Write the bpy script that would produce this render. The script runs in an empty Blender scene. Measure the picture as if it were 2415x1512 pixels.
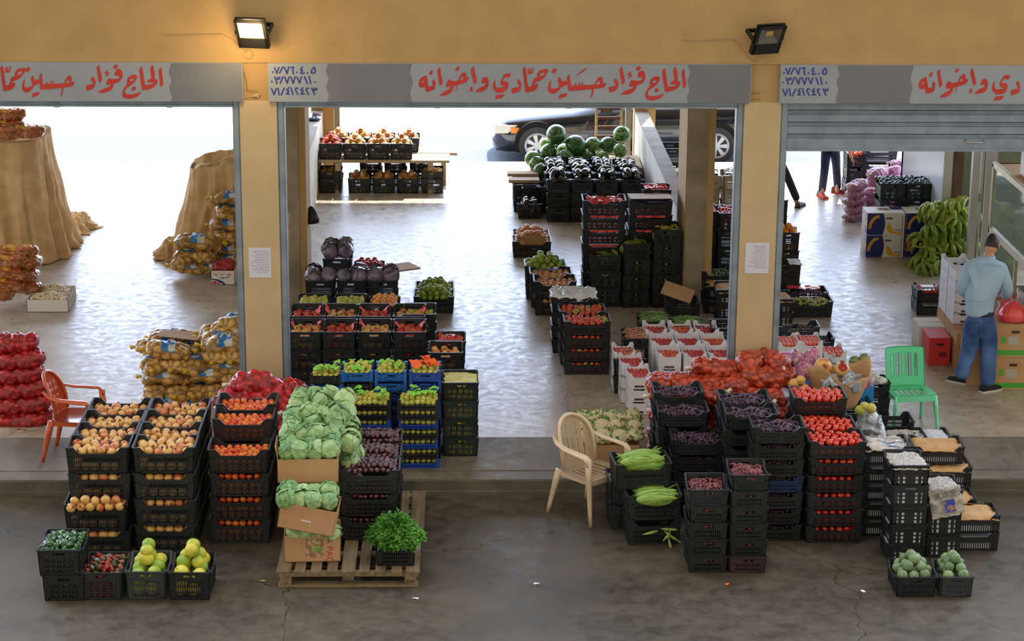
import time as _t; _T0=_t.time()
import bpy, bmesh, math, random
from mathutils import Vector, Matrix, noise, Euler
from mathutils.geometry import tessellate_polygon
R=math.radians; PI=math.pi
rng=random.Random(7)
SC=bpy.context.scene; COL=SC.collection
# ---------------- camera ----------------
F=5150.0; CX,CY=1207.5,756.0; TH=math.atan(1460/F); YAW=R(1.52); ROLL=.0075
CAM=Vector((0,-21.625,7.4))
fw=Vector((math.sin(YAW)*math.cos(TH),math.cos(YAW)*math.cos(TH),-math.sin(TH)))
r0=Vector((math.cos(YAW),-math.sin(YAW),0)); u0=r0.cross(fw)
rt=r0*math.cos(ROLL)+u0*math.sin(ROLL); up=u0*math.cos(ROLL)-r0*math.sin(ROLL)
cd=bpy.data.cameras.new('camera'); cam=bpy.data.objects.new('camera',cd); COL.objects.link(cam)
cd.sensor_fit='HORIZONTAL'; cd.sensor_width=36; cd.lens=36*F/2415; cd.clip_end=300; cd.clip_start=.1
m=Matrix((( rt.x,up.x,-fw.x,CAM.x),(rt.y,up.y,-fw.y,CAM.y),(rt.z,up.z,-fw.z,CAM.z),(0,0,0,1)))
cam.matrix_world=m; SC.camera=cam
def ray(px,py): return fw+rt*((px-CX)/F)-up*((py-CY)/F)
def G(px,py,z=0.0):
    d=ray(px,py); return CAM+d*((z-CAM.z)/d.z)
def P(px,py,Y=0.0):
    d=ray(px,py); return CAM+d*((Y-CAM.y)/d.y)
# ---------------- view, world, sun ----------------
vs=SC.view_settings; vs.view_transform='Standard'; vs.look='None'; vs.gamma=1; vs.use_curve_mapping=False; vs.exposure=0.8
w=bpy.data.worlds.new('sky'); SC.world=w; w.use_nodes=True; nt=w.node_tree; nt.nodes.clear()
o=nt.nodes.new('ShaderNodeOutputWorld'); bg=nt.nodes.new('ShaderNodeBackground'); tc=nt.nodes.new('ShaderNodeTexCoord')
sx=nt.nodes.new('ShaderNodeSeparateXYZ'); cr=nt.nodes.new('ShaderNodeValToRGB'); mr=nt.nodes.new('ShaderNodeMapRange')
nt.links.new(tc.outputs['Generated'],sx.inputs[0]); nt.links.new(sx.outputs['Y'],mr.inputs[0])
mr.inputs[1].default_value=-1; mr.inputs[2].default_value=1
cr.color_ramp.elements[0].position=0; cr.color_ramp.elements[0].color=(.55,.485,.40,1)
cr.color_ramp.elements[1].position=1; cr.color_ramp.elements[1].color=(3.4,4.1,5.6,1)
e=cr.color_ramp.elements.new(.48); e.color=(.49,.455,.40,1)
e=cr.color_ramp.elements.new(.75); e.color=(2.6,3.15,4.2,1)
nt.links.new(mr.outputs[0],cr.inputs[0]); nt.links.new(cr.outputs[0],bg.inputs[0]); bg.inputs[1].default_value=1.0
nt.links.new(bg.outputs[0],o.inputs[0])
sd=bpy.data.lights.new('sun','SUN'); sd.energy=6; sd.angle=R(1.5); sd.color=(1,.95,.86)
so=bpy.data.objects.new('sun',sd); COL.objects.link(so)
so.rotation_euler=Vector((-.18,-.72,-1.0)).to_track_quat('-Z','Y').to_euler()
# ---------------- helpers ----------------
def srgb(*c): return tuple((x/255/12.92 if x/255<=.04045 else ((x/255+.055)/1.055)**2.4) for x in c)+(1,)
MATS={}
def mat(name,c1,c2=None,rough=.6,scale=8,bump=0,bscale=40,metal=0,spec=.5,emit=None,es=1,alpha=1,coord='Object',rand=0,trans=0,detail=3,contrast=(.35,.65),coat=0,stretch=None,attr=None):
    if name in MATS: return MATS[name]
    m=bpy.data.materials.new(name); m.use_nodes=True; N=m.node_tree.nodes; L=m.node_tree.links; b=N['Principled BSDF']
    b.inputs['Roughness'].default_value=rough; b.inputs['Metallic'].default_value=metal; b.inputs['Specular IOR Level'].default_value=spec
    b.inputs['Base Color'].default_value=c1; b.inputs['Alpha'].default_value=alpha; b.inputs['Transmission Weight'].default_value=trans; b.inputs['Coat Weight'].default_value=coat
    tc=N.new('ShaderNodeTexCoord'); mp=N.new('ShaderNodeMapping'); L.new(tc.outputs[coord],mp.inputs[0])
    if stretch: mp.inputs['Scale'].default_value=stretch
    if rand:
        oi=N.new('ShaderNodeObjectInfo'); L.new(oi.outputs['Random'],mp.inputs['Location'])
        vm=N.new('ShaderNodeVectorMath'); vm.operation='SCALE'; vm.inputs['Scale'].default_value=37; vm.inputs[0].default_value=(1,1,1)
        cb=N.new('ShaderNodeCombineXYZ')
        for i in range(3): L.new(oi.outputs['Random'],cb.inputs[i])
        L.new(cb.outputs[0],vm.inputs[0]); L.new(vm.outputs[0],mp.inputs['Location'])
    if c2:
        nz=N.new('ShaderNodeTexNoise'); nz.inputs['Scale'].default_value=scale; nz.inputs['Detail'].default_value=detail; L.new(mp.outputs[0],nz.inputs[0])
        r=N.new('ShaderNodeValToRGB'); r.color_ramp.elements[0].position=contrast[0]; r.color_ramp.elements[1].position=contrast[1]
        r.color_ramp.elements[0].color=c1; r.color_ramp.elements[1].color=c2
        fac=nz.outputs[0]
        if rand:
            ad=N.new('ShaderNodeMath'); ad.operation='ADD'; mu=N.new('ShaderNodeMath'); mu.operation='MULTIPLY_ADD'; mu.inputs[1].default_value=rand; mu.inputs[2].default_value=-rand/2
            L.new(oi.outputs['Random'],mu.inputs[0]); L.new(mu.outputs[0],ad.inputs[0]); L.new(nz.outputs[0],ad.inputs[1]); fac=ad.outputs[0]
        L.new(fac,r.inputs[0]); colout=r.outputs[0]
        if attr:
            at=N.new('ShaderNodeAttribute'); at.attribute_name=attr; mx=N.new('ShaderNodeMix'); mx.data_type='RGBA'; mx.blend_type='MULTIPLY'; mx.inputs[0].default_value=1
            L.new(colout,mx.inputs[6]); L.new(at.outputs['Color'],mx.inputs[7]); colout=mx.outputs[2]
        L.new(colout,b.inputs['Base Color'])
    if bump:
        n2=N.new('ShaderNodeTexNoise'); n2.inputs['Scale'].default_value=bscale; n2.inputs['Detail'].default_value=5; L.new(mp.outputs[0],n2.inputs[0])
        bp=N.new('ShaderNodeBump'); bp.inputs['Strength'].default_value=bump; bp.inputs['Distance'].default_value=.02; L.new(n2.outputs[0],bp.inputs['Height']); L.new(bp.outputs[0],b.inputs['Normal'])
    if emit: b.inputs['Emission Color'].default_value=emit; b.inputs['Emission Strength'].default_value=es
    MATS[name]=m; return m
def s3(name,a,b=None,**k): return mat(name,srgb(*a),srgb(*b) if b else None,**k)
def tag(o,label=None,cat=None,group=None,kind=None):
    if label: o['label']=label
    if cat: o['category']=cat
    if group: o['group']=group
    if kind: o['kind']=kind
    return o
def link(name,me,m=None,parent=None,loc=None,rot=None,smooth=False):
    o=bpy.data.objects.new(name,me); COL.objects.link(o)
    if m is not None and not me.materials:
        for x in (m if isinstance(m,(list,tuple)) else [m]): me.materials.append(x)
    if parent: o.parent=parent
    if loc is not None: o.location=loc
    if rot is not None: o.rotation_euler=rot
    return o
def fin(bm,name='mesh',smooth=False,recalc=True):
    if recalc: bmesh.ops.recalc_face_normals(bm,faces=bm.faces)
    me=bpy.data.meshes.new(name); bm.to_mesh(me); bm.free()
    if smooth: me.polygons.foreach_set('use_smooth',[True]*len(me.polygons))
    return me
def box(bm,x0,x1,y0,y1,z0,z1,mi=0,M=None):
    c=[Vector(p) for p in ((x0,y0,z0),(x1,y0,z0),(x1,y1,z0),(x0,y1,z0),(x0,y0,z1),(x1,y0,z1),(x1,y1,z1),(x0,y1,z1))]
    if M is not None: c=[M@p for p in c]
    v=[bm.verts.new(p) for p in c]
    for f in ((3,2,1,0),(4,5,6,7),(0,1,5,4),(1,2,6,5),(2,3,7,6),(3,0,4,7)):
        bm.faces.new([v[i] for i in f]).material_index=mi
    return v
def B(*args,**k):
    bm=bmesh.new()
    for a in args: box(bm,*a)
    return fin(bm,**k)
def prism(bm,pts,d,mi=0,origin=None):
    """pts: list of 3D points (planar loop), d: extrusion vector"""
    a=[bm.verts.new(p) for p in pts]; b=[bm.verts.new(Vector(p)+d) for p in pts]; n=len(pts)
    bm.faces.new(a).material_index=mi; bm.faces.new(b[::-1]).material_index=mi
    for i in range(n): bm.faces.new((a[i],a[(i+1)%n],b[(i+1)%n],b[i])).material_index=mi
def tube(bm,pts,r,n=8,cap=True,mi=0,flat=1):
    pts=[Vector(p) for p in pts]; rs=r if isinstance(r,(list,tuple)) else [r]*len(pts); rings=[]; ref=None
    for i,p in enumerate(pts):
        t=(pts[min(i+1,len(pts)-1)]-pts[max(i-1,0)])
        t=t.normalized() if t.length>1e-9 else Vector((0,0,1))
        if ref is None: ref=Vector((0,0,1)) if abs(t.z)<.9 else Vector((1,0,0))
        a=t.cross(ref).normalized(); b=a.cross(t).normalized(); ref=b
        rings.append([bm.verts.new(p+(a*math.cos(2*PI*k/n)+b*math.sin(2*PI*k/n)*flat)*rs[i]) for k in range(n)])
    for i in range(len(rings)-1):
        for k in range(n): bm.faces.new((rings[i][k],rings[i][(k+1)%n],rings[i+1][(k+1)%n],rings[i+1][k])).material_index=mi
    if cap: bm.faces.new(rings[0][::-1]).material_index=mi; bm.faces.new(rings[-1]).material_index=mi
def struct(name,me,m,parent=None):
    o=link(name,me,m,parent)
    if not parent: o['kind']='structure'
    return o
def empty(name,loc,rz=0):
    o=bpy.data.objects.new(name,None); COL.objects.link(o); o.location=loc; o.rotation_euler=(0,0,rz); o.empty_display_size=.1; return o
def dup(o,loc=None,rz=None,label=None,group=None,rot=None):
    c=o.copy(); COL.objects.link(c)
    if loc is not None: c.location=loc
    if rz is not None: c.rotation_euler=(0,0,rz)
    if rot is not None: c.rotation_euler=rot
    if label: c['label']=label
    if group: c['group']=group
    for ch in [x for x in ALLCH.get(o.name,[])]:
        d=ch.copy(); COL.objects.link(d); d.parent=c
    return c
ALLCH={}
# ---------------- setting ----------------
ROAD=-.15; KY=-1.28; FZ=3.545; TZ=3.93; BY=13.2
def floor_mat(name,ca,cb,rough0,rough1,scale,bump,cracks=True,spec=.5):
    m=bpy.data.materials.new(name); m.use_nodes=True; N=m.node_tree.nodes; L=m.node_tree.links; b=N['Principled BSDF']
    tc=N.new('ShaderNodeTexCoord')
    n1=N.new('ShaderNodeTexNoise'); n1.inputs['Scale'].default_value=scale; n1.inputs['Detail'].default_value=9; n1.inputs['Roughness'].default_value=.62; n1.inputs['Distortion'].default_value=.6
    n2=N.new('ShaderNodeTexNoise'); n2.inputs['Scale'].default_value=scale*6.5; n2.inputs['Detail'].default_value=10; n2.inputs['Roughness'].default_value=.7; n2.inputs['Distortion'].default_value=.4
    L.new(tc.outputs['Object'],n1.inputs[0]); L.new(tc.outputs['Object'],n2.inputs[0])
    r=N.new('ShaderNodeValToRGB'); r.color_ramp.elements[0].position=.36; r.color_ramp.elements[1].position=.62; r.color_ramp.elements[0].color=ca; r.color_ramp.elements[1].color=cb
    mx=N.new('ShaderNodeMix'); mx.data_type='FLOAT'; mx.inputs[0].default_value=.45; L.new(n1.outputs[0],mx.inputs[2]); L.new(n2.outputs[0],mx.inputs[3]); L.new(mx.outputs[0],r.inputs[0])
    col=r.outputs[0]
    if cracks:
        v=N.new('ShaderNodeTexVoronoi'); v.feature='DISTANCE_TO_EDGE'; v.inputs['Scale'].default_value=.16
        nd=N.new('ShaderNodeTexNoise'); nd.inputs['Scale'].default_value=2.2; nd.inputs['Detail'].default_value=6; L.new(tc.outputs['Object'],nd.inputs[0])
        va=N.new('ShaderNodeVectorMath'); va.operation='MULTIPLY_ADD'; va.inputs[1].default_value=(.5,.5,.5); L.new(nd.outputs['Color'],va.inputs[0]); L.new(tc.outputs['Object'],va.inputs[2]); L.new(va.outputs[0],v.inputs['Vector'])
        lt=N.new('ShaderNodeMath'); lt.operation='LESS_THAN'; lt.inputs[1].default_value=.0007; L.new(v.outputs['Distance'],lt.inputs[0])
        m2=N.new('ShaderNodeMix'); m2.data_type='RGBA'; L.new(lt.outputs[0],m2.inputs[0]); L.new(col,m2.inputs[6]); m2.inputs[7].default_value=tuple(x*.45 for x in ca[:3])+(1,); col=m2.outputs[2]
    L.new(col,b.inputs['Base Color'])
    b.inputs['Specular IOR Level'].default_value=spec; rr=N.new('ShaderNodeMapRange'); rr.inputs[1].default_value=.35; rr.inputs[2].default_value=.65; rr.inputs[3].default_value=rough0; rr.inputs[4].default_value=rough1; L.new(n2.outputs[0],rr.inputs[0]); L.new(rr.outputs[0],b.inputs['Roughness'])
    bp=N.new('ShaderNodeBump'); bp.inputs['Strength'].default_value=bump; bp.inputs['Distance'].default_value=.01; n3=N.new('ShaderNodeTexNoise'); n3.inputs['Scale'].default_value=60; n3.inputs['Detail'].default_value=8; n3.inputs['Roughness'].default_value=.65; L.new(tc.outputs['Object'],n3.inputs[0]); L.new(n3.outputs[0],bp.inputs['Height']); L.new(bp.outputs[0],b.inputs['Normal'])
    return m
M_floor=floor_mat('shop_concrete',srgb(146,130,110),srgb(198,186,168),.24,.5,1.3,.12,spec=.9)
M_apron=floor_mat('apron_concrete',srgb(88,80,66),srgb(132,121,102),.5,.75,1.3,.3)
M_road=floor_mat('road_concrete',srgb(49,43,31),srgb(90,80,60),.4,.7,.8,.22)
M_kerb=s3('kerb_concrete',(88,84,72),(112,106,92),rough=.8,scale=3,bump=.4)
struct('floor',B((-9,9,0,BY,-.5,0)),M_floor)
struct('floor_apron',B((-9,9,KY+.26,-.002,-.5,0),(-9,9,KY,KY+.255,-.5,-.004)),M_apron)
struct('kerb',B((-9,9,KY-.02,KY,-.5,-.012),(-9,9,KY-.05,KY-.02,-.5,-.11)),M_kerb)
struct('road',B((-14,14,-34,KY-.05,-.6,ROAD)),M_road)
struct('street_kerb',B((-30,30,BY,14.2,-.5,.0)),s3('street_kerb_concrete',(205,200,190),(230,226,218),rough=.9,scale=2))
struct('street',B((-60,60,14.2,17.2,-.6,-.15)),s3('asphalt',(88,95,106),(114,121,132),rough=.9,scale=30,detail=8))
struct('ground_outside',B((-120,120,17.2,160,-.6,-.15)),s3('pale_ground',(215,210,200),(240,236,228),rough=.9,scale=1))
# facade
M_wall=s3('ochre_paint',(178,145,94),(188,155,104),rough=.75,scale=2.5,bump=.12,bscale=60,detail=6)
M_col=s3('cream_ochre_paint',(194,173,134),(203,182,143),rough=.75,scale=2.5,bump=.12,bscale=60,detail=6)
M_conc=s3('bare_concrete',(136,124,96),(178,166,140),rough=.85,scale=3,bump=.5,bscale=25,detail=9,contrast=(.3,.7))
M_steel=s3('galvanised_grey_paint',(124,140,156),(144,160,176),rough=.45,scale=5,bump=.06,bscale=30,metal=.2)
M_white=s3('white_plaster',(222,218,204),(206,198,176),rough=.8,scale=2.5,bump=.25,contrast=(.45,.75),detail=8)
CXS=[(-7.23,-6.87),(-2.165,-1.795),(2.895,3.265),(7.96,8.33)]
struct('wall_front',B((-9,9,0,.3,TZ,7.5),(-9,9,.02,.3,FZ,TZ)),M_wall)
for i,(a,b) in enumerate(CXS):
    struct('facade_column',B((a,b,0,.3,0,FZ)),M_col)
    for s,x in ((-1,a-.075),(1,b)):
        struct('trim_%d'%(2*i+(s>0)+1),B((x,x+.075,.03,.15,0,FZ-.0),(x+.015,x+.06,.018,.03,0,FZ)),M_steel)
struct('ceiling',B((-9,9,.3,BY+.4,3.75,4.0)),M_conc)
# interior piers and low walls
for i,(xc,) in enumerate(((-2.02,),(3.05,))):
    x0,x1=xc-.17,xc+.17
    struct('interior_pillar',B((x0,x1-.09,4.75+.25*i,5.5+.5*i,0,3.75)),M_conc)
    struct('interior_pillar_edge',B((x1-.09,x1,4.76+.25*i,5.5+.5*i,0,3.75),(x0-.012,x0,4.78+.25*i,5.5+.5*i,0,3.75)),M_wall)
for i,(a,b) in enumerate(((-2.34,-2.15),(2.885,3.09))):
    struct('wall_partition',B((a,b,5.4+.5*i,BY,0,1.03)),M_white)
    struct('wall_partition_coping',B((a,b,5.4+.5*i,BY,1.03,1.05)),s3('grey_coping',(150,142,130),(172,166,156),rough=.85,scale=3,bump=.3))
struct('back_pillar',B((-2.34,-1.98,BY-.02,BY+.35,0,3.75)),M_wall)
struct('back_pillar',B((2.885,3.22,BY-.02,BY+.35,0,3.75)),M_wall)
struct('trim_20',B((-1.97,-1.88,BY,BY+.12,0,3.75),(2.74,2.83,BY,BY+.12,0,3.75)),s3('dull_steel',(130,128,116),(150,146,132),rough=.5,scale=4))
struct('back_beam',B((-9,9,BY-.02,BY+.35,3.45,3.75)),M_wall)
# sign boards (painted roller-door boxes)
M_sign=s3('sign_grey',(146,154,166),(154,162,172),rough=.6,scale=2,bump=.05)
M_patch=s3('sign_dark_grey',(112,116,124),(120,124,132),rough=.6,scale=2,bump=.05)
M_red=s3('sign_red',(186,46,38),(198,58,48),rough=.55,scale=6); M_blue=s3('sign_blue',(40,52,130),(30,60,160),rough=.55,scale=9)
def polyflat(bm,pts,y,mi):
    vs=[bm.verts.new((p[0],y,p[1])) for p in pts]
    try: f=bm.faces.new(vs)
    except ValueError: return
    f.material_index=mi
def smoothpts(p):
    out=[]; n=len(p)
    for i in range(n):
        a,b,c=[Vector(p[(i+k)%n]) for k in (-1,0,1)]
        if (b-a).length>1e-6 and (c-b).length>1e-6 and (b-a).angle(c-b)<1.15: out+= [b.lerp(a,.2),b.lerp(c,.2)]
        else: out.append(b)
    return out
LETA=dict(o=(980,150),s=10.977,L=[
('h',[(275,305),(295,350),(310,450),(330,590),(400,580),(450,570),(440,520),(430,490),(450,430),(472,408),(505,440),(518,500),(505,580),(500,640),(470,680),(380,710),(285,738),(268,715),(255,640),(245,600),(190,615),(120,615),(92,580),(80,520),(92,440),(130,380),(190,335)],[(218,420),(225,480),(140,500),(165,465)]),
('h',[(395,175),(455,190),(410,300),(342,280)],0),('h',[(628,95),(640,120),(660,280),(685,400),(708,470),(690,510),(635,575),(610,510),(585,350),(560,180),(565,155)],0),
('h',[(868,408),(900,415),(945,460),(1100,435),(1130,370),(1190,270),(1230,230),(1275,222),(1305,250),(1312,310),(1315,360),(1380,345),(1370,390),(1330,465),(1250,510),(1090,545),(1065,640),(1025,775),(1045,640),(1055,560),(990,575),(975,650),(930,730),(860,790),(780,825),(635,835),(640,810),(720,740),(800,690),(895,645),(905,620),(890,595),(810,605),(790,590),(795,530),(820,460)],[(1210,328),(1235,350),(1240,405),(1150,425),(1180,370)]),
('h',[(1080,75),(1145,95),(1130,130),(1080,195),(1022,165)],0),('h',[(1490,65),(1505,70),(1530,200),(1570,370),(1592,440),(1560,500),(1520,540),(1505,510),(1470,350),(1440,230),(1430,170),(1450,120)],0),
('h',[(1505,570),(1470,610),(1465,650),(1495,685),(1470,710),(1385,720),(1415,700),(1405,650),(1430,610)],0),
('h',[(1800,340),(1850,355),(1885,400),(1892,480),(1880,570),(1850,650),(1780,700),(1700,725),(1570,740),(1552,725),(1600,670),(1660,625),(1760,580),(1815,545),(1812,505),(1790,495),(1740,520),(1705,490),(1710,450),(1745,375)],0)])
LETB=dict(o=(1160,150),s=16.1,L=[
('h',[(560,365),(690,370),(718,400),(690,470),(650,545),(620,540),(560,510),(500,520),(430,580),(410,630),(430,670),(560,675),(620,710),(632,770),(610,900),(570,990),(500,1050),(400,1095),(250,1110),(160,1090),(90,1010),(45,920),(35,840),(60,720),(100,650),(150,605),(130,680),(130,790),(160,880),(220,915),(300,915),(420,895),(505,860),(400,845),(345,810),(325,730),(335,650),(400,540),(440,460),(500,390)],0),
('h',[(155,1195),(490,1155),(420,1270),(380,1300),(130,1350),(112,1335)],0),
('h',[(1018,578),(1060,630),(1105,720),(1110,850),(1095,960),(1050,1040),(980,1080),(790,1140),(765,1125),(745,940),(1040,880),(1030,830),(965,720),(965,680),(990,610)],0),
('m',[(1248,105),(1275,150),(1300,300),(1330,560),(1375,870),(1480,870),(1530,780),(1560,680),(1575,590),(1620,560),(1720,520),(1712,440),(1740,350),(1820,260),(1900,230),(2060,200),(2120,220),(2142,260),(2100,370),(2000,520),(1850,640),(1700,700),(1590,745),(1600,762),(1750,778),(1740,860),(1690,960),(1600,1030),(1480,1065),(1300,1100),(1280,1080),(1240,800),(1200,500),(1165,250),(1170,220)],[(1820,385),(1900,350),(2020,345),(2030,360),(1940,440),(1810,495),(1825,430)]),
('m',[(1365,180),(1400,175),(1405,305),(1435,310),(1435,160),(1475,160),(1475,295),(1515,295),(1530,140),(1560,135),(1578,200),(1555,350),(1520,375),(1390,400),(1365,380),(1355,310)],0)])
LETC=dict(o=(1280,150),s=13.417,L=[
('n',[(355,145),(430,165),(455,200),(370,320),(335,300),(270,255)],0),
('n',[(265,508),(275,520),(250,620),(240,710),(260,770),(330,795),(400,790),(520,740),(505,640),(470,515),(490,460),(530,412),(560,440),(610,570),(770,535),(765,440),(800,370),(840,340),(860,370),(875,550),(895,700),(990,695),(1040,600),(1060,605),(1050,690),(1120,685),(1160,590),(1185,600),(1170,685),(1210,680),(1225,600),(1255,570),(1275,585),(1255,675),(1640,665),(1700,530),(1770,430),(1840,410),(1890,450),(1905,520),(1895,625),(2005,605),(1985,680),(1940,745),(1880,770),(1620,800),(1600,940),(1560,1040),(1510,1110),(1530,980),(1560,810),(1200,840),(840,870),(805,850),(785,650),(700,700),(580,740),(540,820),(470,890),(380,945),(280,955),(190,890),(160,810),(170,700),(200,610)],[(1775,543),(1805,580),(1820,650),(1690,660),(1720,590)]),
('n',[(550,970),(790,930),(740,1025),(720,1040),(520,1112),(497,1095)],0),('x',[(1430,108),(1420,140),(1200,310),(1050,400),(1040,385),(1130,310),(1300,170)],0),
('f',[(2300,457),(2340,490),(2390,590),(2395,650),(2370,760),(2310,850),(2130,915),(2105,895),(2085,750),(2320,690),(2300,640),(2245,570),(2265,510)],0)])
LETD=dict(o=(1420,150),s=11.5,L=[
('f',[(528,75),(545,95),(580,270),(622,470),(600,510),(550,572),(535,550),(500,350),(468,180),(475,155)],0),
('f',[(800,200),(765,270),(815,295),(800,340),(760,375),(680,400),(750,330),(680,310),(710,260)],0),
('f',[(1070,185),(1120,200),(1165,270),(1175,340),(1160,440),(1090,530),(1000,570),(935,590),(920,660),(880,740),(800,800),(650,840),(520,840),(515,815),(600,750),(700,710),(840,665),(850,635),(830,615),(750,625),(732,600),(745,520),(790,450),(845,435),(900,470),(1080,450),(1075,400),(1065,360),(980,380),(955,350),(975,270),(1010,210)],0),
('f',[(980,65),(1060,95),(1030,150),(975,200),(910,155)],0),
('f',[(1480,345),(1540,350),(1570,400),(1550,470),(1490,560),(1400,630),(1290,710),(1235,780),(1235,830),(1290,880),(1420,880),(1560,850),(1680,805),(1630,890),(1560,950),(1450,985),(1300,1000),(1200,960),(1165,890),(1175,800),(1220,700),(1300,600),(1290,500),(1330,410),(1400,360)],[(1370,470),(1430,450),(1490,470),(1480,490),(1395,540)]),
('f',[(1460,660),(1550,690),(1500,775),(1470,785),(1410,750)],0),
('f',[(1690,115),(1710,150),(1740,350),(1785,630),(1950,610),(2035,575),(1980,560),(1840,555),(1870,490),(1960,435),(1945,320),(1920,180),(1930,150),(1990,80),(2010,110),(2040,260),(2055,400),(2035,460),(2110,480),(2128,530),(2090,610),(2020,690),(1900,740),(1720,772),(1700,750),(1660,480),(1625,220),(1640,180)],0),
('f',[(2215,135),(2235,180),(2255,400),(2283,590),(2250,640),(2210,690),(2195,660),(2175,420),(2155,230),(2165,205)],0)])
DIG=[[(290,240),(380,470),(470,220)],[(620,210),(490,465)],[(680,225),(790,480),(850,215)],[(915,240),(1045,215),(1020,330),(1015,430),(1050,495)],[(1400,215),(1315,320),(1400,345),(1330,460),(1400,480),(1470,445)],
[(1850,220),(1760,340),(1745,440),(1830,475),(1900,430),(1900,300),(1850,220)],[(290,600),(340,700),(390,880)],[(340,690),(470,690),(500,650),(480,610)],[(420,680),(410,630)],[(625,600),(515,865)],[(690,605),(790,865),(865,605)],[(930,605),(1030,870),(1105,600)],[(1175,605),(1285,855),(1355,605)],
[(1480,600),(1590,875)],[(1660,590),(1725,870)],[(165,1060),(275,1310),(355,1070)],[(425,1050),(475,1320)],[(680,1045),(555,1325)],[(870,1025),(775,1130),(860,1165),(770,1290),(880,1285)],[(950,1040),(1020,1310)],[(1230,1060),(1140,1050),(1120,1120),(1215,1310)],
[(1425,1030),(1330,1130),(1425,1160),(1340,1290),(1475,1280)],[(1640,1065),(1560,1060),(1545,1130),(1645,1315)],[(1765,1045),(1880,1310)],[(1810,1130),(1920,1130),(1965,1080),(1950,1045)],[(1870,1120),(1860,1050)]]
DOTS=[(220,415),(1180,425),(1595,450),(188,790),(1890,810)]
SY=-.045
def xz(px,py): p=P(px,py,SY); return (p.x,p.z)
def strokes(bm,lines,w,y,mi):
    q_=0
    for l in lines:
        for a,b in zip(l,l[1:]):
            q_+=1; y-=.00012 if q_%2 else -.00012; y-=.00001
            a=Vector(a);b=Vector(b);d=(b-a).normalized(); n=Vector((-d.y,d.x))*w; e=d*w*.6
            polyflat(bm,[a-e-n,b+e-n,b+e+n,a-e+n],y,mi)
def sign(i,x0,x1,patches,words,digits,label):
    s=link('sign_board',B((x0,x1,SY,.05,FZ,TZ)),M_sign); tag(s,label,'sign')
    for (a,b) in patches:
        a1=P(a,190,SY).x; b1=P(b,190,SY).x; bm=bmesh.new(); pts=[]
        for k in range(17): pts.append((a1+.012*math.sin(k*.9+a)+rng.uniform(-.003,.003),FZ+.001+(TZ-FZ-.002)*k/16))
        for k in range(17): pts.append((b1+(0 if b in(571,1770) else .012*math.sin(k*.7+b)),TZ-.001-(TZ-FZ-.002)*k/16))
        polyflat(bm,pts,SY-.0015,0); link('paint_patch',fin(bm),M_patch,s)
    bm=bmesh.new()
    for keys,dx,dy,pivot,sc in words:
        for LT in (LETA,LETB,LETC,LETD):
            for k,out,hole in LT['L']:
                if k not in keys: continue
                def tr(p):
                    x=LT['o'][0]+p[0]/LT['s']; x=pivot+(x-pivot)*sc+dx; return Vector(xz(x,LT['o'][1]+p[1]/LT['s']+dy))
                loops=[[tr(p) for p in smoothpts(out)]]+([[tr(p) for p in hole]] if hole else [])
                vs=[bm.verts.new((p.x,SY-.003,p.y)) for l in loops for p in l]
                for t in tessellate_polygon([[Vector((p.x,p.y,0)) for p in l] for l in loops]):
                    f=bm.faces.new([vs[q] for q in t]); f.normal_update()
                    if f.normal.y>0: f.normal_flip()
    if len(bm.faces):
        link('red_lettering',fin(bm,recalc=False),[M_red,M_sign],s)['label']='red painted Arabic lettering'
    if digits is not None:
        bm=bmesh.new(); dx,dy=digits
        tr=lambda p: Vector(xz(630+p[0]/16.8+dx,145+p[1]/16.8+dy))
        strokes(bm,[[tr(p) for p in l] for l in DIG],.0062,SY-.003,0)
        for p in DOTS:
            c=tr(p); polyflat(bm,[c+Vector((math.cos(t*PI/4),math.sin(t*PI/4)))*.009 for t in range(8)],SY-.003,0)
        link('phone_numbers',fin(bm,recalc=False),M_blue,s)['label']='dark blue painted Arabic numerals'
    return s
sign(0,-7.2,P(573,190,SY).x,[(402,571)],[('f',-1233,-4,1500,1),('n',-1240,-3,1292,.9),('m',-1232,-3,1232,1)],None,'grey sign board over the burlap-covered piles, red Arabic name, dark grey patch at its end')
sign(1,P(632,190,SY).x,P(1772,190,SY).x,[(772,970),(1624,1770)],[('hmnxf',0,0,1200,1)],(0,0),'grey sign board over the middle shop with full red Arabic name and blue numbers')
sign(2,P(1840,190,SY).x,8.2,[(1976,2150)],[('h',1179,4,987,.99)],(1206,2),'grey sign board above the half-lowered shutter, blue numbers and red Arabic words')
# roller-door bottom bars and the lowered shutter
for i,(a,b) in enumerate(((-7.2+.3,-2.24),(-1.72,2.82))):
    bm=bmesh.new(); box(bm,a,b,.04,.1,FZ-.05,FZ-.002); box(bm,a,b,.0,.055,FZ-.065,FZ-.045); box(bm,a,b,.02,.03,FZ-.045,FZ-.012)
    for t in (.1,.33,.62,.86): x=a+(b-a)*t; box(bm,x,x+.06,-.005,.02,FZ-.07,FZ-.04)
    tag(link('roller_shutter',fin(bm),M_steel),'rolled-up metal shutter, only its bottom bar showing, over the '+('burlap-covered piles' if i==0 else 'middle shop'),'shutter')
za=P(2100,352,.07).z; bm=bmesh.new(); xa,xb=3.345,7.9
H=FZ-za; n=4; z=FZ-.002
for k in range(n):
    zt=z; zb=z-(H/n)*.72 if k<n-1 else za; 
    pr=[(.06,zt),(.045,zt-.01),(.045,zb+.01),(.06,zb)]
    prism(bm,[(xa,y,zz) for y,zz in pr]+[(xa,.09,zb),(xa,.09,zt)],Vector((xb-xa,0,0)))
    if k<n-1:
        for q in range(3):
            zz=zb-(H/n)*.28*(q+.15)/3; box(bm,xa,xb,.05,.09,zz-(H/n)*.07,zz)
        box(bm,xa,xb,.07,.09,zb-(H/n)*.28,zb)
    z=z-H/n
box(bm,xa,xb,.03,.06,za-.015,za+.012)
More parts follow.
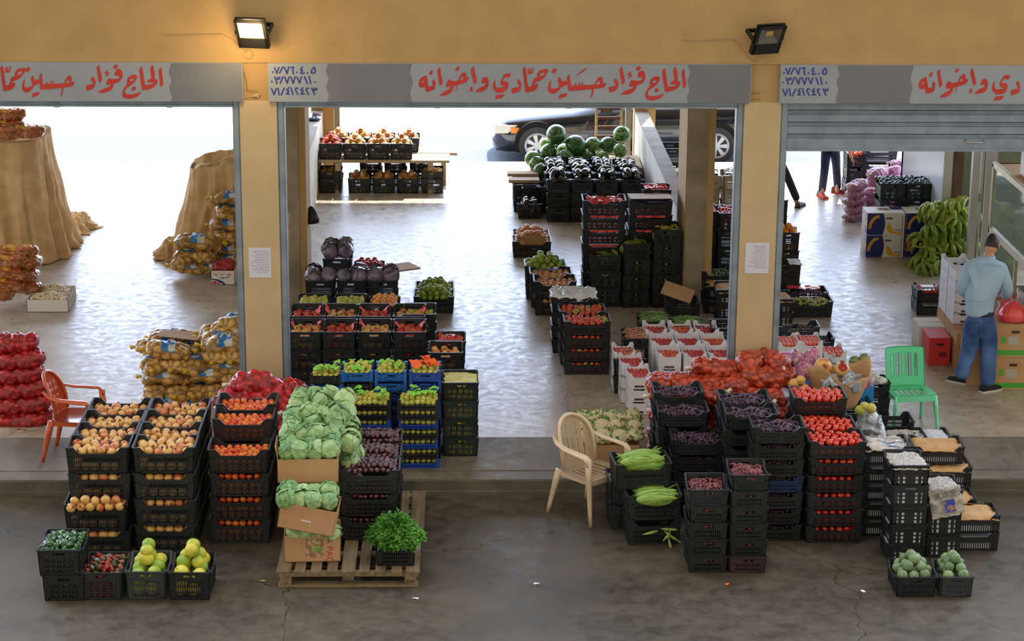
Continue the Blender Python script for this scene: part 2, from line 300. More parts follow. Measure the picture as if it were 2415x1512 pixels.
sh=tag(link('roller_shutter',fin(bm),M_steel),'half-lowered grey metal roller shutter above the man','shutter')
for px in (2298,2440):
    p=P(px,333,.03); bm=bmesh.new(); tube(bm,[p+Vector(v) for v in ((-.1,.02,.01),(-.085,-.015,0),(-.05,-.03,-.01),(.05,-.03,-.01),(.085,-.015,0),(.1,.02,.01))],.008,8)
    link('handle',fin(bm,smooth=True),s3('chrome',(190,190,190),rough=.25,metal=1),sh)['label']='chrome pull handle'
# paper notices
for i,(x0,x1,y0,y1) in enumerate(((586,640,585,655),(1759,1812,573,645))):
    a=P(x0,y0,-.004); b=P(x1,y1,-.004)
    o=tag(link('paper_notice',B((a.x,b.x,-.004,0,b.z,a.z)),s3('paper_white',(214,218,236),rough=.7)),'white printed notice taped to the '+('column beside the potato sacks' if i==0 else 'column behind the onion sacks'),'notice')
    bm=bmesh.new(); W=b.x-a.x; Hh=a.z-b.z
    for k in range(14):
        l=rng.uniform(.05,.4); rr=rng.uniform(.05,.12); z=a.z-Hh*(.1+.055*k)
        x=a.x+W*l
        while x<b.x-W*rr: q=rng.uniform(.008,.03); box(bm,x,min(x+q,b.x-W*rr),-.005,-.004,z-.0018,z+.0018); x+=q+.006
    link('printed_lines',fin(bm),s3('ink_grey',(120,122,150),rough=.8),o)
# floodlights
def flood(px,py,lit,skew):
    p=P(px,py,-.2); e=empty('floodlight',(p.x,-.2,p.z)); tag(e,'lit floodlight glowing warm white on the ochre wall' if lit else 'unlit black floodlight on the ochre wall above the onion sacks','floodlight')
    e.rotation_euler=(R(28),0,R(skew)); w,h=.155,.165
    mh=s3('flood_black',(22,22,22),rough=.5); bm=bmesh.new()
    box(bm,-w,w,.016,.04,-h,h); box(bm,-w,w,-.01,.02,-h,-h*.28); box(bm,-w*.8,w*.8,.04,.075,-h*.8,h*.8)
    for k in range(9): x=-w*.7+k*w*.175; box(bm,x,x+.008,.075,.1,-h*.7,h*.7)
    for a in ((-w,w,-.02,-.01,h-.03,h),(-w,w,-.02,-.01,-h,-h*.28),(-w,-w+.03,-.02,-.01,-h,h),(w-.03,w,-.02,-.01,-h,h)): box(bm,*a)
    link('housing',fin(bm),mh,e)
    bm=bmesh.new(); box(bm,-w+.0,w-.0,.02,.04,-.01,.01); box(bm,-w-.02,-w,.0,.16,-.02,.02); box(bm,w,w+.02,0,.16,-.02,.02); box(bm,-w-.02,w+.02,.15,.17,-.02,.02)
    link('bracket',fin(bm),mh,e)
    bm=bmesh.new(); a=[(-w+.03,h-.03),(w-.03,h-.03),(w-.03,-h*.28),(-w+.03,-h*.28)]; c=[(-.04,.09),(.04,.09),(.04,.04),(-.04,.04)]
    va=[bm.verts.new((x,-.0105,z)) for x,z in a]; vc=[bm.verts.new((x,.012,z)) for x,z in c]
    for k in range(4): bm.faces.new((va[k],va[(k+1)%4],vc[(k+1)%4],vc[k]))
    if lit: link('reflector',fin(bm),mat('lit_reflector',(1,.8,.4,1),emit=(1,.66,.24,1),es=3.5),e)
    else: link('reflector',fin(bm),s3('reflector',(130,128,122),rough=.3,metal=.8),e)
    bm=bmesh.new(); box(bm,*((-.075,.075,.0,.012,.0,.115) if lit else (-.04,.04,.008,.012,.04,.09)))
    link('lamp_panel',fin(bm),mat('lit_led',(1,1,1,1),emit=(1,.8,.45,1),es=60) if lit else s3('led_off',(190,165,90),rough=.4),e)
    if lit:
        ld=bpy.data.lights.new('flood_lamp','POINT'); ld.energy=9; ld.color=(1,.68,.3); ld.shadow_soft_size=.12; lo=bpy.data.objects.new('flood_lamp',ld); COL.objects.link(lo); lo.parent=e; lo.location=(0,-.3,-.0)
    pts=[]
    return e
flood(594,79,1,-13); FLOOD=flood(1812,93,0,22)
def wire(pts,r,label,m):
    bm=bmesh.new(); tube(bm,[P(x,y,-.012) for x,y in pts],r,6); tag(link('cable',fin(bm,smooth=True),m),label,'cable')
M_wire=s3('grey_cable',(170,150,110),rough=.6)
wire([(382,79),(390,82),(420,83),(470,81),(525,81),(545,92),(558,103),(575,118),(590,118),(596,127),(592,136),(583,139),(575,133),(575,124),(584,119)],.004,'thin cable running along the wall to the lit floodlight',M_wire)
wire([(1612,93),(1625,96),(1660,95),(1700,92),(1732,92),(1742,102),(1752,118),(1764,135),(1776,145),(1783,145),(1790,125)],.004,'thin cable running along the wall to the unlit floodlight',M_wire)
# plaster cracks / chipped plaster by the first column
bm=bmesh.new()
strokes(bm,[[Vector(xz(x,y)) for x,y in l] for l in ([(574,170),(580,195),(581,215),(595,216),(605,218)],[(605,218),(612,222),(608,232),(592,232),(575,236)],[(1770,222),(1794,222)],[(1762,237),(1794,236)])],.003,-.0015,0)
polyflat(bm,[xz(*p) for p in ((590,230),(604,221),(614,222),(609,229),(611,234),(604,230))],-.002,1)
struct('trim_30',fin(bm,recalc=False),[s3('crack_brown',(120,88,45)),s3('bare_plaster',(190,165,120))])
# ---------------- produce and crate builders ----------------
M_blk=s3('black_crate_plastic',(30,34,37),(42,46,50),rough=.45,scale=4,rand=.5,spec=.5)
M_blk2=s3('green_black_crate_plastic',(32,44,42),(42,56,54),rough=.45,scale=4,rand=.4)
M_blu=s3('blue_crate_plastic',(24,92,176),(34,108,196),rough=.4,scale=3,rand=.6)
M_dblu=s3('deep_blue_crate_plastic',(30,66,160),(34,78,178),rough=.4,scale=3,rand=.6)
M_nav=s3('navy_crate_plastic',(24,46,84),(30,56,98),rough=.45,scale=3)
M_pur=s3('purple_brown_crate_plastic',(58,40,52),(70,50,62),rough=.5,scale=3)
M_whi=s3('white_tray_board',(226,228,236),(238,240,246),rough=.5,scale=3)
M_bei=s3('beige_crate_plastic',(186,172,140),(202,188,156),rough=.55,scale=3)
M_grn=s3('grey_crate_plastic',(52,58,62),(64,70,72),rough=.5,scale=3)
CM={'blk':(M_blk,'black'),'grn':(M_blk2,'greenish-black'),'blu':(M_blu,'bright blue'),'dbl':(M_dblu,'deep blue'),'nav':(M_nav,'navy blue'),'pur':(M_pur,'purple-brown'),'whi':(M_whi,'white'),'bei':(M_bei,'beige'),'gry':(M_grn,'dark grey')}
CMESH={}
def crate_mesh(L,W,H,style,m):
    """long axis on x; front wall at -y"""
    key=(round(L,3),round(W,3),round(H,3),style,m)
    if key in CMESH: return CMESH[key]
    bm=bmesh.new(); t=.008; hx,hy=L/2-.008,W/2-.008
    def wall(axis,sgn,ln,dip,handle,rows,nb,marg,ztop):
        def bx(u0,u1,z0,z1,o0=0,o1=t):
            if axis=='x': y0,y1=sorted((sgn*(hy-o1),sgn*(hy-o0))); box(bm,u0,u1,y0,y1,z0,z1)
            else: x0,x1=sorted((sgn*(hx-o1),sgn*(hx-o0))); box(bm,x0,x1,u0,u1,z0,z1)
        h=ln/2; zb=.0; 
        bx(-h,h,0,.022); z0=.022; rh=(ztop-z0)/rows
        bx(-h,-h+marg,0,ztop+.01); bx(h-marg,h,0,ztop+.01)
        for r in range(rows): bx(-h+marg,h-marg,z0+rh*(r+1)-.011,z0+rh*(r+1),0,t*1.25)
        pw=(ln-2*marg)/nb
        for k in range(nb): bx(-h+marg+pw*(k+.5)-pw*.26,-h+marg+pw*(k+.5)+pw*.26,z0,ztop,.0015,t*.8)
        for s in (-1,1): bx(s*(h-marg*.5)-.006,s*(h-marg*.5)+.006,.0,H-.02,-.005,.001)
        if dip:
            a=h*.58; b=h*.76; dz=dip
            pr=[(-h,H),(-b,H),(-a,H-dz),(a,H-dz),(b,H),(h,H)]
            poly=[(-h,ztop)]+pr+[(h,ztop)]
            for (p,q) in zip(pr,pr[1:]):
                if axis=='x': prism(bm,[(p[0],sgn*(hy-t),ztop),(q[0],sgn*(hy-t),ztop),(q[0],sgn*(hy-t),q[1]),(p[0],sgn*(hy-t),p[1])],Vector((0,sgn*t,0)))
                if axis=='x':
                    prism(bm,[(p[0],sgn*(hy-t-.001),p[1]-.009),(q[0],sgn*(hy-t-.001),q[1]-.009),(q[0],sgn*(hy-t-.001),q[1]+.001),(p[0],sgn*(hy-t-.001),p[1]+.001)],Vector((0,sgn*(t+.011),0)))
        else:
            if handle:
                hw,hz0,hz1=handle
                bx(-h,-hw,ztop,H); bx(hw,h,ztop,H); bx(-hw,hw,ztop,hz0); bx(-hw,hw,hz1,H)
                bx(-hw-.006,hw+.006,hz0-.006,hz0,-.004,.001); bx(-hw-.006,hw+.006,hz1,hz1+.006,-.004,.001)
            else: bx(-h,h,ztop,H)
            bx(-h-.0,h,H-.009,H+.001,-.010,t+.001)
    if style=='std':
        rows=3 if H>.2 else 2; band=.075 if H>.2 else .06
        dip=min(.062,H*.28)
        wall('x',-1,2*hx,dip,None,rows,22,.055,H-dip-.028); wall('x',1,2*hx,dip,None,rows,22,.055,H-dip-.028)
        hd=(.05,H-.052,H-.028)
        wall('y',-1,2*hy,0,hd,rows,13,.045,H-band); wall('y',1,2*hy,0,hd,rows,13,.045,H-band)
        box(bm,-hx,hx,-hy,hy,0,.008)
        zt=H; cx=.94
    elif style=='news':  # slots at the sides of a solid centre
        for s in (-1,1):
            wall('x',s,2*hx,.05,None,1,16,.07,H-.09)
            wall('y',s,2*hy,0,(.05,H-.045,H-.022),3,4,.05,H-.06); 
            x0,x1=sorted((s*(hx-.004),s*(hx+.001))); box(bm,x0,x1,-hy*.28,hy*.28,.02,H-.06)
        box(bm,-hx,hx,-hy,hy,0,.008); cx=.97
    elif style=='tray':  # shallow tray with raised corner posts
        lw=H*.48
        for s in (-1,1):
            wall('x',s,2*hx,0,None,1,12,.05,lw-.018) if False else None
            y0,y1=sorted((s*(hy-t),s*hy)); box(bm,-hx,hx,y0,y1,0,.014); box(bm,-hx,hx,y0,y1,lw-.014,lw)
            for k in range(14): 
                u=-hx+.03+(2*hx-.06)*(k+.5)/14; 
                d=(2*hx-.06)/28
                prism(bm,[(u-d,s*hy-s*t,.012),(u-d+.006,s*hy-s*t,.012),(u+d,s*hy-s*t,lw-.012),(u+d-.006,s*hy-s*t,lw-.012)],Vector((0,s*t*.8,0)))
                prism(bm,[(u+d,s*hy-s*t,.012),(u+d-.006,s*hy-s*t,.012),(u-d,s*hy-s*t,lw-.012),(u-d+.006,s*hy-s*t,lw-.012)],Vector((0,s*t*.7,0)))
            x0,x1=sorted((s*(hx-t),s*hx)); hh=H*.72
            box(bm,x0,x1,-hy,hy,0,.014); box(bm,x0,x1,-hy,hy,hh-.016,hh); box(bm,x0,x1,-hy,hy,lw*.55,lw*.55+.012)
            for k in range(12):
                u=-hy+2*hy*(k+.5)/12
                if abs(u)>.055 : box(bm,x0+.001,x1-.001,u-.005,u+.005,0,hh)
                else: box(bm,x0+.001,x1-.001,u-.005,u+.005,0,lw*.55)
        for sx in (-1,1):
            for sy in (-1,1):
                xa,xb=sorted((sx*(hx-.035),sx*(hx+.003))); ya,yb=sorted((sy*(hy-.009),sy*(hy+.003))); box(bm,xa,xb,ya,yb,0,H)
                xa,xb=sorted((sx*(hx-.009),sx*(hx+.003))); ya,yb=sorted((sy*(hy-.035),sy*(hy+.003))); box(bm,xa,xb,ya,yb,0,H)
        box(bm,-hx,hx,-hy,hy,0,.006); cx=1
    elif style=='euro':  # blue tray: handled high end walls facing the viewer's side (y), low sides
        lw=H*.42; hh=H*.8
        for s in (-1,1):
            y0,y1=sorted((s*(hy-t),s*hy)); hwd=.055
            box(bm,-hx,hx,y0,y1,0,.02); box(bm,-hx,hx,y0,y1,hh-.02,hh); box(bm,-hx,hx,y0,y1,hh*.42,hh*.55)
            for a,b in ((-hx,-hx*.66),(-hx*.5,-hwd),(hwd,hx*.5),(hx*.66,hx)): box(bm,a,b,y0,y1,hh*.5,hh)
            box(bm,-hx*.28,hx*.28,y0,y1,0,hh*.5); box(bm,-hx,-hx*.66,y0,y1,0,hh*.5); box(bm,hx*.66,hx,y0,y1,0,hh*.5)
            for k in range(8): u=hx*(.3+.36*(k%4)/4)*(1 if k<4 else -1); box(bm,u-.004,u+.004,y0,y1,0,hh*.45)
            x0,x1=sorted((s*(hx-t),s*hx)); box(bm,x0,x1,-hy,hy,0,.02); box(bm,x0,x1,-hy,hy,lw-.015,lw)
            for k in range(20): u=-hy+2*hy*(k+.5)/20; box(bm,x0,x1,u-.005,u+.005,0,lw)
        for sx in (-1,1):
            for sy in (-1,1):
                xa,xb=sorted((sx*(hx-.03),sx*(hx+.004))); ya,yb=sorted((sy*(hy-.03),sy*(hy+.004))); box(bm,xa,xb,ya,yb,0,H)
        box(bm,-hx,hx,-hy,hy,0,.006); cx=1
    elif style=='white': # board tray: raised notched corners, scooped front/back, hand hole
        for s in (-1,1):
            y0=s*(hy-.006)
            pr=[(-hx,H),(-hx*.72,H),(-hx*.62,H-.02),(-hx*.62,H-.028),(-hx*.42,H-.05),(hx*.42,H-.05),(hx*.62,H-.028),(hx*.62,H-.02),(hx*.72,H),(hx,H)]
            for p,q in zip(pr,pr[1:]):
                if q[0]-p[0]<1e-4: continue
                zb=.035 if max(abs(p[0]),abs(q[0]))<=hx*.421 else 0
                if zb:
                    prism(bm,[(-hx*.42,y0,.04),(hx*.42,y0,.04),(hx*.42,y0,H-.05),(-hx*.42,y0,H-.05)],Vector((0,s*.006,0)))
                    box(bm,-hx*.42,-.055,min(y0,y0+s*.006),max(y0,y0+s*.006),0,.04); box(bm,.055,hx*.42,min(y0,y0+s*.006),max(y0,y0+s*.006),0,.04)
                    box(bm,-.055,.055,min(y0,y0+s*.006),max(y0,y0+s*.006),0,.012)
                else: prism(bm,[(p[0],y0,0),(q[0],y0,0),(q[0],y0,q[1]),(p[0],y0,p[1])],Vector((0,s*.006,0)))
            x0,x1=sorted((s*hx,s*(hx-.006))); prism(bm,[(s*(hx-.006),-hy,0),(s*(hx-.006),hy,0),(s*(hx-.006),hy,H),(s*(hx-.006),hy*.7,H),(s*(hx-.006),hy*.6,H-.03),(s*(hx-.006),-hy*.6,H-.03),(s*(hx-.006),-hy*.7,H),(s*(hx-.006),-hy,H)],Vector((s*.006,0,0)))
            for k in (-1,1): 
                x0,x1=sorted((s*(hx+.001),s*(hx+.004))); box(bm,x0,x1,k*hy*.3-.03,k*hy*.3+.03,.02,.03)
        box(bm,-hx,hx,-hy,hy,0,.006); cx=1
    for v in bm.verts:
        f=cx+(1-cx)*min(max(v.co.z/H,0),1); v.co.x*=f; v.co.y*=f
    me=fin(bm,'crate'); me.materials.append(CM[m][0]); CMESH[key]=me; return me
ORD=['topmost','second from top','third from top','fourth from top','fifth from top','sixth from top','seventh from top','eighth from top','ninth from top']
REQ=[]   # requested fruit: (kind, loc, r, label, group, individual)
def request(kind,loc,r,label,group,ind=True): REQ.append((kind,Vector(loc),r,label,group,ind))
def layer(T,w,d,z,kind,r,label,group,jit=.12,ind=True,keep=None,sq=1.0):
    nx=max(1,int(w/(2*r*.97))); ny=max(1,int(d/(1.78*r*sq)))
    for j in range(ny):
        for i in range(nx):
            x=(i+.5-nx/2)*w/nx+(w/nx*.25 if j%2 else -w/nx*.25)*(.6 if nx>2 else 0); y=(j+.5-ny/2)*d/ny
            x=max(-w/2+r*.8,min(w/2-r*.8,x))
            if keep and not keep(i,j,nx,ny): continue
            zz=z+rng.uniform(-jit,jit)*r*2
            request(kind,T@Vector((x+rng.uniform(-jit,jit)*r,y+rng.uniform(-jit,jit)*r,zz)),r*rng.uniform(.9,1.08),label,group,ind)
def heap(T,w,d,z,kind,r,label,group,mound=0,jit=.14):
    """exposed surface layer centred at height z, plus mound layers"""
    layer(T,w,d,z,kind,r,label,group,jit)
    for k in range(mound):
        f=.9-.22*(k+1); layer(T,w*f+r*.4,d*f+r*.4,z+1.25*r*(k+1),kind,r,label,group,jit)
def inner(T,w,d,H,kind,r,zt):
    # fruit seen only through slots: merged
    z=r+.01
    while z<zt-r*.6:
        for k in range(int(w/(2*r))): REQ.append((kind,T@Vector((-w/2+r+k*2*r+rng.uniform(-.2,.2)*r,-d/2+r*.92,z)),r*.97,None,None,False))
        for k in range(int(d/(2*r))): REQ.append((kind,T@Vector((-w/2+r*.92,-d/2+r*3+k*2*r,z)),r*.97,None,None,False))
        z+=1.7*r
def place_crate(x,y,z,rz,L,W,H,style,m,label,group,rx=0,name=None):
    me=crate_mesh(L,W,H,style,m)
    o=link(name or ('fruit_tray' if style in('tray','euro','white') else 'crate'),me,None,None,(x,y,z),(rx,0,rz)); tag(o,label,'crate' if style in('std','news') else 'tray',group)
    return o
def T_of(x,y,z,rz): return Matrix.Translation((x,y,z))@Matrix.Rotation(rz,4,'Z')
def stack(x,y,z,n,kind,r,what,sp,face='L',L=.575,W=.37,H=.25,style='std',m='blk',mound=0,top=None,low=True,drop=.05,rz=0,offs=None,ms=None,Hs=None,tops=True,fz=None,sq=1.0,slots=True,lowfill=True):
    """x,y = centre of the front edge at the base. face L: long side towards the viewer"""
    group='stacked crates, '+sp if n>1 else None
    out=[]
    zz=z
    for k in range(n):
        h=Hs[k] if Hs else H; mm=(ms[k] if ms else m); st=style
        a=rz+(R(90) if face=='S' else 0)+rng.uniform(-.012,.012)
        d=(W if face=='L' else L)
        ox,oy=(offs[k] if offs else (0,0)); ox+=rng.uniform(-.006,.006)
        cx=x+ox-math.sin(rz)*d/2; cy=y+oy+math.cos(rz)*d/2
        pos=ORD[n-1-k] if n>1 else ''
        cn=CM[mm][1]+' '+{'std':'crate','news':'crate','tray':'tray','euro':'tray','white':'tray'}[st]
        lab=f'{cn}, {pos}, {sp}' if n>1 else f'{cn}, {sp}'
        place_crate(cx,cy,zz,a,L,W,h,st,mm,lab,group)
        T=T_of(cx,cy,zz,rz); w_,d_=((L,W) if face=='L' else (W,L)); w_-=.05; d_-=.05
        if k==n-1 and tops and kind: 
            flab=f'{KD[kind][1]}, {"topmost crate, " if n>1 else ""}{sp}'
            if top: top(T,w_,d_,h,flab)
            else: heap(T,w_,d_,h-(fz if fz is not None else .065)-r*0,kind,r,flab,'produce in '+sp+(' top crate' if n>1 else ''),mound)
            if slots: inner(T,w_*.97,d_*.97,h,kind,r,h-.065-r)
        elif kind and low:
            flab=f'{KD[kind][1]}, crate {ORD[n-1-k]}, {sp}'
            layer(T,w_,2.2*r,h-r-.014,kind,r,flab,'produce in '+sp+' '+ORD[n-1-k],.06,keep=lambda i,j,nx,ny:j==0) if lowfill else None
            # shift the row to the front wall
            if lowfill:
                nn=sum(1 for q in REQ if q[3]==flab)
                for q in range(len(REQ)-nn,len(REQ)):
                    if REQ[q][3]==flab: REQ[q][1].y-=(d_/2-1.15*r)*math.cos(rz); REQ[q][1].x+=(d_/2-1.15*r)*math.sin(rz)
            inner(T,w_*.97,d_*.97,h,kind,r,h-2.2*r)
        out.append((T,zz)); zz+=h-.004
    return out
# ---- produce prototypes (unit radius) ----
def sph(n=3,f=None,mi=0,bm=None):
    b=bm or bmesh.new(); r=bmesh.ops.create_icosphere(b,subdivisions=n,radius=1)
    if f:
        for v in r['verts']: v.co=f(v.co.copy())
    return b
def cone_at(bm,c,d,r,h,n=6,mi=1,r2=0.0):
    d=Vector(d).normalized(); a=d.orthogonal().normalized(); b=d.cross(a); c=Vector(c)
    v=[bm.verts.new(c+(a*math.cos(2*PI*k/n)+b*math.sin(2*PI*k/n))*r) for k in range(n)]
    t=[bm.verts.new(c+d*h+(a*math.cos(2*PI*k/n)+b*math.sin(2*PI*k/n))*(r2 or r*.2)) for k in range(n)]
    for k in range(n): bm.faces.new((v[k],v[(k+1)%n],t[(k+1)%n],t[k])).material_index=mi
    bm.faces.new(t).material_index=mi
def leaf(bm,c,d,up_,L,W,mi=1,curl=.3,n=5,wave=0):
    """curved pointed leaf as a thin strip"""
    c=Vector(c); d=Vector(d).normalized(); s=d.cross(Vector(up_)); s=(s if s.length>1e-3 else d.orthogonal()).normalized(); u=s.cross(d)
    prev=None
    for i in range(n+1):
        t=i/n; w=W*math.sin(PI*min(1,t*.92+.08))**.8*.5; p=c+d*L*t-u*curl*L*t*t
        wv=wave*math.sin(i*2.4)*W
        row=[bm.verts.new(p-s*w+u*(.12*W+wv)),bm.verts.new(p),bm.verts.new(p+s*w+u*(.12*W-wv))]
        if prev:
            for k in range(2): bm.faces.new((prev[k],prev[k+1],row[k+1],row[k])).material_index=mi
        prev=row
def star(bm,r=.5,n=5,mi=1,z=1.0):
    for k in range(n):
        a=2*PI*k/n; d=(math.cos(a),math.sin(a),-.12); leaf(bm,(0,0,z),d,(0,0,1),r,.22,mi,.5,3)
M_pom=s3('pomegranate_skin',(222,176,100),(196,92,56),rough=.38,scale=.9,rand=.4,bump=.1,bscale=6,contrast=(.5,.74),coat=.15)
M_pomt=s3('pomegranate_crown',(168,100,50),(120,60,36),rough=.6,scale=3)
M_pomr=s3('red_pomegranate_skin',(206,92,60),(186,40,36),rough=.35,scale=.9,rand=.5,contrast=(.4,.7))
M_peach=s3('persimmon_skin',(226,122,40),(206,66,30),rough=.4,scale=.8,rand=.6,contrast=(.4,.66))
M_apri=s3('pale_orange_skin',(216,166,104),(210,132,80),rough=.42,scale=.8,rand=.6)
M_tom=s3('tomato_skin',(206,44,24),(222,86,36),rough=.16,scale=.7,rand=.35,contrast=(.5,.8),coat=.4)
M_tomg=s3('part_ripe_tomato_skin',(206,72,40),(150,148,60),rough=.22,scale=.5,rand=.9,contrast=(.6,.78),coat=.3)
M_green=s3('green_stalk',(70,104,40),(50,80,30),rough=.6,scale=5)
M_guava=s3('guava_skin',(176,184,74),(206,196,96),rough=.5,scale=1,rand=.8,bump=.06,bscale=8)
M_lime=s3('lime_skin',(126,164,52),(168,186,70),rough=.35,scale=.8,rand=.8,bump=.05,bscale=14)
M_pomelo=s3('pomelo_skin',(140,172,54),(212,200,66),rough=.42,scale=.6,rand=.9,bump=.08,bscale=16)
M_orange=s3('orange_skin',(236,140,30),(240,160,50),rough=.4,scale=1,rand=.5,bump=.08,bscale=16)
M_plum=s3('white_capped_plum',(186,34,34),(206,54,40),rough=.14,scale=.8,rand=.5,coat=.5)
M_cher=s3('cherry_tomato_skin',(212,58,30),(232,104,44),rough=.12,scale=.8,rand=.6,coat=.5)
M_egg=s3('aubergine_skin',(26,18,28),(40,26,40),rough=.12,scale=1,rand=.4,coat=.7,spec=.7)
M_begg=s3('baby_aubergine_skin',(60,22,36),(88,40,48),rough=.18,scale=.8,rand=.6,coat=.5)
M_melon=s3('melon_dark',(46,98,44),(150,188,108),rough=.3,scale=3.2,rand=.2,stretch=(1.6,1.6,.18),contrast=(.5,.62),coat=.2)
M_avo=s3('dark_green_skin',(26,54,30),(44,84,44),rough=.28,scale=1.5,rand=.5,bump=.15,bscale=14,coat=.3)
M_pep=s3('green_pepper_skin',(24,66,22),(60,104,34),rough=.14,scale=1,rand=.7,coat=.5)
M_pepr=s3('red_green_pepper_skin',(150,30,20),(50,60,22),rough=.16,scale=.8,rand=.9,coat=.5)
M_cab=s3('cabbage_leaf',(128,168,104),(186,212,150),rough=.5,scale=1.6,rand=.4,bump=.5,bscale=4,detail=7,contrast=(.3,.75))
M_cabd=s3('cabbage_outer_leaf',(96,140,86),(154,188,122),rough=.55,scale=1.5,bump=.3,bscale=4,rand=.3)
M_rcab=s3('red_cabbage_leaf',(92,70,100),(144,134,152),rough=.3,scale=1.1,rand=.3,bump=.25,bscale=4,coat=.4)
M_rcabg=s3('red_cabbage_outer_leaf',(78,106,90),(116,98,120),rough=.35,scale=2,bump=.2,bscale=4,coat=.3)
M_caul=s3('cauliflower_curd',(226,214,174),(206,192,146),rough=.8,scale=6,bump=.9,bscale=9)
M_cleaf=s3('cauliflower_leaf',(96,146,72),(150,184,110),rough=.55,scale=3,rand=.4)
M_ban=s3('green_banana_skin',(116,148,44),(160,176,60),rough=.35,scale=3,rand=.7)
M_bany=s3('yellow_green_banana_skin',(176,180,56),(200,190,70),rough=.38,scale=3,rand=.6)
M_cust=s3('custard_apple_skin',(96,124,78),(140,160,112),rough=.6,scale=4,rand=.3)
M_corn=s3('corn_husk',(104,150,52),(160,188,84),rough=.5,scale=2,stretch=(1,1,9),rand=.5,bump=.3,bscale=10)
M_leafy=s3('arugula_leaf',(60,124,34),(104,164,58),rough=.5,scale=6)
M_grape=s3('dark_grape_skin',(58,38,54),(96,68,88),rough=.3,scale=14,detail=1,contrast=(.4,.6))
M_graper=s3('red_grape_skin',(104,44,52),(150,84,80),rough=.28,scale=14,detail=1,contrast=(.4,.6))
M_grapew=s3('white_grape_skin',(160,168,84),(190,192,120),rough=.3,scale=14,detail=1)
M_bean=s3('green_bean_skin',(92,136,60),(150,180,110),rough=.45,scale=3)
M_pbean=s3('pink_bean_pod',(206,140,120),(226,176,150),rough=.5,scale=4)
def pom_bm(n=3):
    b=sph(n,lambda c:Vector((c.x*1.03,c.y*1.03,c.z*.93))*(1+.035*math.cos(6*math.atan2(c.y,c.x))*(1-abs(c.z))))
    cone_at(b,(0,0,.86),(0,0,1),.2,.3,6,1,.3); cone_at(b,(0,0,-.86),(0,0,-1),.12,.08,5,1); return b
def rd_bm(n=3,sx=1,sz=.86,dim=.12,cal=None):
    b=sph(n,lambda c:Vector((c.x*sx,c.y*sx,c.z*sz-dim*max(0,c.z)**6)))
    if cal=='star': star(b,.55,5,1,sz-dim+.03)
    if cal=='dot': cone_at(b,(0,0,sz-dim-.02),(0,0,1),.12,.1,6,1)
    return b
def egg_bm(l=1.7,taper=.25):
    def f(c):
        t=(c.z+1)/2; k=1-taper*t
        return Vector((c.x*k+.12*c.z*c.z,c.y*k,c.z*l))
    b=sph(3,f); cone_at(b,(.12,0,l*.86),(0,0,1),.48,.2*l,7,1,.16); cone_at(b,(.12,0,l*1.02),(.2,0,1),.1,.35,5,1,.08); return b
def pep_bm():
    b=sph(3,lambda c:Vector((c.x,c.y,c.z*1.5))*(1+.12*math.cos(3*math.atan2(c.y,c.x)))*(1-.18*(1-c.z)/2)); cone_at(b,(0,0,1.35),(0,0,1),.2,.4,5,1,.1); return b
def melon_bm():
    return sph(4,lambda c:Vector((c.x,c.y,c.z*1.12)))
def cab_bm(seed,mi=0):
    rr=random.Random(seed); b=sph(3,lambda c:c*(.9+.04*noise.noise(c*2.5+Vector((seed,0,0)))))
    # wrapper leaves: curved patches on the sphere
    for k in range(7):
        ax=Vector((rr.uniform(-1,1),rr.uniform(-1,1),rr.uniform(-.3,1))).normalized(); s=ax.orthogonal().normalized(); t=ax.cross(s)
        n=6; grid=[]; w=rr.uniform(.85,1.25); off=rr.uniform(.93,1.03); fl=rr.uniform(.03,.12)
        for i in range(n+1):
            row=[]
            for j in range(n+1):
                u=(i/n-.5)*2;v=(j/n-.5)*2; rad=math.hypot(u,v)
                q=max(1,rad*.98+.25*math.sin(3*math.atan2(v,u)+k)*.3); uu,vv=u/q,v/q
                d=(ax+s*uu*w+t*vv*w).normalized()*(off+fl*min(1,rad)**5+.035*math.sin(9*uu+k)*rad)
                row.append(b.verts.new(d))
            grid.append(row)
        for i in range(n):
            for j in range(n): b.faces.new((grid[i][j],grid[i+1][j],grid[i+1][j+1],grid[i][j+1])).material_index=(1 if k in(6,2) else 0)
    return b
def caul_bm(seed):
    rr=random.Random(seed); b=bmesh.new()
    for k in range(26):
        a=k*2.4; z=1-(k/26)*.9; q=math.sqrt(max(0,1-z*z)); c=Vector((math.cos(a)*q,math.sin(a)*q,z*.7))*.68
        r=bmesh.ops.create_icosphere(b,subdivisions=2,radius=.36)
        for v in r['verts']: v.co=v.co*(1+.12*noise.noise(v.co*9+c*5))+c
    for f in b.faces: f.material_index=0
    for k in range(9):
        a=k*2*PI/9+rr.uniform(-.2,.2); d=(math.cos(a),math.sin(a),.75+rr.uniform(-.3,.3)); leaf(b,(math.cos(a)*.45,math.sin(a)*.45,-.15),d,(-math.cos(a),-math.sin(a),.6),1.0,.62,1,-.45 if k%2 else -.1,6,.12)
    return b
def hand_bm(nf,seed,l=1.0):
    """a hand of bananas: fingers curve out and up from the crown"""
    rr=random.Random(seed); b=bmesh.new()
    for k in range(nf):
        row=k%2; m_=nf//2; a=((k//2)/(max(1,m_-1))-.5)*1.9+row*.12
        pts=[];rs=[]; Rr=.62+.08*row+rr.uniform(-.03,.03); th0=R(115); th1=R(-8-12*row)
        for i in range(9):
            t=i/8; th=th0+(th1-th0)*t
            rad=.28+Rr*math.cos(th); z=-.35+Rr*math.sin(th)-.12*row
            rad+=.1; pts.append((math.sin(a)*rad*1.05,-math.cos(a)*rad,z)); rs.append((.05,.075,.115,.135,.142,.14,.128,.09,.03)[i])
        tube(b,pts,rs,8)
    tube(b,[(-.14,.0,.22),(0,-.06,.27),(.14,-.0,.22)],[.07,.1,.07],6)
    return b
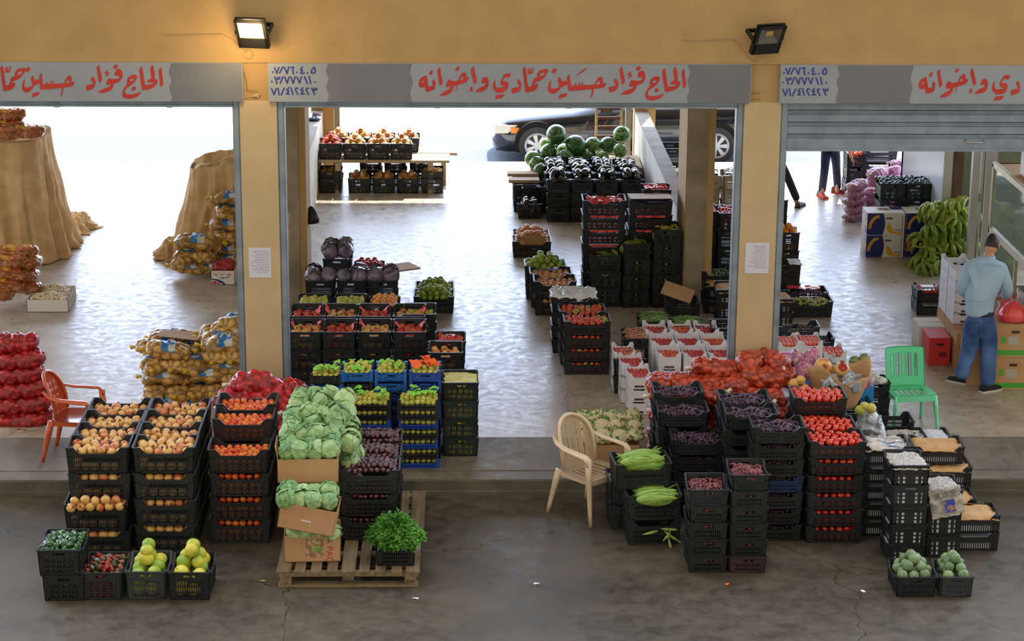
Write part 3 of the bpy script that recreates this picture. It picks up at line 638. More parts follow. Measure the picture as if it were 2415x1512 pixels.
def cust_bm():
    b=bmesh.new(); bmesh.ops.create_icosphere(b,subdivisions=4,radius=1)
    for v in b.verts:
        n=v.co.normalized(); d=noise.voronoi(n*3.4)[0][0]; v.co=n*(1+.13*(1-min(1,(d/.42)**2)))*Vector((1,1,.95)).length/1.7; v.co.z*=.95
    return b
def corn_bm(seed):
    rr=random.Random(seed); b=bmesh.new()
    tube(b,[(-1,0,0),(-.8,0,.01),(-.4,0,.03),(0,0,.04),(.45,0,.03),(.8,0,.0),(1.05,0,-.02)],[.06,.2,.27,.28,.22,.13,.04],9)
    for k in range(4):
        a=rr.uniform(0,2*PI); leaf(b,(-.75,math.cos(a)*.1,math.sin(a)*.1+.03),(1,rr.uniform(-.12,.12),rr.uniform(0,.1)),(0,math.cos(a),math.sin(a)),rr.uniform(1.2,1.7),.42,0,rr.uniform(-.03,.06),8)
    for k in range(2): leaf(b,(.55,0,.1),(1,rr.uniform(-.8,.8),rr.uniform(.1,.8)),(0,0,1),rr.uniform(.4,.7),.12,0,.4,6)
    return b
KD={}
def kind(k,name,label,cat,bms,mats,orient='any',n=1):
    mes=[]
    for b in bms: me=fin(b,name,smooth=True,recalc=False); [me.materials.append(x) for x in mats]; mes.append(me)
    KD[k]=[name,label,cat,mes,orient,mats]
kind('pom','pomegranate','yellow and red pomegranate','pomegranate',[pom_bm()],[M_pom,M_pomt])
kind('pomr','pomegranate','reddish pomegranate','pomegranate',[pom_bm()],[M_pomr,M_pomt])
kind('per','persimmon','orange-red persimmon','persimmon',[rd_bm(3,1,.88,.1,'star')],[M_peach,M_green])
kind('apr','orange','pale orange round fruit','fruit',[rd_bm(3,1,.95,.05,'dot')],[M_apri,M_green])
kind('tom','tomato','ripe red tomato','tomato',[rd_bm(3,1,.82,.14,'star')],[M_tom,M_green])
kind('tomg','tomato','part-green tomato','tomato',[rd_bm(3,1,.82,.14,'star')],[M_tomg,M_green])
kind('gua','guava','yellow-green guava','guava',[rd_bm(3,.97,1.02,.04,'dot')],[M_guava,s3('guava_calyx',(50,40,22),rough=.8)])
kind('lime','lime','green citrus fruit','citrus',[rd_bm(3,1,.96,.04,'dot')],[M_lime,M_green])
kind('pml','pomelo','large yellow-green pomelo','pomelo',[rd_bm(4,1,.98,.04,'dot')],[M_pomelo,M_green])
kind('ora','orange','bright orange','orange',[rd_bm(3,1,.95,.04,'dot')],[M_orange,M_green])
kind('plu','plum','shiny red plum','plum',[rd_bm(3,1,1.15,.05)],[M_plum,M_green])
kind('cht','tomato','orange-red tomato','tomato',[rd_bm(3,1,1.15,.05,'dot')],[M_cher,M_green])
kind('egg','aubergine','glossy black aubergine','aubergine',[egg_bm()],[M_egg,M_green],'lie')
kind('beg','baby_aubergine','small purple-brown aubergine','aubergine',[egg_bm(1.35,.12)],[M_begg,s3('aubergine_cap',(96,84,44),(76,50,40),rough=.5,scale=3)],'lie')
kind('mel','watermelon','striped green watermelon','watermelon',[melon_bm()],[M_melon,M_green],'lie')
kind('avo','avocado','dark green avocado','avocado',[rd_bm(3,.95,1.2,.02)],[M_avo,M_green])
kind('qui','green_fruit','olive green fruit','fruit',[rd_bm(3,1,.95,.03)],[s3('olive_fruit_skin',(96,118,58),(124,146,78),rough=.3,scale=2,coat=.5)])
kind('pep','pepper','small dark green pepper','pepper',[pep_bm()],[M_pep,M_green])
kind('pepr','pepper','red and green pepper','pepper',[pep_bm()],[M_pepr,M_green])
kind('cab','cabbage','leafy green cabbage','cabbage',[cab_bm(s) for s in (1,2,3)],[M_cab,M_cabd],'up')
kind('rcab','red_cabbage','dark purple red cabbage','cabbage',[cab_bm(s) for s in (5,6)],[M_rcab,M_rcabg],'up')
kind('cau','cauliflower','cream cauliflower with green leaves','cauliflower',[caul_bm(s) for s in (1,2)],[M_caul,M_cleaf],'up')
kind('cus','custard_apple','knobbly pale green custard apple','custard apple',[cust_bm()],[M_cust])
kind('ban','banana_hand','green banana hand','bananas',[hand_bm(9,1),hand_bm(7,2)],[M_ban],'up')
kind('bany','banana_hand','yellow-green banana hand','bananas',[hand_bm(7,3)],[M_bany],'up')
def seen_count(dg,o,pts):
    n=0
    for p in pts:
        d=(p-CAM); L=d.length; d.normalize(); pos=CAM
        hit,loc,nor,idx,ob,mt=SC.ray_cast(dg,pos,d,distance=L+.6)
        if hit and ob.original==o: n+=1
    return n
def merge_objs(obs,name,label,matlist):
    bm=bmesh.new()
    for o in obs:
        t=bmesh.new(); t.from_mesh(o.data); t.transform(o.matrix_world if o.matrix_world!=Matrix() else o.matrix_basis)
        mi=matlist.index(o.data.materials[0])
        for f in t.faces: f.material_index=mi
        tmp=bpy.data.meshes.new('t'); t.to_mesh(tmp); t.free(); bm.from_mesh(tmp); bpy.data.meshes.remove(tmp)
    bpy.data.batch_remove(obs)
    me=fin(bm,recalc=False); [me.materials.append(x) for x in matlist]; o=link(name,me); tag(o,label,'crate',kind='stuff'); return o
def flush():
    print('T build',_t.time()-_T0)
    by={}
    for q in REQ: by.setdefault(q[0],[]).append(q)
    rest={}; made={}
    for k,l in by.items():
        name,lab,cat,mes,orient,mats=KD[k]
        rest.setdefault(k,[]).extend([q for q in l if not q[5]])
        for q in l:
            if not q[5]: continue
            o=bpy.data.objects.new(name,rng.choice(mes)); COL.objects.link(o); o.location=q[1]; o.scale=(q[2],)*3
            if orient=='up': o.rotation_euler=(rng.uniform(-.5,.5),rng.uniform(-.5,.5),rng.uniform(0,6.28))
            elif orient=='lie': o.rotation_euler=(PI/2+rng.uniform(-.5,.5),rng.uniform(-.4,.4),rng.uniform(-.9,.9)+(PI if rng.random()<.4 else 0))
            else: o.rotation_euler=(rng.uniform(-1.2,1.2),rng.uniform(-1.2,1.2),rng.uniform(0,6.28))
            o['label']=q[3]; o['category']=cat; made.setdefault(name,[]).append((o,q,k))
    bpy.context.view_layer.update(); dg=bpy.context.evaluated_depsgraph_get()
    for name,l in made.items():
        sc=[]
        for o,q,k in l:
            c=q[1]; r=q[2]*.75; n=seen_count(dg,o,[c,c+Vector((0,-.3*r,r)),c+Vector((.7*r,0,.3*r)),c+Vector((-.7*r,-.2*r,0))]); sc.append((n*(q[2]/(c-CAM).length)**2,o,q,k))
        sc.sort(key=lambda t:-t[0]); keep=[t for t in sc if t[0]>0][:290]; ks=set(t[1].name for t in keep)
        dl=[t for t in sc if t[1].name not in ks]
        for t in dl: rest.setdefault(t[3],[]).append(t[2])
        bpy.data.batch_remove([t[1] for t in dl])
        gl={}
        for t in keep: gl[t[2][3]]=gl.get(t[2][3],0)+1
        for t in keep:
            if gl[t[2][3]]>1: t[1]['group']=t[2][4]
    b0=bmesh.new(); bmesh.ops.create_icosphere(b0,subdivisions=2,radius=1); ico=([v.co.copy() for v in b0.verts],[tuple(v.index for v in f.verts) for f in b0.faces]); b0.free()
    for k,l in rest.items():
        if not l: continue
        name,lab,cat,mes,orient,mats=KD[k]; V=[];Fc=[];MI=[]
        src=([v.co.copy() for v in mes[0].vertices],[tuple(p.vertices) for p in mes[0].polygons],[p.material_index for p in mes[0].polygons])
        for q in l:
            n0=len(V)
            if orient=='up' and q[2]>.08:
                M=Matrix.Translation(q[1])@Matrix.Scale(q[2],4)@Matrix.Rotation(q[1].x*90,4,'Z'); V+=[M@c for c in src[0]]; Fc+=[tuple(a+n0 for a in f) for f in src[1]]; MI+=src[2]
            else:
                st_=(.5,.5,1.6) if k in('ban','bany') else (1,1,.95)
                V+=[Vector((c.x*st_[0]*q[2],c.y*st_[1]*q[2],c.z*st_[2]*q[2]))+q[1] for c in ico[0]]; Fc+=[tuple(a+n0 for a in f) for f in ico[1]]; MI+=[0]*len(ico[1])
        me=bpy.data.meshes.new(name+'_heap'); me.from_pydata(V,[],Fc); me.polygons.foreach_set('material_index',MI); me.polygons.foreach_set('use_smooth',[True]*len(Fc)); me.update(); [me.materials.append(x) for x in mats]
        o=link(name+'_heap',me); tag(o,f'heaped {lab} seen through crate slots and deeper down'[:90],'produce',kind='stuff')
def cull_crates(limit=292):
    cr=[o for o in COL.objects if o.name.split('.')[0] in('crate','crate_support') and o.type=='MESH']
    bpy.context.view_layer.update(); dg=bpy.context.evaluated_depsgraph_get(); sc=[]
    for o in cr:
        bb=[Vector(c) for c in o.bound_box]; x0,x1=bb[0].x,bb[6].x; y0,y1=bb[0].y,bb[6].y; H=bb[6].z; M=o.matrix_world; pts=[]
        for u in (.04,.5,.96):
            for z in (.06,.5,.97):
                for (a,b) in ((x0+(x1-x0)*u,y0+.004),(x0+(x1-x0)*u,y1-.004),(x0+.004,y0+(y1-y0)*u),(x1-.004,y0+(y1-y0)*u)): pts.append(M@Vector((a,b,H*z)))
        sc.append((seen_count(dg,o,pts)/(o.location-CAM).length**2,o))
    sc.sort(key=lambda t:-t[0]); drop=[t[1] for t in sc[limit:]]+[t[1] for t in sc[:limit] if t[0]==0]
    ml=[CM[k][0] for k in CM]; print('crates',len(cr),'dropped',len(drop))
    if drop: merge_objs(drop,'hidden_crates','the remaining stacked crates mostly hidden behind the front rows',ml)
RLAB={'tomg':' of the part-green tomato stack','cht':' of the orange-red tomato trays','tom':' of the red tomato stack','pomr':' of the reddish pomegranates','apr':' of the pale orange fruit','ora':' of the bright oranges','pepr':', red and green','pep':', dark green'}
REST={}
# surfaces of uncountable things
ICO={}
def ico_src(n):
    if n not in ICO:
        b=bmesh.new(); bmesh.ops.create_icosphere(b,subdivisions=n,radius=1); ICO[n]=([v.co.copy() for v in b.verts],[tuple(v.index for v in f.verts) for f in b.faces]); b.free()
    return ICO[n]
def berry_mesh(w,d,m,n,r,seed,mound=.03,key=None):
    rr=random.Random(seed); V=[];Fc=[]; vs_,fs=ico_src(2 if r>.012 else 1)
    for k in range(n):
        x=rr.uniform(-w/2,w/2);y=rr.uniform(-d/2,d/2); z=mound*(1-(2*x/w)**2)*(1-(2*y/d)**2)+.03*noise.noise(Vector((x*9,y*9,seed)))+rr.uniform(-.012,.004)
        q=r*rr.uniform(.8,1.1); c=Vector((x,y,z)); n0=len(V); V+=[v*q+c for v in vs_]; Fc+=[tuple(a+n0 for a in f) for f in fs]
    me=bpy.data.meshes.new('berries'); me.from_pydata(V,[],Fc); me.polygons.foreach_set('use_smooth',[True]*len(Fc)); me.materials.append(m); return me
BER={}
def berries(T,w,d,z,m,name,label,r=.0115,n=420,mound=.03):
    key=(m.name,round(w,2),round(d,2),n)
    if key not in BER: BER[key]=berry_mesh(w,d,m,n,r,len(BER)+1,mound)
    o=link(name,BER[key]); o.matrix_world=T@Matrix.Translation((0,0,z)); tag(o,label,name.split('_')[-1] if name!='grapes' else 'grapes',kind='stuff'); return o
def pods(T,w,d,z,m,name,label,L=.11,r=.005,n=240,mound=.03,seed=1):
    rr=random.Random(seed); bm=bmesh.new()
    for k in range(n):
        x=rr.uniform(-w/2,w/2)*.85;y=rr.uniform(-d/2,d/2)*.85; a=rr.gauss(0,.8); zz=mound*(1-(2*x/w)**2)+rr.uniform(-.02,.02); l=L*rr.uniform(.7,1.2)/2; c=rr.uniform(-.2,.2)*L
        dx,dy=math.cos(a),math.sin(a)
        tube(bm,[(x-dx*l,y-dy*l,zz-.006),(x-dy*c*.4,y+dx*c*.4,zz+.008),(x+dx*l,y+dy*l,zz+rr.uniform(-.012,.01))],[r*.5,r,r*.5],5)
    o=link(name,fin(bm,smooth=True,recalc=False),m); o.matrix_world=T@Matrix.Translation((0,0,z)); tag(o,label,'beans',kind='stuff'); return o
# lumpy net sacks
def sack_mesh(seed,L=.6,W=.34,H=.17,cell=.055,amp=.016,cols=((1,1,1),(.7,.7,.7)),res=(70,44),pinch=.5,elong=(1,1,1)):
    rr=random.Random(seed); me=bpy.data.meshes.new('sack'); nu,nv=res; V=[];Fc=[];C=[]
    for i in range(nu+1):
        t=i/nu; u=(t-.5)*2; e=(1-abs(u)**3.2)**.42 if abs(u)<1 else 0; e=max(e,.16 if 0<i<nu else .05)
        for j in range(nv):
            a=2*PI*j/nv; ca,sa=math.cos(a),math.sin(a); y=abs(ca)**.75*(1 if ca>0 else -1)*W/2*e; z=abs(sa)**.85*(1 if sa>0 else -1)*H/2*(e**.85)
            p=Vector((u*L/2,y,z)); bend=.02*math.sin(u*2+seed); p.z+=bend; n=Vector((u*.35,y/(W/2)**2*.3 if 0 else ca*.8,sa)).normalized()
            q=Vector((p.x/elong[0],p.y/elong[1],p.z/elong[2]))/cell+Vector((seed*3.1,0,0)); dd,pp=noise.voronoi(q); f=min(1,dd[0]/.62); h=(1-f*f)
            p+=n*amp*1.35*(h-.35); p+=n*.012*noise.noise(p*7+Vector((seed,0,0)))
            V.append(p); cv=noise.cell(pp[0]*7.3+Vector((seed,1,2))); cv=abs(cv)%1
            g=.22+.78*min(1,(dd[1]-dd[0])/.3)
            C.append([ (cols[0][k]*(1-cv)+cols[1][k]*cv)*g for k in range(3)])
    for i in range(nu):
        for j in range(nv): Fc.append((i*nv+j,i*nv+(j+1)%nv,(i+1)*nv+(j+1)%nv,(i+1)*nv+j))
    Fc.append(tuple(range(nv))[::-1]); Fc.append(tuple(nu*nv+j for j in range(nv)))
    me.from_pydata(V,[],Fc); ca=me.color_attributes.new('lump','FLOAT_COLOR','POINT')
    for i,c in enumerate(C): ca.data[i].color=(c[0],c[1],c[2],1)
    me.polygons.foreach_set('use_smooth',[True]*len(me.polygons)); me.validate(); me.update(); bmx=bmesh.new(); bmx.from_mesh(me); bmesh.ops.recalc_face_normals(bmx,faces=bmx.faces); bmx.to_mesh(me); bmx.free()
    return me
def band_mesh(src,u0,u1,a0,a1,off,nu,nv):
    V=[];Fc=[];idx={}
    i0,i1=int(u0*nu),int(u1*nu); j0,j1=int(a0*nv),int(a1*nv)
    for i in range(i0,i1+1):
        for j in range(j0,j1+1):
            v=src.vertices[i*nv+j%nv]; idx[(i,j)]=len(V); V.append(v.co+v.normal*off)
    for i in range(i0,i1):
        for j in range(j0,j1): Fc.append((idx[(i,j)],idx[(i+1,j)],idx[(i+1,j+1)],idx[(i,j+1)]))
    me=bpy.data.meshes.new('band'); me.from_pydata(V,[],Fc); me.polygons.foreach_set('use_smooth',[True]*len(me.polygons)); return me
def net_mat(name,base,rough=.4,coat=.2,sc=170,net=None,amt=.25):
    m=bpy.data.materials.new(name); m.use_nodes=True; N=m.node_tree.nodes; L=m.node_tree.links; b=N['Principled BSDF']; b.inputs['Roughness'].default_value=rough; b.inputs['Coat Weight'].default_value=coat
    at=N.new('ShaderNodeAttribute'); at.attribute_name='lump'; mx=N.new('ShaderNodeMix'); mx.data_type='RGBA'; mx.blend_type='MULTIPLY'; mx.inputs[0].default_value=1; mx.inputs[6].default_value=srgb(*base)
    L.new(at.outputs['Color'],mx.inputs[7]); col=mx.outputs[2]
    tc=N.new('ShaderNodeTexCoord'); w=N.new('ShaderNodeTexWave'); w.inputs['Scale'].default_value=sc/6; w.inputs['Distortion'].default_value=1.5; w.bands_direction='DIAGONAL'; L.new(tc.outputs['Object'],w.inputs[0])
    if net:
        m2=N.new('ShaderNodeMix'); m2.data_type='RGBA'; mm=N.new('ShaderNodeMath'); mm.operation='MULTIPLY'; mm.inputs[1].default_value=amt; L.new(w.outputs['Fac'],mm.inputs[0]); L.new(mm.outputs[0],m2.inputs[0]); L.new(col,m2.inputs[6]); m2.inputs[7].default_value=srgb(*net); col=m2.outputs[2]
    L.new(col,b.inputs['Base Color']); bp=N.new('ShaderNodeBump'); bp.inputs['Strength'].default_value=.12; bp.inputs['Distance'].default_value=.003; L.new(w.outputs['Fac'],bp.inputs['Height']); L.new(bp.outputs[0],b.inputs['Normal'])
    return m
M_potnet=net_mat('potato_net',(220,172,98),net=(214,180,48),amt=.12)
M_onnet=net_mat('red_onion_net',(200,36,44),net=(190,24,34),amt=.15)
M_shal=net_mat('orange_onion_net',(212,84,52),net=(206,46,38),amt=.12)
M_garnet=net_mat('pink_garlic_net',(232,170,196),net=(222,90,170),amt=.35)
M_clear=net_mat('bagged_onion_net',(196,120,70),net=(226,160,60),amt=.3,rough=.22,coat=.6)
def crumple(w,d,seed,h=.03,res=26,edge=.25,drop=0,thick=.0015,tears=.12):
    """crumpled sheet centred on origin"""
    V=[];Fc=[]; n=res
    for i in range(n+1):
        for j in range(n+1):
            u=i/n-.5;v=j/n-.5; x=u*w;y=v*d; k=1+tears*noise.noise(Vector((u*6,v*6,seed)))
            z=h*(1-abs(noise.noise(Vector((x*9+seed,y*9,0))))*2.2+noise.noise(Vector((x*24,y*24,seed)))*.35)-drop*max(0,max(abs(u),abs(v))*2-(1-edge))/edge
            V.append(Vector((x*k,y*k,z)))
    for i in range(n):
        for j in range(n): a=i*(n+1)+j; Fc.append((a,a+n+1,a+n+2,a+1))
    me=bpy.data.meshes.new('sheet'); me.from_pydata(V,[],Fc); return me
def sheet(name,label,cat,loc,w,d,m,seed=1,h=.03,rz=0,drop=0,rx=0,ry=0,smooth=False,kind=None):
    me=crumple(w,d,seed,h,drop=drop); o=link(name,me,m,None,loc,(rx,ry,rz)); md=o.modifiers.new('t','SOLIDIFY'); md.thickness=.002
    if smooth: me.polygons.foreach_set('use_smooth',[True]*len(me.polygons))
    tag(o,label,cat,kind=kind); return o
# ---------------- crate stacks ----------------
def at(px,py,z=0.0): p=G(px,py,z); return p.x,p.y
def st(px,py,z,*a,**k):
    """front-bottom edge centre given by its picture point on the plane z"""
    x,y=at(px,py,z); return stack(x,y,a[0] if False else k.pop('base',z),*a,**k)
def strim(px,py,zr,base,n,*a,**k):
    x,y=at(px,py,zr); return stack(x,y,base,n,*a,**k)
W4=['front row','second row','third row','rear row']
# pomegranates on the road, beside the orange chair
for i in range(4):
    yy=-2.81+.375*i
    if i==0: stack(-3.265,yy,ROAD,4,'pom',.045,'pomegranates','chair-side pomegranate column, front row',H=.256,offs=[(.01,-.13),(-.01,-.13),(.02,0),(.0,0)],fz=.065)
    else: stack(-3.265+.01*i,yy,ROAD,4,'pom',.045,'pomegranates','chair-side pomegranate column, '+W4[i],H=.256,low=False,slots=False,fz=.085)
    stack(-2.665,yy,ROAD,4,'pom',.045,'pomegranates','persimmon-side pomegranate column, '+W4[i],H=.256,low=(i==0),slots=(i==0),lowfill=(i==0),fz=(.06,.09,.085,.07)[i])
# the uncovered crate edge in the protruding lower half
T=T_of(-3.27,-2.95,ROAD,0)
layer(Matrix.Translation((-3.265,-2.87,ROAD)),.52,.2,.512-.03,'pom',.042,'yellow and red pomegranate on the jutting crate of the chair-side column','pomegranates on the jutting crate')
layer(Matrix.Translation((-3.265,-2.90,ROAD)),.46,.1,.512+.03,'pom',.042,'yellow and red pomegranate on the jutting crate of the chair-side column','pomegranates on the jutting crate')
stack(-2.0,-2.62,ROAD,4,'per',.033,'persimmons','front persimmon stack',H=.234,fz=.085)
stack(-2.0,-2.235,ROAD,5,'per',.033,'persimmons','middle persimmon stack',H=.222,fz=.08,low=False)
stack(-2.0,-1.85,ROAD,5,'per',.033,'persimmons','rear persimmon stack',H=.226,fz=.08,low=False)
# four small crates on the road in front
stack(-3.43,-3.96,ROAD,2,'pep',.026,'green peppers','pepper stack at the road corner',face='S',L=.52,W=.38,H=.24,fz=.03,mound=1,offs=[(.03,0),(0,0)])
stack(-3.08,-3.95,ROAD,1,'pepr',.028,'mixed peppers','on the road between green peppers and pomelos',face='S',L=.5,W=.365,H=.262,fz=.04,mound=1,low=False)
stack(-2.70,-3.93,ROAD,1,'pml',.062,'pomelos','grey crate on the road heaped with pomelos',face='S',L=.5,W=.355,H=.262,m='gry',fz=.03,mound=2,low=False)
stack(-2.32,-3.95,ROAD,1,'pml',.062,'yellow pomelos','end of the road row beside the pallet',face='S',L=.5,W=.37,H=.262,fz=.03,mound=2,low=False)
# aubergines and arugula on the pallets
stack(-.79,-2.92,0,3,'beg',.026,'baby aubergines','front aubergine stack on the pallet',L=.56,H=.23,fz=.02,mound=1)
stack(-.79,-2.53,0,3,'beg',.026,'baby aubergines','middle aubergine stack on the pallet',L=.56,H=.23,fz=.02,mound=1,low=False)
stack(-.79,-2.14,0,3,'beg',.026,'baby aubergines','rear aubergine stack on the pallet',L=.56,H=.235,fz=.02,mound=1,low=False)
o=stack(-.54,-3.54,0,1,None,0,'arugula','at the pallet corner',face='S',L=.42,W=.36,H=.21)
bm=bmesh.new(); rr=random.Random(3)
for k in range(1500):
    a=rr.uniform(0,6.28); q=rr.uniform(0,1)**.55; hh=.2*(1-q*q*.8)*rr.uniform(.2,1); x=math.cos(a)*q*.2; y=math.sin(a)*q*.23; d=(math.cos(a)*q*1.4+rr.uniform(-.5,.5),math.sin(a)*q*1.4+rr.uniform(-.5,.5),rr.uniform(-.1,1.0)); leaf(bm,(x,y,hh-.04*q),d,(rr.uniform(-1,1),rr.uniform(-1,1),1),rr.uniform(.045,.1),rr.uniform(.02,.045),0,rr.uniform(.0,.6),4,.35)
for k in range(60):
    a=rr.uniform(0,6.28); q=rr.uniform(.2,1); tube(bm,[(math.cos(a)*q*.08,math.sin(a)*q*.08,-.02),(math.cos(a)*q*.19,math.sin(a)*q*.2,.16+.04*rr.random())],.0025,4)
o=link('arugula',fin(bm,recalc=False),M_leafy,None,(-.54,-3.33,.2)); tag(o,'loose heap of bright green arugula leaves above the pallet-corner crate','arugula',kind='stuff')
# guava trays
gx=(-.855,-.375)
stack(gx[0],-.97,0,7,'gua',.027,'guavas','guava tower nearer the cabbages',L=.42,W=.34,H=.106,style='tray',ms=['blk','blu','blk','blu','dbl','blk','blk'],fz=.04,slots=False,mound=1)
stack(gx[1],-.97,0,7,'gua',.027,'guavas','guava tower nearer the open passage',L=.43,W=.34,H=.106,style='tray',ms=['dbl','blk','dbl','blk','dbl','blk','blk'],fz=.04,slots=False,mound=1)
strim(766,952,.66,0,3,'gua',.027,'guavas','black crate tower behind the cabbage boxes',L=.42,H=.222,mound=1,fz=.03,low=False)
for i,(px,py,mm,n) in enumerate(((766,886,['blk']*5+['blk','blu','blk'],8),(842,870,['dbl']*6+['blk','blu'],8),(922,870,['dbl']*6+['blu','blu'],8),(1002,870,['dbl']*8,8))):
    x,y=at(px,py,.93)
    stack(x,-.6,0,n,'gua',.027,'guavas',['guava tower against the pomegranate wall, cabbage end','second guava tower along the pomegranate wall','third guava tower along the pomegranate wall','guava tower with orange paper beside the sheet-covered crate'][i],L=.33,W=.36,H=.117 if i else .113,style='euro',ms=mm,fz=.03,slots=False,mound=1,low=False)
def papers(T,w,d,z,m,label,group,n,seed,s=.07):
    rr=random.Random(seed); me0=crumple(s,s,seed,.02,res=6); me0.materials.append(m)
    for k in range(n):
        o=bpy.data.objects.new('wrapping_paper',me0); COL.objects.link(o)
        o.matrix_world=T@Matrix.Translation((rr.uniform(-w/2,w/2),rr.uniform(-d/2,d/2),z-.012+rr.uniform(-.008,.01)))@Euler((rr.uniform(-.3,.3),rr.uniform(-.3,.3),rr.uniform(0,6))).to_matrix().to_4x4()
        tag(o,label,'paper',group)
M_gp=s3('lime_green_tissue',(110,200,60),(150,224,90),rough=.6,scale=8); M_op=s3('orange_tissue',(250,96,36),(255,120,60),rough=.6,scale=8)
papers(T_of(gx[0],-.8,.742,0),.36,.26,.03,M_gp,'lime green tissue on the guava tower nearer the cabbages','green tissue, guava tower nearer the cabbages',8,1)
papers(T_of(gx[1],-.8,.742,0),.36,.26,.03,M_gp,'lime green tissue on the guava tower nearer the passage','green tissue, guava tower nearer the passage',12,2)
for i,px in enumerate((766,842,922)):
    papers(T_of(at(px,870,.93)[0],-.42,.93,0),.26,.28,.0,M_gp,'lime green tissue on the '+['first','second','third'][i]+' guava tower by the pomegranate wall','green tissue, guava tower %s'%['one','two','three'][i],8,i+4)
papers(T_of(at(1002,870,.93)[0],-.38,.93,0),.28,.26,.03,M_op,'bright orange tissue on the end guava tower','orange tissue',12,9,.09)
stack(.045,-.62,0,4,'gua',.03,'wrapped fruit','covered tower beside the open passage',face='S',L=.46,W=.37,H=.2,ms=['grn','grn','grn','blk'],low=True,tops=False)
sheet('paper_sheet','pale yellow-green paper sheet covering the top crate beside the passage','paper',(.045,-.39,.765),.33,.36,s3('pale_green_paper',(206,204,130),(216,214,146),rough=.6),4,.012)
# pomegranate wall behind
XC=[718,799,881,966]
NM=['column-side','second','third','passage-side']
PR=[('front',784,.86),('rear',747,.86)]
for j,(rw,py,zr) in enumerate(PR):
    for i,px in enumerate(XC):
        strim(px,py,zr,0,4,'pomr' if (i+j)%2 else 'pom',.041,'pomegranates',f'{NM[i]} {rw} pomegranate tower by the column',face='S',L=.56,W=.362,H=.218,fz=.085,low=(j==0))
M_pink=s3('pink_red_tissue',(226,70,80),(240,110,110),rough=.5,scale=10)
k=0
for j,(rw,py,zr) in enumerate(PR):
    for i,px in enumerate(XC):
        x,y=at(px,py,zr)
        for s in (-1,1):
            k+=1
            if k%3==0: continue
            o=sheet('wrapping_paper',f'pink-red tissue at one side of the {NM[i]} {rw} pomegranate crate','paper',(x+s*.15,y+.22+.05*(k%3),zr-.0),.07,.13,M_pink,k,.03,ry=s*-.9); o['group']=f'pink tissue, {NM[i]} {rw} pomegranates'
strim(736,718,.66,0,3,'gua',.03,'pale guavas','tower behind the column-side pomegranates',face='S',L=.5,W=.37,H=.222,fz=.04,low=False)
strim(824,718,.66,0,3,'gua',.03,'pale guavas','tower behind the second pomegranates',face='S',L=.5,W=.37,H=.222,fz=.04,low=False)
strim(905,722,.60,0,3,'ora',.038,'oranges','orange tower behind the pomegranate wall',face='S',L=.5,W=.37,H=.2,fz=.02,low=False,mound=1)
strim(989,742,.86,0,4,'gua',.03,'pale guavas','tower squeezed beside the passage-side pomegranates',face='S',L=.5,W=.37,H=.218,fz=.09,low=False)
strim(1051,833,.83,0,4,'pom',.041,'pomegranates','short pomegranate tower behind the guavas',face='S',L=.46,W=.365,H=.211,fz=.085)
strim(1062,806,.83,0,4,'pomr',.038,'mixed pomegranates','last pomegranate tower toward the passage',face='S',L=.4,W=.33,H=.211,fz=.05,low=False)
# red cabbages, apples, limes
for i,px in enumerate((755,828,902)):
    strim(px,664,.62,0,3,None,0,'red cabbages',['red cabbage tower by the interior pillar','middle red cabbage tower','red cabbage tower toward the passage'][i],face='S',L=.52,W=.365,H=.21)
x,y=at(795,611,.86); stack(x,y,.63,1,None,0,'red cabbages','raised above the other red cabbages',face='S',L=.48,W=.35,H=.225)
def cabs(lst,k,lab,group,r):
    for p in lst: request(k,p,r*rng.uniform(.92,1.08),lab,group)
cabs([(x-.09,y+.12,.93),(x+.09,y+.12,.93),(x-.08,y+.33,.94),(x+.09,y+.33,.95)],'rcab','dark red cabbage in the raised crate','raised red cabbages',.105)
for i,px in enumerate((755,828,902)):
    x,y=at(px,664,.62); cabs([(x+sx*.09,y+.12+sy*.2,.66) for sx in (-1,1) for sy in (0,1)],'rcab','dark red cabbage in the '+['pillar-side','middle','passage-side'][i]+' red cabbage tower','red cabbages %d'%i if 0 else 'red cabbages, '+['pillar-side','middle','passage-side'][i]+' tower',.105)
strim(868,634,.62,0,3,'plu',.038,'red apples','apple crate behind the red cabbages',face='S',L=.42,W=.38,H=.21,fz=.02,low=False,mound=1)
stack(-.28,4.78,0,1,'lime',.037,'green citrus','front citrus crate on the passage floor',L=.52,H=.222,fz=.03,mound=2)
stack(-.27,5.18,0,1,'lime',.037,'green citrus','rear citrus crate on the passage floor',L=.5,H=.222,fz=.03,mound=2,low=False)
tag(link('cardboard_sheet',B((-.28,.28,-.18,.18,0,.006)),s3('cardboard',(176,138,96),(190,152,110),rough=.8,scale=4),None,(G(935,632).x,G(935,632).y,.004),(0,0,.5)),'flat cardboard piece on the floor behind the red cabbages','cardboard')
# pomegranate shelf at the back
M_plank=s3('weathered_plank',(176,148,112),(204,180,146),rough=.8,scale=3,stretch=(.3,6,6),bump=.2)
Z1=P(890,378,11.75).z
def bench(x0,x1,y0,y1,z,label,legs):
    e=empty('plank_bench',((x0+x1)/2,(y0+y1)/2,0)); tag(e,label,'bench'); L=(x1-x0)/2; D=(y1-y0)/2
    for k in range(3): link('plank',B((-L,L,-D+D*.68*k,-D+D*.68*k+D*.6,z-.04,z)),M_plank,e)
    for sx in legs: link('leg',B((sx-.04,sx+.04,-D,D,0,z-.042)),M_plank,e)
a=at(755,384,Z1); b=at(1060,384,Z1)
bench(-2.14,b[0],11.74,12.3,Z1,'low plank bench holding the front upper pomegranate crates',(-.72,.72))
c=P(1078,358,12.45); bench(-2.12,c.x,12.36,12.95,c.z,'rear plank bench jutting farther toward the passage',(-.85,.85))
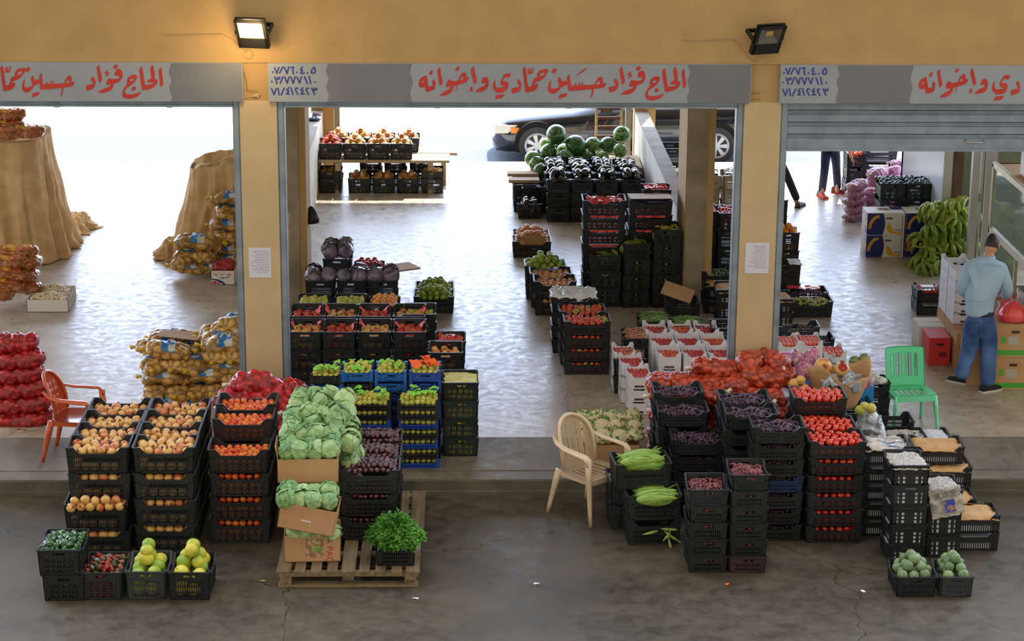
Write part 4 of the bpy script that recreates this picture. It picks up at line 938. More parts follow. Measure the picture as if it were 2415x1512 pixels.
for i,px in enumerate((779,836,891,947)):
    x=P(px,378,11.78).x; stack(x,11.78,Z1+.004,1,'pomr' if i==0 else 'pom',.045,'pomegranates','upper bench, '+['by the low wall','second from the low wall','third from the low wall','at the open end'][i],face='S',L=.5,W=.355,H=.25,fz=.03,mound=2,low=False)
for i,px in enumerate((795,850,905,962)):
    x=P(px,358,12.4).x; stack(x,12.4,c.z+.004,1,'pom',.045,'pomegranates','rear bench, '+['by the low wall','second from the low wall','third from the low wall','at the open end'][i],face='S',L=.5,W=.355,H=.22,fz=.03,mound=2,low=False)
for i,px in enumerate((780,847,904,962,1020)):
    x=P(px,456,11.75).x; stack(x,11.72,0,1,'pom',.045,'pomegranates','under the bench, '+['by the low wall','second from the low wall','third from the low wall','fourth from the low wall','at the open end'][i],face='S',L=.5,W=.355,H=.235,fz=.03,mound=1 if 0<i<4 else 0,low=False)
    if i in (0,4): stack(x,11.72,.232,1,'pom',.045,'pomegranates','upper tray under the bench, '+('by the low wall' if i==0 else 'at the open end'),face='S',L=.46,W=.35,H=.12,fz=.05,low=False)
for i in range(3): stack(P(870+60*i,456,11.75).x,12.35,0,2,'pom',.045,'pomegranates','row behind the bench crates, '+['first','second','third'][i]+' tower',face='S',L=.5,W=.355,H=.22,fz=.04,low=False)
# aubergines and melons at the back of the middle shop
for j in range(3):
    for i,px in enumerate((1317,1373,1430,1489)):
        x=P(px,525,9.77).x; stack(x-.01*j,9.77+.52*j,0,3,'egg',.058,'black aubergines',['passage-end','second','third','wall-side'][i]+' aubergine tower, '+W4[j],face='S',L=.5,W=.35,H=.218,fz=.0,mound=1 if j<2 else 0,low=(j==0),slots=False,lowfill=False)
cc=P(1197,412,11.0)
for Y,px0,py,nm in ((10.55,1200,425,'nearer'),(11.0,1197,410,'farther')):
    a=P(px0,py,Y); tag(link('plank',B((a.x,1.25,Y,Y+.22,a.z-.045,a.z)),M_plank),f'{nm} wooden plank jutting out beside the aubergine crates','plank')
    tag(link('crate_support',crate_mesh(.5,.35,round(a.z-.05,3),'std','blk'),None,None,(1.03,Y+.14,0),(0,0,R(90))) ,f'black crate propping up the {nm} plank by the aubergines','crate')
stack(P(1252,516,9.6).x+.0,G(1252,517,0).y,0,1,'egg',.055,'black aubergines','alone on the floor beside the aubergine towers',face='S',L=.45,W=.36,H=.23,fz=.07,low=False,mound=1)
stack(P(1262,480,10.3).x,10.4,0,2,'egg',.055,'black aubergines','low pair of crates under the jutting planks',face='S',L=.4,W=.35,H=.2,fz=.07,low=False)
MEL=[(1312,318,24.5,11.7),(1358,344,25.5,11.6),(1398,342,19.5,11.7),(1434,343,20.5,11.7),(1466,317,21,11.75),(1462,355,18,11.5),(1288,340,15,11.9),(1294,358,20,11.6),(1330,356,18,11.8),(1257,375,20,11.5),(1268,388,20,11.35),(1277,402,19,11.2),(1335,372,19,11.45),(1385,372,17,11.5),(1420,372,17,11.45),(1300,385,16,11.3)]
for i,(px,py,rr_,Y) in enumerate(MEL):
    p=P(px,py,Y); D=(p-CAM).dot(fw); r=rr_/F*D/1.03
    lab={0:'large striped watermelon topmost above the passage-end aubergines',1:'dark round watermelon second in the row behind the aubergines',2:'watermelon in the middle of the row behind the aubergines',3:'pale upright watermelon fourth in the row behind the aubergines',4:'striped watermelon high against the low wall'}.get(i,'striped watermelon lower in the heap behind the aubergines')
    request('mel',p,r,lab,'lower watermelons behind the aubergines')
a=P(1257,400,11.4); tag(link('plank_table',B((1.15,2.86,11.25,12.2,.0,.52))),'rough board stand carrying the watermelons behind the aubergines','stand')
bpy.data.objects['plank_table'].data.materials.append(M_plank)
for k in range(2): stack(1.42+.5*k,11.3+.0*k,.52,1,None,0,'watermelons','under the melons, '+('passage side' if k==0 else 'wall side'),L=.48,W=.36,H=.15)
# pale orange fruit, quinces and citrus by the passage
stack(1.04,7.65,0,1,'apr',.042,'pale orange fruit','front crate with cardboard liner by the passage',L=.545,H=.23,fz=.03,mound=2)
stack(1.05,8.03,0,1,'apr',.042,'pale orange fruit','rear crate by the passage',L=.52,H=.23,fz=.03,mound=2,low=False)
tag(link('cardboard_liner',B((-.2,.2,-.004,.004,0,.13)),s3('cardboard',(176,138,96)),None,(1.04,7.69,.17)),'strip of cardboard lining the front of the pale orange fruit','cardboard')
stack(1.24,4.68,0,2,'apr',.042,'yellow fruit','front quince stack by the passage',L=.54,H=.225,fz=.08)
stack(1.2,5.06,0,2,'apr',.042,'yellow fruit','middle quince stack by the passage',L=.54,H=.225,fz=.07,low=False)
stack(1.15,5.46,0,2,'lime',.045,'bagged citrus','rear citrus stack by the passage',L=.54,H=.225,fz=.02,mound=2,low=False)
# tomato stacks by the passage
stack(1.49,2.18,0,4,'tomg',.036,'part-green tomatoes','front part-green tomato stack',L=.54,H=.162,fz=.035)
stack(1.46,2.56,0,4,'tomg',.036,'part-green tomatoes','middle part-green tomato stack',L=.54,H=.165,fz=.035,low=False)
stack(1.38,3.05,0,4,None,0,'white plastic','crate tower with white plastic on top',L=.53,H=.172)
M_wpl=s3('white_film',(236,240,244),(214,220,226),rough=.25,scale=6,coat=.3)
sheet('plastic_sheet','crumpled white plastic film spilling over the crate behind the tomatoes','plastic',(1.38,3.22,.70),.56,.42,M_wpl,6,.05,smooth=True,drop=.05)
# bean crates
strim(1546,762,.44,0,2,None,0,'green beans','green bean tower next to the white trays',face='S',L=.48,W=.375,H=.22)
strim(1625,768,.44,0,2,None,0,'green beans','green bean tower toward the interior pillar',face='S',L=.42,W=.375,H=.22)
x,y=at(1546,762,.44); pods(T_of(x,y+.24,.42,0),.33,.42,0,M_bean,'green_beans','heap of long green beans in the crate next to the white trays',seed=1)
x,y=at(1625,768,.44); pods(T_of(x,y+.21,.41,0),.33,.36,0,M_bean,'green_beans','heap of green beans in the crate toward the interior pillar',seed=2)
strim(1508,800,.42,0,2,None,0,'pink bean pods','upper pink-pod tower beside the white trays',face='S',L=.48,W=.365,H=.212)
strim(1487,848,.4,0,2,None,0,'pink bean pods','lower pink-pod tower in front of the other',face='S',L=.4,W=.365,H=.202)
x,y=at(1508,800,.42); pods(T_of(x,y+.22,.4,0),.33,.42,0,M_pbean,'bean_pods','pale pink bean pods in the upper pink-pod crate',L=.1,r=.006,seed=3)
x,y=at(1487,848,.4); pods(T_of(x,y+.2,.37,0),.33,.34,0,M_pbean,'bean_pods','pale pink bean pods in the lower pink-pod crate',L=.1,r=.006,seed=4)
strim(1612,714,.44,0,2,'pom',.04,'few fruit','open crate with a leaning cardboard sheet by the pillar',face='L',L=.42,W=.36,H=.22,tops=False,low=False)
x,y=at(1600,705,.44); tag(link('cardboard_sheet',B((-.19,.19,-.003,.003,-.12,.12)),s3('cardboard',(176,138,96)),None,(x,y+.1,.5),(R(-62),R(16),R(-14))),'loose cardboard sheet leaning in the open crate by the pillar','cardboard')
# bananas crates
for nm,px,py,n,H in (('passage-side',1427,725,3,.228),('middle',1500,727,4,.213),('pillar-side',1569,727,5,.208)):
    x,y=at(px,py); r=stack(x,y,0,n,None,0,'green bananas',nm+' banana crate tower',face='S',L=.5,W=.4 if n==3 else .355,H=H)
    for k in range(n):
        T,zz=r[k]; zt=zz+H-.01
        if k==n-1:
            for q in range(4): request('bany' if n==5 else 'ban',(x+(-.07,.07,-.05,.08)[q],y+.17+.075*q,zt-.06),.12,'green banana hand in the top of the '+nm+' banana tower','bananas, '+nm+' tower top')
        else:
            for q in range(3): REQ.append(('ban',Vector((x-.1+.1*q,y+.06,zz+H*.5)),.055,None,None,False))
# tall stacks lined with red film
M_redf=s3('red_film',(232,60,60),(244,100,96),rough=.3,scale=8,coat=.3)
for i,px in enumerate((1427,1536)):
    x,y=at(px,474,1.31); nm='passage-side' if i==0 else 'wall-side'
    stack(x,y,0,7,'plu',.032,'red-wrapped fruit',nm+' tall red-lined tower',L=.56,W=.4,H=.191,tops=False,lowfill=False)
    if i==0: sheet('film_liner','bright red film covering the passage-side tall tower','plastic film',(x,y+.2,1.27),.46,.32,M_redf,11,.03,smooth=True)
    else: tag(link('cardboard_sheet',B((-.27,.27,-.2,.2,0,.006)),s3('pale_cardboard',(214,190,158)),None,(x+.0,y+.2,1.325),(R(-3),0,.04)),'pale cardboard lid on the wall-side tall tower','cardboard')
    for k in range(2,6):
        o=tag(link('film_liner',crumple(.38,.03,k,.02),M_redf,None,(x,y+.03,.191*(k+1)-.05-.0),(R(60),0,0)),f'red film edge showing in the {nm} tall tower, {ORD[6-k]} crate','plastic film')
x,y=at(1550,448,1.35); stack(x,y,0,7,None,0,'red-wrapped fruit','tall red-lined tower standing farthest back',face='S',L=.42,W=.37,H=.196)
sheet('film_liner','bright red film in the farthest tall tower','plastic film',(x,y+.2,1.33),.3,.34,M_redf,15,.035,smooth=True)
# white trays of tomatoes/plums
for j,(px0,py) in enumerate(((1580,822),(1565,794),(1548,766))):
    for i in range(3):
        x,y=at(px0+61*i,py,.56)
        nm=['passage-side','middle','column-side'][i]+' white tray tower, '+W4[j]
        zz=-.0; n=3
        for k in range(n):
            tb=.005+.155*k+(.04 if n==3 else 0)*0
            place_crate(x,y+.2,tb,R(90)*0+rng.uniform(-.01,.01),.277,.4,.19,'white','whi',f'white tray, {ORD[n-1-k]}, {nm}','white trays, '+nm)
        heap(T_of(x,y+.2,.315,0),.24,.36,.1,'cht' if (i+j)%3==0 else 'plu',.021,('orange-red tomato' if (i+j)%3==0 else 'shiny red plum tomato')+' in the top of the '+nm,'produce, '+nm,0,.08)
        for q in range(3): REQ.append(('cht',Vector((x-.05+.05*q,y+.03,.16+.1)),.02,None,None,False))
for j,(px0,py) in enumerate(((1511,888),(1498,877),(1484,868))):
    x,y=at(px0,py,.48)
    nm='short white tray tower, '+W4[j]; yy=at(1511,980)[1]+[0,.41,.82][j]*.7
    yy=at(1511,980)[1]+.41*j
    for k in range(3): place_crate(x-0,yy+.2,.005+.145*k,0,.26,.395,.175,'white','whi',f'white tray, {ORD[2-k]}, {nm}','white trays, '+nm)
    heap(T_of(x,yy+.2,.295,0),.23,.36,.1,'plu',.021,'shiny red plum tomato in the top of the '+nm,'produce, '+nm,0,.08)
# grapes
def grapes(T,w,d,z,m,lab,r=.0115,n=420): berries(T,w,d,z,m,'grapes',lab,r,n)
def gstack(x,y,z,n,sp,H,L=.5,W=.38,m=M_grape,face='L',ms=None,offs=None,full=True):
    r=stack(x,y,z,n,None,0,'grapes',sp,face=face,L=L,W=W,H=H,ms=ms,offs=offs,m='blk')
    w,d=(L,W) if face=='L' else (W,L)
    for k in range(n):
        T,zz=r[k]
        if k==n-1: grapes(T,w-.07,d-.07,H-.05,m,f'heap of {"dark" if m==M_grape else "reddish"} grapes topping the {sp}')
        elif full: berries(T@Matrix.Translation((0,-d/2+.07,0)),w-.09,.08,H-.045,m,'grapes',f'{"dark" if m==M_grape else "reddish"} grapes, crate {ORD[n-1-k]}, {sp}',.0115,90,.0)
gstack(2.31,-1.98,ROAD,5,'grape stack beside the corn',.162,L=.52)
gstack(2.20,-1.6,ROAD,6,'purple grape stack against the onion sacks, front',.162,L=.5,full=False)
gstack(2.19,-1.18,-.0,5,'purple grape stack against the onion sacks, rear',.176,L=.5,full=False)
gstack(P(1828,1277,-2.59).x,-2.59,ROAD,7,'purple grape stack beside the red tomatoes, front row',.164,L=.5,ms=['blk','blk','blk','nav','blk','blk','blk'])
gstack(2.78,-2.2,ROAD,7,'purple grape stack beside the red tomatoes, middle row',.164,L=.5,full=False)
gstack(2.77,-1.78,ROAD,7,'purple grape stack beside the red tomatoes, rear row',.164,L=.5,full=False)
gstack(2.26,-3.36,ROAD,5,'short red grape tower at the road edge',.163,L=.46,W=.365,face='S',m=M_graper)
gstack(2.62,-3.37,ROAD,6,'tall red grape tower at the road edge',.16,L=.46,W=.35,face='S',m=M_graper,ms=['pur','blk','blk','blk','blk','blk'])
# red tomatoes
stack(3.52,-2.65,ROAD,6,'tom',.033,'red tomatoes','front red tomato stack',L=.54,W=.39,H=.171,fz=.035)
stack(3.50,-2.25,ROAD,6,'tom',.033,'red tomatoes','middle red tomato stack',L=.54,W=.39,H=.171,fz=.03,low=False)
stack(3.48,-1.85,ROAD,7,'tom',.033,'red tomatoes','rear red tomato stack',L=.52,W=.39,H=.171,fz=.03)
# corn
stack(1.84,-2.67,ROAD,2,None,0,'corn cobs','front corn stack beside the red grapes',L=.52,W=.38,H=.245,rz=.05)
stack(1.70,-2.27,ROAD,2,None,0,'corn cobs','rear corn stack beside the beige chair',L=.5,W=.38,H=.245,rz=.08)
stack(1.75,-2.50,ROAD+.484,1,None,0,'corn cobs','heaped with corn on top of both corn stacks',L=.54,W=.39,H=.25,rz=.1)
cm=[fin(corn_bm(s),smooth=True,recalc=False) for s in (1,2,3)]
for c_ in cm: c_.materials.append(M_corn)
def corn(cx,cy,z,n,lab,group,rz0):
    for k in range(n):
        o=bpy.data.objects.new('corn_cob',rng.choice(cm)); COL.objects.link(o); o.location=(cx+rng.uniform(-.03,.03),cy-.13+.26*(k%6)/5,z+.03*(k//6)+.012*rng.random()+.02); o.scale=(.19,.19,.19); o.rotation_euler=(rng.uniform(0,6),rng.uniform(-.1,.1),rz0+rng.uniform(-.2,.2)+(PI if rng.random()<.3 else 0)); tag(o,lab,'corn',group)
corn(1.73,-2.3,.5,17,'green-husked corn cob in the upper corn crate','corn cobs, upper crate',.15)
corn(1.86,-2.58,.29,6,'green-husked corn cob in the lower corn crate','corn cobs, lower crate',.05)
bm=bmesh.new(); rr=random.Random(5)
for k in range(5): a=(-1.7,1.5,2.2,3.0,3.6)[k]; leaf(bm,(.03*k-.05,0,.02*(k%2)),(math.sin(a),-.3,math.cos(a)),(math.cos(a),-1,.4),(.14,.18,.2,.26,.12)[k],.024,0,(.6,.9,.3,.1,-.4)[k],8,.3)
tag(link('corn_leaf',fin(bm,recalc=False),M_corn,None,(1.92,-2.69,.0)),'torn green corn leaves caught in the front corn crate','corn leaves')
# newspaper-lined crates
M_news=s3('newspaper',(196,190,180),(150,146,140),rough=.7,scale=55,detail=1,contrast=(.45,.62)); M_paper=s3('white_lining_paper',(222,226,240),(206,210,226),rough=.6,scale=7)
M_brown=s3('brown_paper',(190,146,92),(204,160,106),rough=.75,scale=5); M_mag=s3('magazine_print',(206,196,176),(60,90,140),rough=.3,scale=7,contrast=(.5,.62),stretch=(.5,2,1))
def nstack(px,py,z,n,sp,face,L,W,H,topm,toplab,rz=0,x=None,y=None,offs=None,ms=None,mound=.016):
    if x is None: x,y=at(px,py,z)
    stack(x,y,z,n,None,0,'wrapped produce',sp,face=face,L=L,W=W,H=H,style='news',rz=rz,offs=offs,ms=ms)
    w,d=(L,W) if face=='L' else (W,L)
    for k in range(n): # paper lining visible through the slots
        w2,d2=w-.04,d-.04; bm=bmesh.new(); box(bm,-w2/2,w2/2,-d2/2,d2/2,.01,H-(.1 if k==n-1 else .06))
        cx,cy=x-math.sin(rz)*d/2+(offs[k][0] if offs else 0),y+math.cos(rz)*d/2+(offs[k][1] if offs else 0)
        tag(link('paper_lining',fin(bm),M_paper,None,(cx,cy,z+(H-.004)*k),(0,0,rz)),f'white lining, {ORD[n-1-k]+" crate" if n>1 else "single crate"}, {sp}','paper lining')
    o=sheet('cover_sheet',toplab,'paper',(cx,cy,z+(H-.004)*n-.015),w*.96,d*1.02,topm,int(px)%17,mound if topm is not M_brown else .008,rz=rz,drop=.03,smooth=True)
    return cx,cy
nstack(2137,1333,ROAD,5,'newspaper tower behind the custard apples','S',.46,.345,.195,M_news,'crumpled newspaper on the tall tower behind the custard apples')
nstack(2222,1315,ROAD,3,'newspaper tower with a hanging page','S',.46,.33,.22,M_news,'crumpled newspaper topping the tower with the hanging page')
x,y=at(2222,1315,ROAD)
o=tag(link('newspaper_page',crumple(.3,.27,5,.02),M_news,None,(x-.0,y-.02,.40),(R(80),R(-12),0)),'newspaper page hanging over the crate front with a small photo','newspaper'); 
link('printed_photo',B((-.045,.05,-.07,.045,0,.001)),s3('photo_blue',(50,70,170),(170,130,100),rough=.4,scale=14,contrast=(.5,.6)),o,(.02,-.02,.036))
link('printed_text',B(*[(-.11+.075*(q%3),-.11+.075*(q%3)+.06,.05+.012*(q//3),.054+.012*(q//3),.0,.001) for q in range(15)]),s3('news_ink',(90,88,86)),o,(0,0,.04))
nstack(2292,1300,ROAD,2,'brown-covered pair next to the newspaper towers','L',.5,.36,.178,M_brown,'tied brown paper lid, lowest of the stepped pile')
nstack(2255,1240,ROAD,2,'brown-covered pair behind, half hidden','L',.5,.36,.178,M_brown,'tied brown paper lid half hidden behind the lowest pair',x=4.66,y=-2.42)
nstack(2232,1163,ROAD,3,'brown-covered stack with the second-highest lid','L',.49,.37,.178,M_brown,'tied brown paper lid second from the top of the stepped pile',x=P(2232,1163,-2.02).x,y=-2.02)
x,y=at(2213,1095,.385); nstack(2215,1095,.386,1,'brown-covered crate topping the stepped pile','L',.5,.37,.17,M_brown,'tied brown paper lid topping the stepped pile',x=x,y=y,rz=-.04)
x,y=at(2092,1052,.75); nstack(2092,1052,ROAD,5,'magazine-lined tower beside the tomatoes','L',.46,.37,.182,M_mag,'glossy colourful magazine pages over the top crate beside the tomatoes',x=x,y=y)
x,y=at(2140,1038,.32); nstack(2140,1038,0,2,'low newspaper crates in front of the green chair','L',.42,.38,.165,M_news,'grey crumpled newspaper on the low crates in front of the green chair',x=x,y=y)
x,y=at(2205,1036,.3); nstack(2205,1036,0,2,'low white-papered crates in front of the green chair','L',.36,.36,.155,M_paper,'crumpled white paper with green leaves beside the newspaper crate',x=x,y=y)
strim(2112,1000,.33,0,2,'avo',.04,'green fruit','nearly empty crate at the green chair seat',face='L',L=.4,W=.36,H=.175,tops=False,low=False)
# custard apples
stack(4.04,-3.93,ROAD,1,'cus',.047,'custard apples','first custard apple crate at the road edge',face='S',L=.46,W=.36,H=.19,fz=.01,mound=2,low=False,slots=False)
stack(4.40,-3.93,ROAD,1,'cus',.047,'custard apples','last custard apple crate at the road edge',face='S',L=.44,W=.3,H=.19,fz=.01,mound=2,low=False,slots=False,m='gry')
# third shop crates seen between and beside the columns
for i,px in enumerate((1608,1672,1737)):
    strim(px,415,.85,0,4,None,0,'white bags','beige crate tower '+['hidden partly by the interior pillar','next to the interior pillar','next to the facade column'][i],face='S',L=.5,W=.365,H=.215,m='bei')
    x,y=at(px,415,.85); sheet('plastic_sheet','white plastic bags in the '+['pillar-hidden','middle','column-side'][i]+' beige crate tower','plastic',(x,y+.25,.845),.3,.42,M_wpl,i+3,.04,smooth=True)
strim(1588,350,.95,0,4,None,0,'produce','black tower behind the coping near the car wheel',face='S',L=.5,W=.4,H=.24)
for i,px in enumerate((1668,1722)):
    strim(px,503-4*(1-i),.95,0,4,'plu',.036,'purple-red fruit','black tower with white capped fruit, '+['pillar side','column side'][i],face='S',L=.52,W=.3,H=.24,fz=.03,low=False)
strim(1695,640,.5,0,2,'pep',.025,'dark herbs','grey-black crate between pillar and column',face='L',L=.45,W=.37,H=.25,fz=.07,low=False)
nstack(1700,740,0,2,'brown-papered crates at the foot of the interior pillar','L',.46,.38,.2,M_brown,'brown paper on the crates at the foot of the interior pillar')
x,y=at(1728,690,.5); nstack(1728,690,0,3,'tall brown-papered crates behind the facade column','S',.45,.36,.18,M_brown,'brown paper on the tall crates behind the facade column',x=x,y=y)
strim(1712,775,.5,0,3,None,0,'paper scraps','narrow tower leaning behind the facade column',face='S',L=.4,W=.3,H=.17)
strim(1842,470,1.1,0,5,None,0,'produce','dark tower edge just beyond the column near the sandal',face='S',L=.5,W=.2,H=.22)
x,y=at(1858,548,.75); stack(x,y,0,3,'ora',.045,'oranges','orange tower beyond the facade column',face='S',L=.36,W=.34,H=.25,fz=.02,mound=1)
x,y=at(1852,625,.5); stack(x,y,0,2,None,0,'dark fruit','tower with a torn white paper beyond the column',face='S',L=.5,W=.42,H=.25)
sheet('paper_sheet','torn white paper over the tower corner beyond the column','paper',(x+.14,y+.15,.5),.16,.3,M_paper,4,.01)
x,y=at(1838,705,.36); nstack(1838,705,0,2,'brown-papered pair beyond the column foot','S',.45,.36,.18,M_brown,'brown paper on the pair beyond the column foot',x=x,y=y)
x,y=4.45,4.59
stack(x,y,0,1,None,0,'white grapes','on the third shop floor',L=.55,H=.21); berries(T_of(x,y+.185,0,0),.48,.3,.16,M_grapew,'grapes','pale green grapes in the crate on the third shop floor',.013,320)
stack(x,y+.39,0,1,None,0,'dark grapes','behind the white grapes',L=.55,H=.22); berries(T_of(x,y+.57,0,0),.48,.3,.17,M_grape,'grapes','black grapes behind the white grapes',.013,280)
sheet('film_liner','red film lid behind the white grapes','plastic film',(x-.02,y+.66,.225),.42,.2,M_redf,21,.01,smooth=True)
for px,py,zr,n,nm in ((1885,772,.6,3,'long grape crate behind the tomato trays'),(1946,800,.5,3,'short grape crate behind the tomato trays')):
    x,y=at(px,py,zr); stack(x,y,0,n,None,0,'dark grapes',nm,L=.5 if n==3 and px<1900 else .22,face='L',W=.3,H=zr/n+.004); berries(T_of(x,y+.15,0,0),.4 if px<1900 else .15,.2,zr-.05,M_grape,'grapes','dark grapes in the '+nm,.0115,150 if px<1900 else 60)
for px,py,zr,n,nm in ((1862,808,.69,4,'tomato tray tower against the facade column'),(1915,806,.69,4,'middle tomato tray tower beyond the column'),(1971,832,.55,3,'end tomato tray tower beyond the column')):
    x,y=at(px,py,zr)
    for k in range(n): place_crate(x,y+.2,.003+(zr-.05)/n*k,0,.262,.4,(zr-.05)/n+.045,'white','whi',f'white tray, {ORD[n-1-k]}, {nm}','white trays, '+nm)
    heap(T_of(x,y+.2,zr-.05-.13,0),.22,.35,.13,'cht',.021,'orange-red tomato in the '+nm,'tomatoes, '+nm,0,.05)
# ---------------- sacks ----------------
SK={}
def sack_proto(k):
    if k in SK: return SK[k]
    cfg={'pot':dict(L=.5,W=.31,H=.165,cell=.085,amp=.02,cols=((1,1,1),(.78,.72,.6)),elong=(1.35,1,1)),
         'oni':dict(L=.6,W=.4,H=.2,cell=.068,amp=.018,cols=((1,.8,.8),(.7,.6,.6))),
         'big':dict(L=.55,W=.36,H=.2,cell=.1,amp=.03,cols=((1.2,1.1,1.1),(.9,.9,.9))),
         'sha':dict(L=.5,W=.28,H=.18,cell=.062,amp=.018,cols=((1,1,1),(.75,.7,.6)),elong=(1.3,1,1)),
         'gar':dict(L=.4,W=.3,H=.13,cell=.045,amp=.01,cols=((1,1,1),(.8,.75,.7))),
         'bag':dict(L=.5,W=.3,H=.17,cell=.06,amp=.012,cols=((1,1,1),(.65,.35,.3)))}[k]
    mm={'pot':M_potnet,'oni':M_onnet,'big':M_onnet,'sha':M_shal,'gar':M_garnet,'bag':M_clear}[k]; out=[]
    for s in range(3 if k in('pot','sha','oni') else 2):
        me=sack_mesh(s+{'pot':1,'oni':11,'sha':21,'gar':31,'bag':41,'big':51}[k],**cfg); me.materials.append(mm); b=[]
        if k=='pot':
            bm_=band_mesh(me,.36,.66,.02,.48,.003,70,44); bm_.materials.append(s3('blue_label',(40,120,190),(210,214,206),rough=.35,scale=9,contrast=(.5,.56),detail=1)); b.append(('label_band',bm_))
            b2=bmesh.new(); tube(b2,[(-.25,0,0),(-.275,.01,.01),(-.3,.03,0)],[.02,.012,.03],6); tube(b2,[(.25,0,0),(.275,.01,.01),(.3,-.03,0)],[.02,.012,.03],6); m2=fin(b2,smooth=True); m2.materials.append(s3('yellow_net',(214,176,40),rough=.5)); b.append(('tied_end',m2))
        if k in('sha','gar','oni','big'):
            L2=cfg['L']/2; b2=bmesh.new(); tube(b2,[(-L2+.01,0,0),(-L2-.02,.0,.01),(-L2-.05,.02,-.01)],[.03,.012,.028],6); 
            tube(b2,[(-L2-.02,.01,0),(-L2-.03,.02,-.05),(-L2-.02,.03,-.11)],.004,4); tube(b2,[(-L2-.02,.01,0),(-L2-.03,-.03,-.04),(-L2-.025,-.05,-.09)],.004,4)
            m2=fin(b2,smooth=True); m2.materials.append(s3('white_tie',(226,216,204),rough=.5)); b.append(('tie_string',m2))
        if k=='bag':
            bm_=band_mesh(me,.2,.8,.1,.4,.004,70,44); bm_.materials.append(s3('yellow_print_film',(224,176,50),(196,96,60),rough=.2,scale=9,contrast=(.45,.55),coat=.5)); b.append(('printed_film',bm_))
        out.append((me,b))
    SK[k]=out; return out
NM2={'pot':'potato_sack','oni':'onion_sack','big':'onion_sack','sha':'onion_sack','gar':'garlic_sack','bag':'onion_bag'}
def sack(k,loc,rz,label,group,sc=(1,1,1),rx=0,ry=0):
    me,b=rng.choice(sack_proto(k)); o=bpy.data.objects.new(NM2[k],me); COL.objects.link(o); o.location=loc; o.rotation_euler=(rx,ry,rz); o.scale=sc; tag(o,label,'sack',group)
    for n_,m_ in b: c=bpy.data.objects.new(n_,m_); COL.objects.link(c); c.parent=o
    return o
h=PI/2
# potato pile in the first shop
def sacks(k,lst,lab,group,base=None):
    for i,t in enumerate(lst):
        px,py,Y,rz=t[:4]; sc=t[4] if len(t)>4 else (1,1,1); p=P(px,py,Y)
        sack(k,p,rz+rng.uniform(-.08,.08),lab,group,sc,rng.uniform(-.06,.06),rng.uniform(-.05,.05))
sacks('pot',[(397,826,1.28,0,(1,1,1.1)),(388,889,1.28,0),(400,944,1.28,0)],'yellow-net potato sack lying lengthwise in the stack under the loose cardboard','potato sacks, cardboard stack, lengthwise')
sacks('pot',[(367,857,1.35,h),(418,858,1.35,h),(372,917,1.35,h),(423,917,1.35,h)],'yellow-net potato sack lying end-on in the stack under the loose cardboard','potato sacks, cardboard stack, end-on')
sacks('pot',[(487,884,1.3,0),(530,815,1.4,.1,(1.05,1,1.2)),(532,862,1.35,.1),(460,950,1.3,0),(530,945,1.3,0)],'yellow-net potato sack lengthwise in the taller stack against the column','potato sacks, column stack, lengthwise')
sacks('pot',[(468,917,1.36,h),(518,916,1.36,h),(463,862,1.36,h-.3),(512,838,1.42,h),(550,838,1.42,h),(550,890,1.4,h)],'yellow-net potato sack end-on in the taller stack against the column','potato sacks, column stack, end-on')
sacks('pot',[(372,820,1.75,0),(400,806,1.85,0),(405,796,2.1,0),(455,815,1.9,0),(470,840,1.8,0)],'yellow-net potato sack at the rear under the loose cardboard','potato sacks, rear under cardboard')
sacks('pot',[(520,797,1.7,0),(522,783,1.9,0,(1,1,.9)),(553,762,1.9,h-.3,(1,1,1.15)),(548,780,1.8,0)],'yellow-net potato sack on top of the stack against the column','potato sacks, top of column stack')
tag(link('cardboard_sheet',B((-.25,.22,-.2,.2,0,.008)),s3('cardboard',(176,138,96)),None,P(428,797,1.75)+Vector((0,0,.03)),(R(-6),R(5),-.1)),'loose flat cardboard lying on the potato sacks','cardboard')
for i in range(2):
    for j in range(3): sack('pot',(-2.95+.5*i,1.85,.09+.17*j),0,'yellow-net potato sack buried at the back of the pile','potato sacks, buried')
# red onion sacks at the edge
for i,(px,py,Y,s) in enumerate(((28,806,.55,.95),(40,846,.5,1),(38,880,.5,1),(48,915,.5,1.04),(50,950,.5,1.06),(52,984,.5,1.08))):
    sack('oni',P(px,py,Y),rng.uniform(-.1,.1),'red-net onion sack '+ORD[i]+' in the stack by the orange chair','onion sacks, chair stack',(s,.9,.98))
# large red net sacks behind the persimmons
sacks('big',[(608,910,-.62,.15,(1.05,1,1.1)),(560,945,-.75,.9),(625,945,-.8,.5)],'red-net sack of large onions on the heap behind the persimmons','red sacks behind persimmons')
sacks('big',[(682,925,-.55,-.4,(.9,.9,1)),(688,960,-.75,1.2,(.9,1,1.1)),(690,1000,-.85,.8),(600,985,-.75,0),(600,1030,-.75,0),(690,1040,-.85,0)],'red-net sack of large onions wedged between persimmons and cabbages','red sacks by the cabbages')
# orange-net onion sacks around the second column
A='orange-net onion sack '
sacks('sha',[(1590,937,-.78,0,(1,1,1.05)),(1692,934,-.78,0,(1,1,1.02))],A+'lengthwise above the purple grapes','onion sacks above the grapes')
sacks('sha',[(1560,975,-.72,h),(1618,980,-.72,h),(1560,1020,-.72,h),(1615,1022,-.72,h),(1560,1062,-.72,h),(1612,1066,-.72,h)],A+'end-on in the low wall beside the cauliflowers','onion sacks by the cauliflowers')
sacks('sha',[(1556,905,-.45,h-.15,(1,1,1.1)),(1600,903,-.45,h),(1641,903,-.45,h),(1678,907,-.45,h)],A+'end-on in the second tier under the white trays','onion sacks under the trays')
sacks('sha',[(1691,869,-.35,.02,(1.05,1,1.05))],A+'lying alone on top below the white trays',None)
sacks('sha',[(1738,905,-.62,1.1,(.95,1,1.05))],A+'slumped diagonally in the middle of the heap',None)
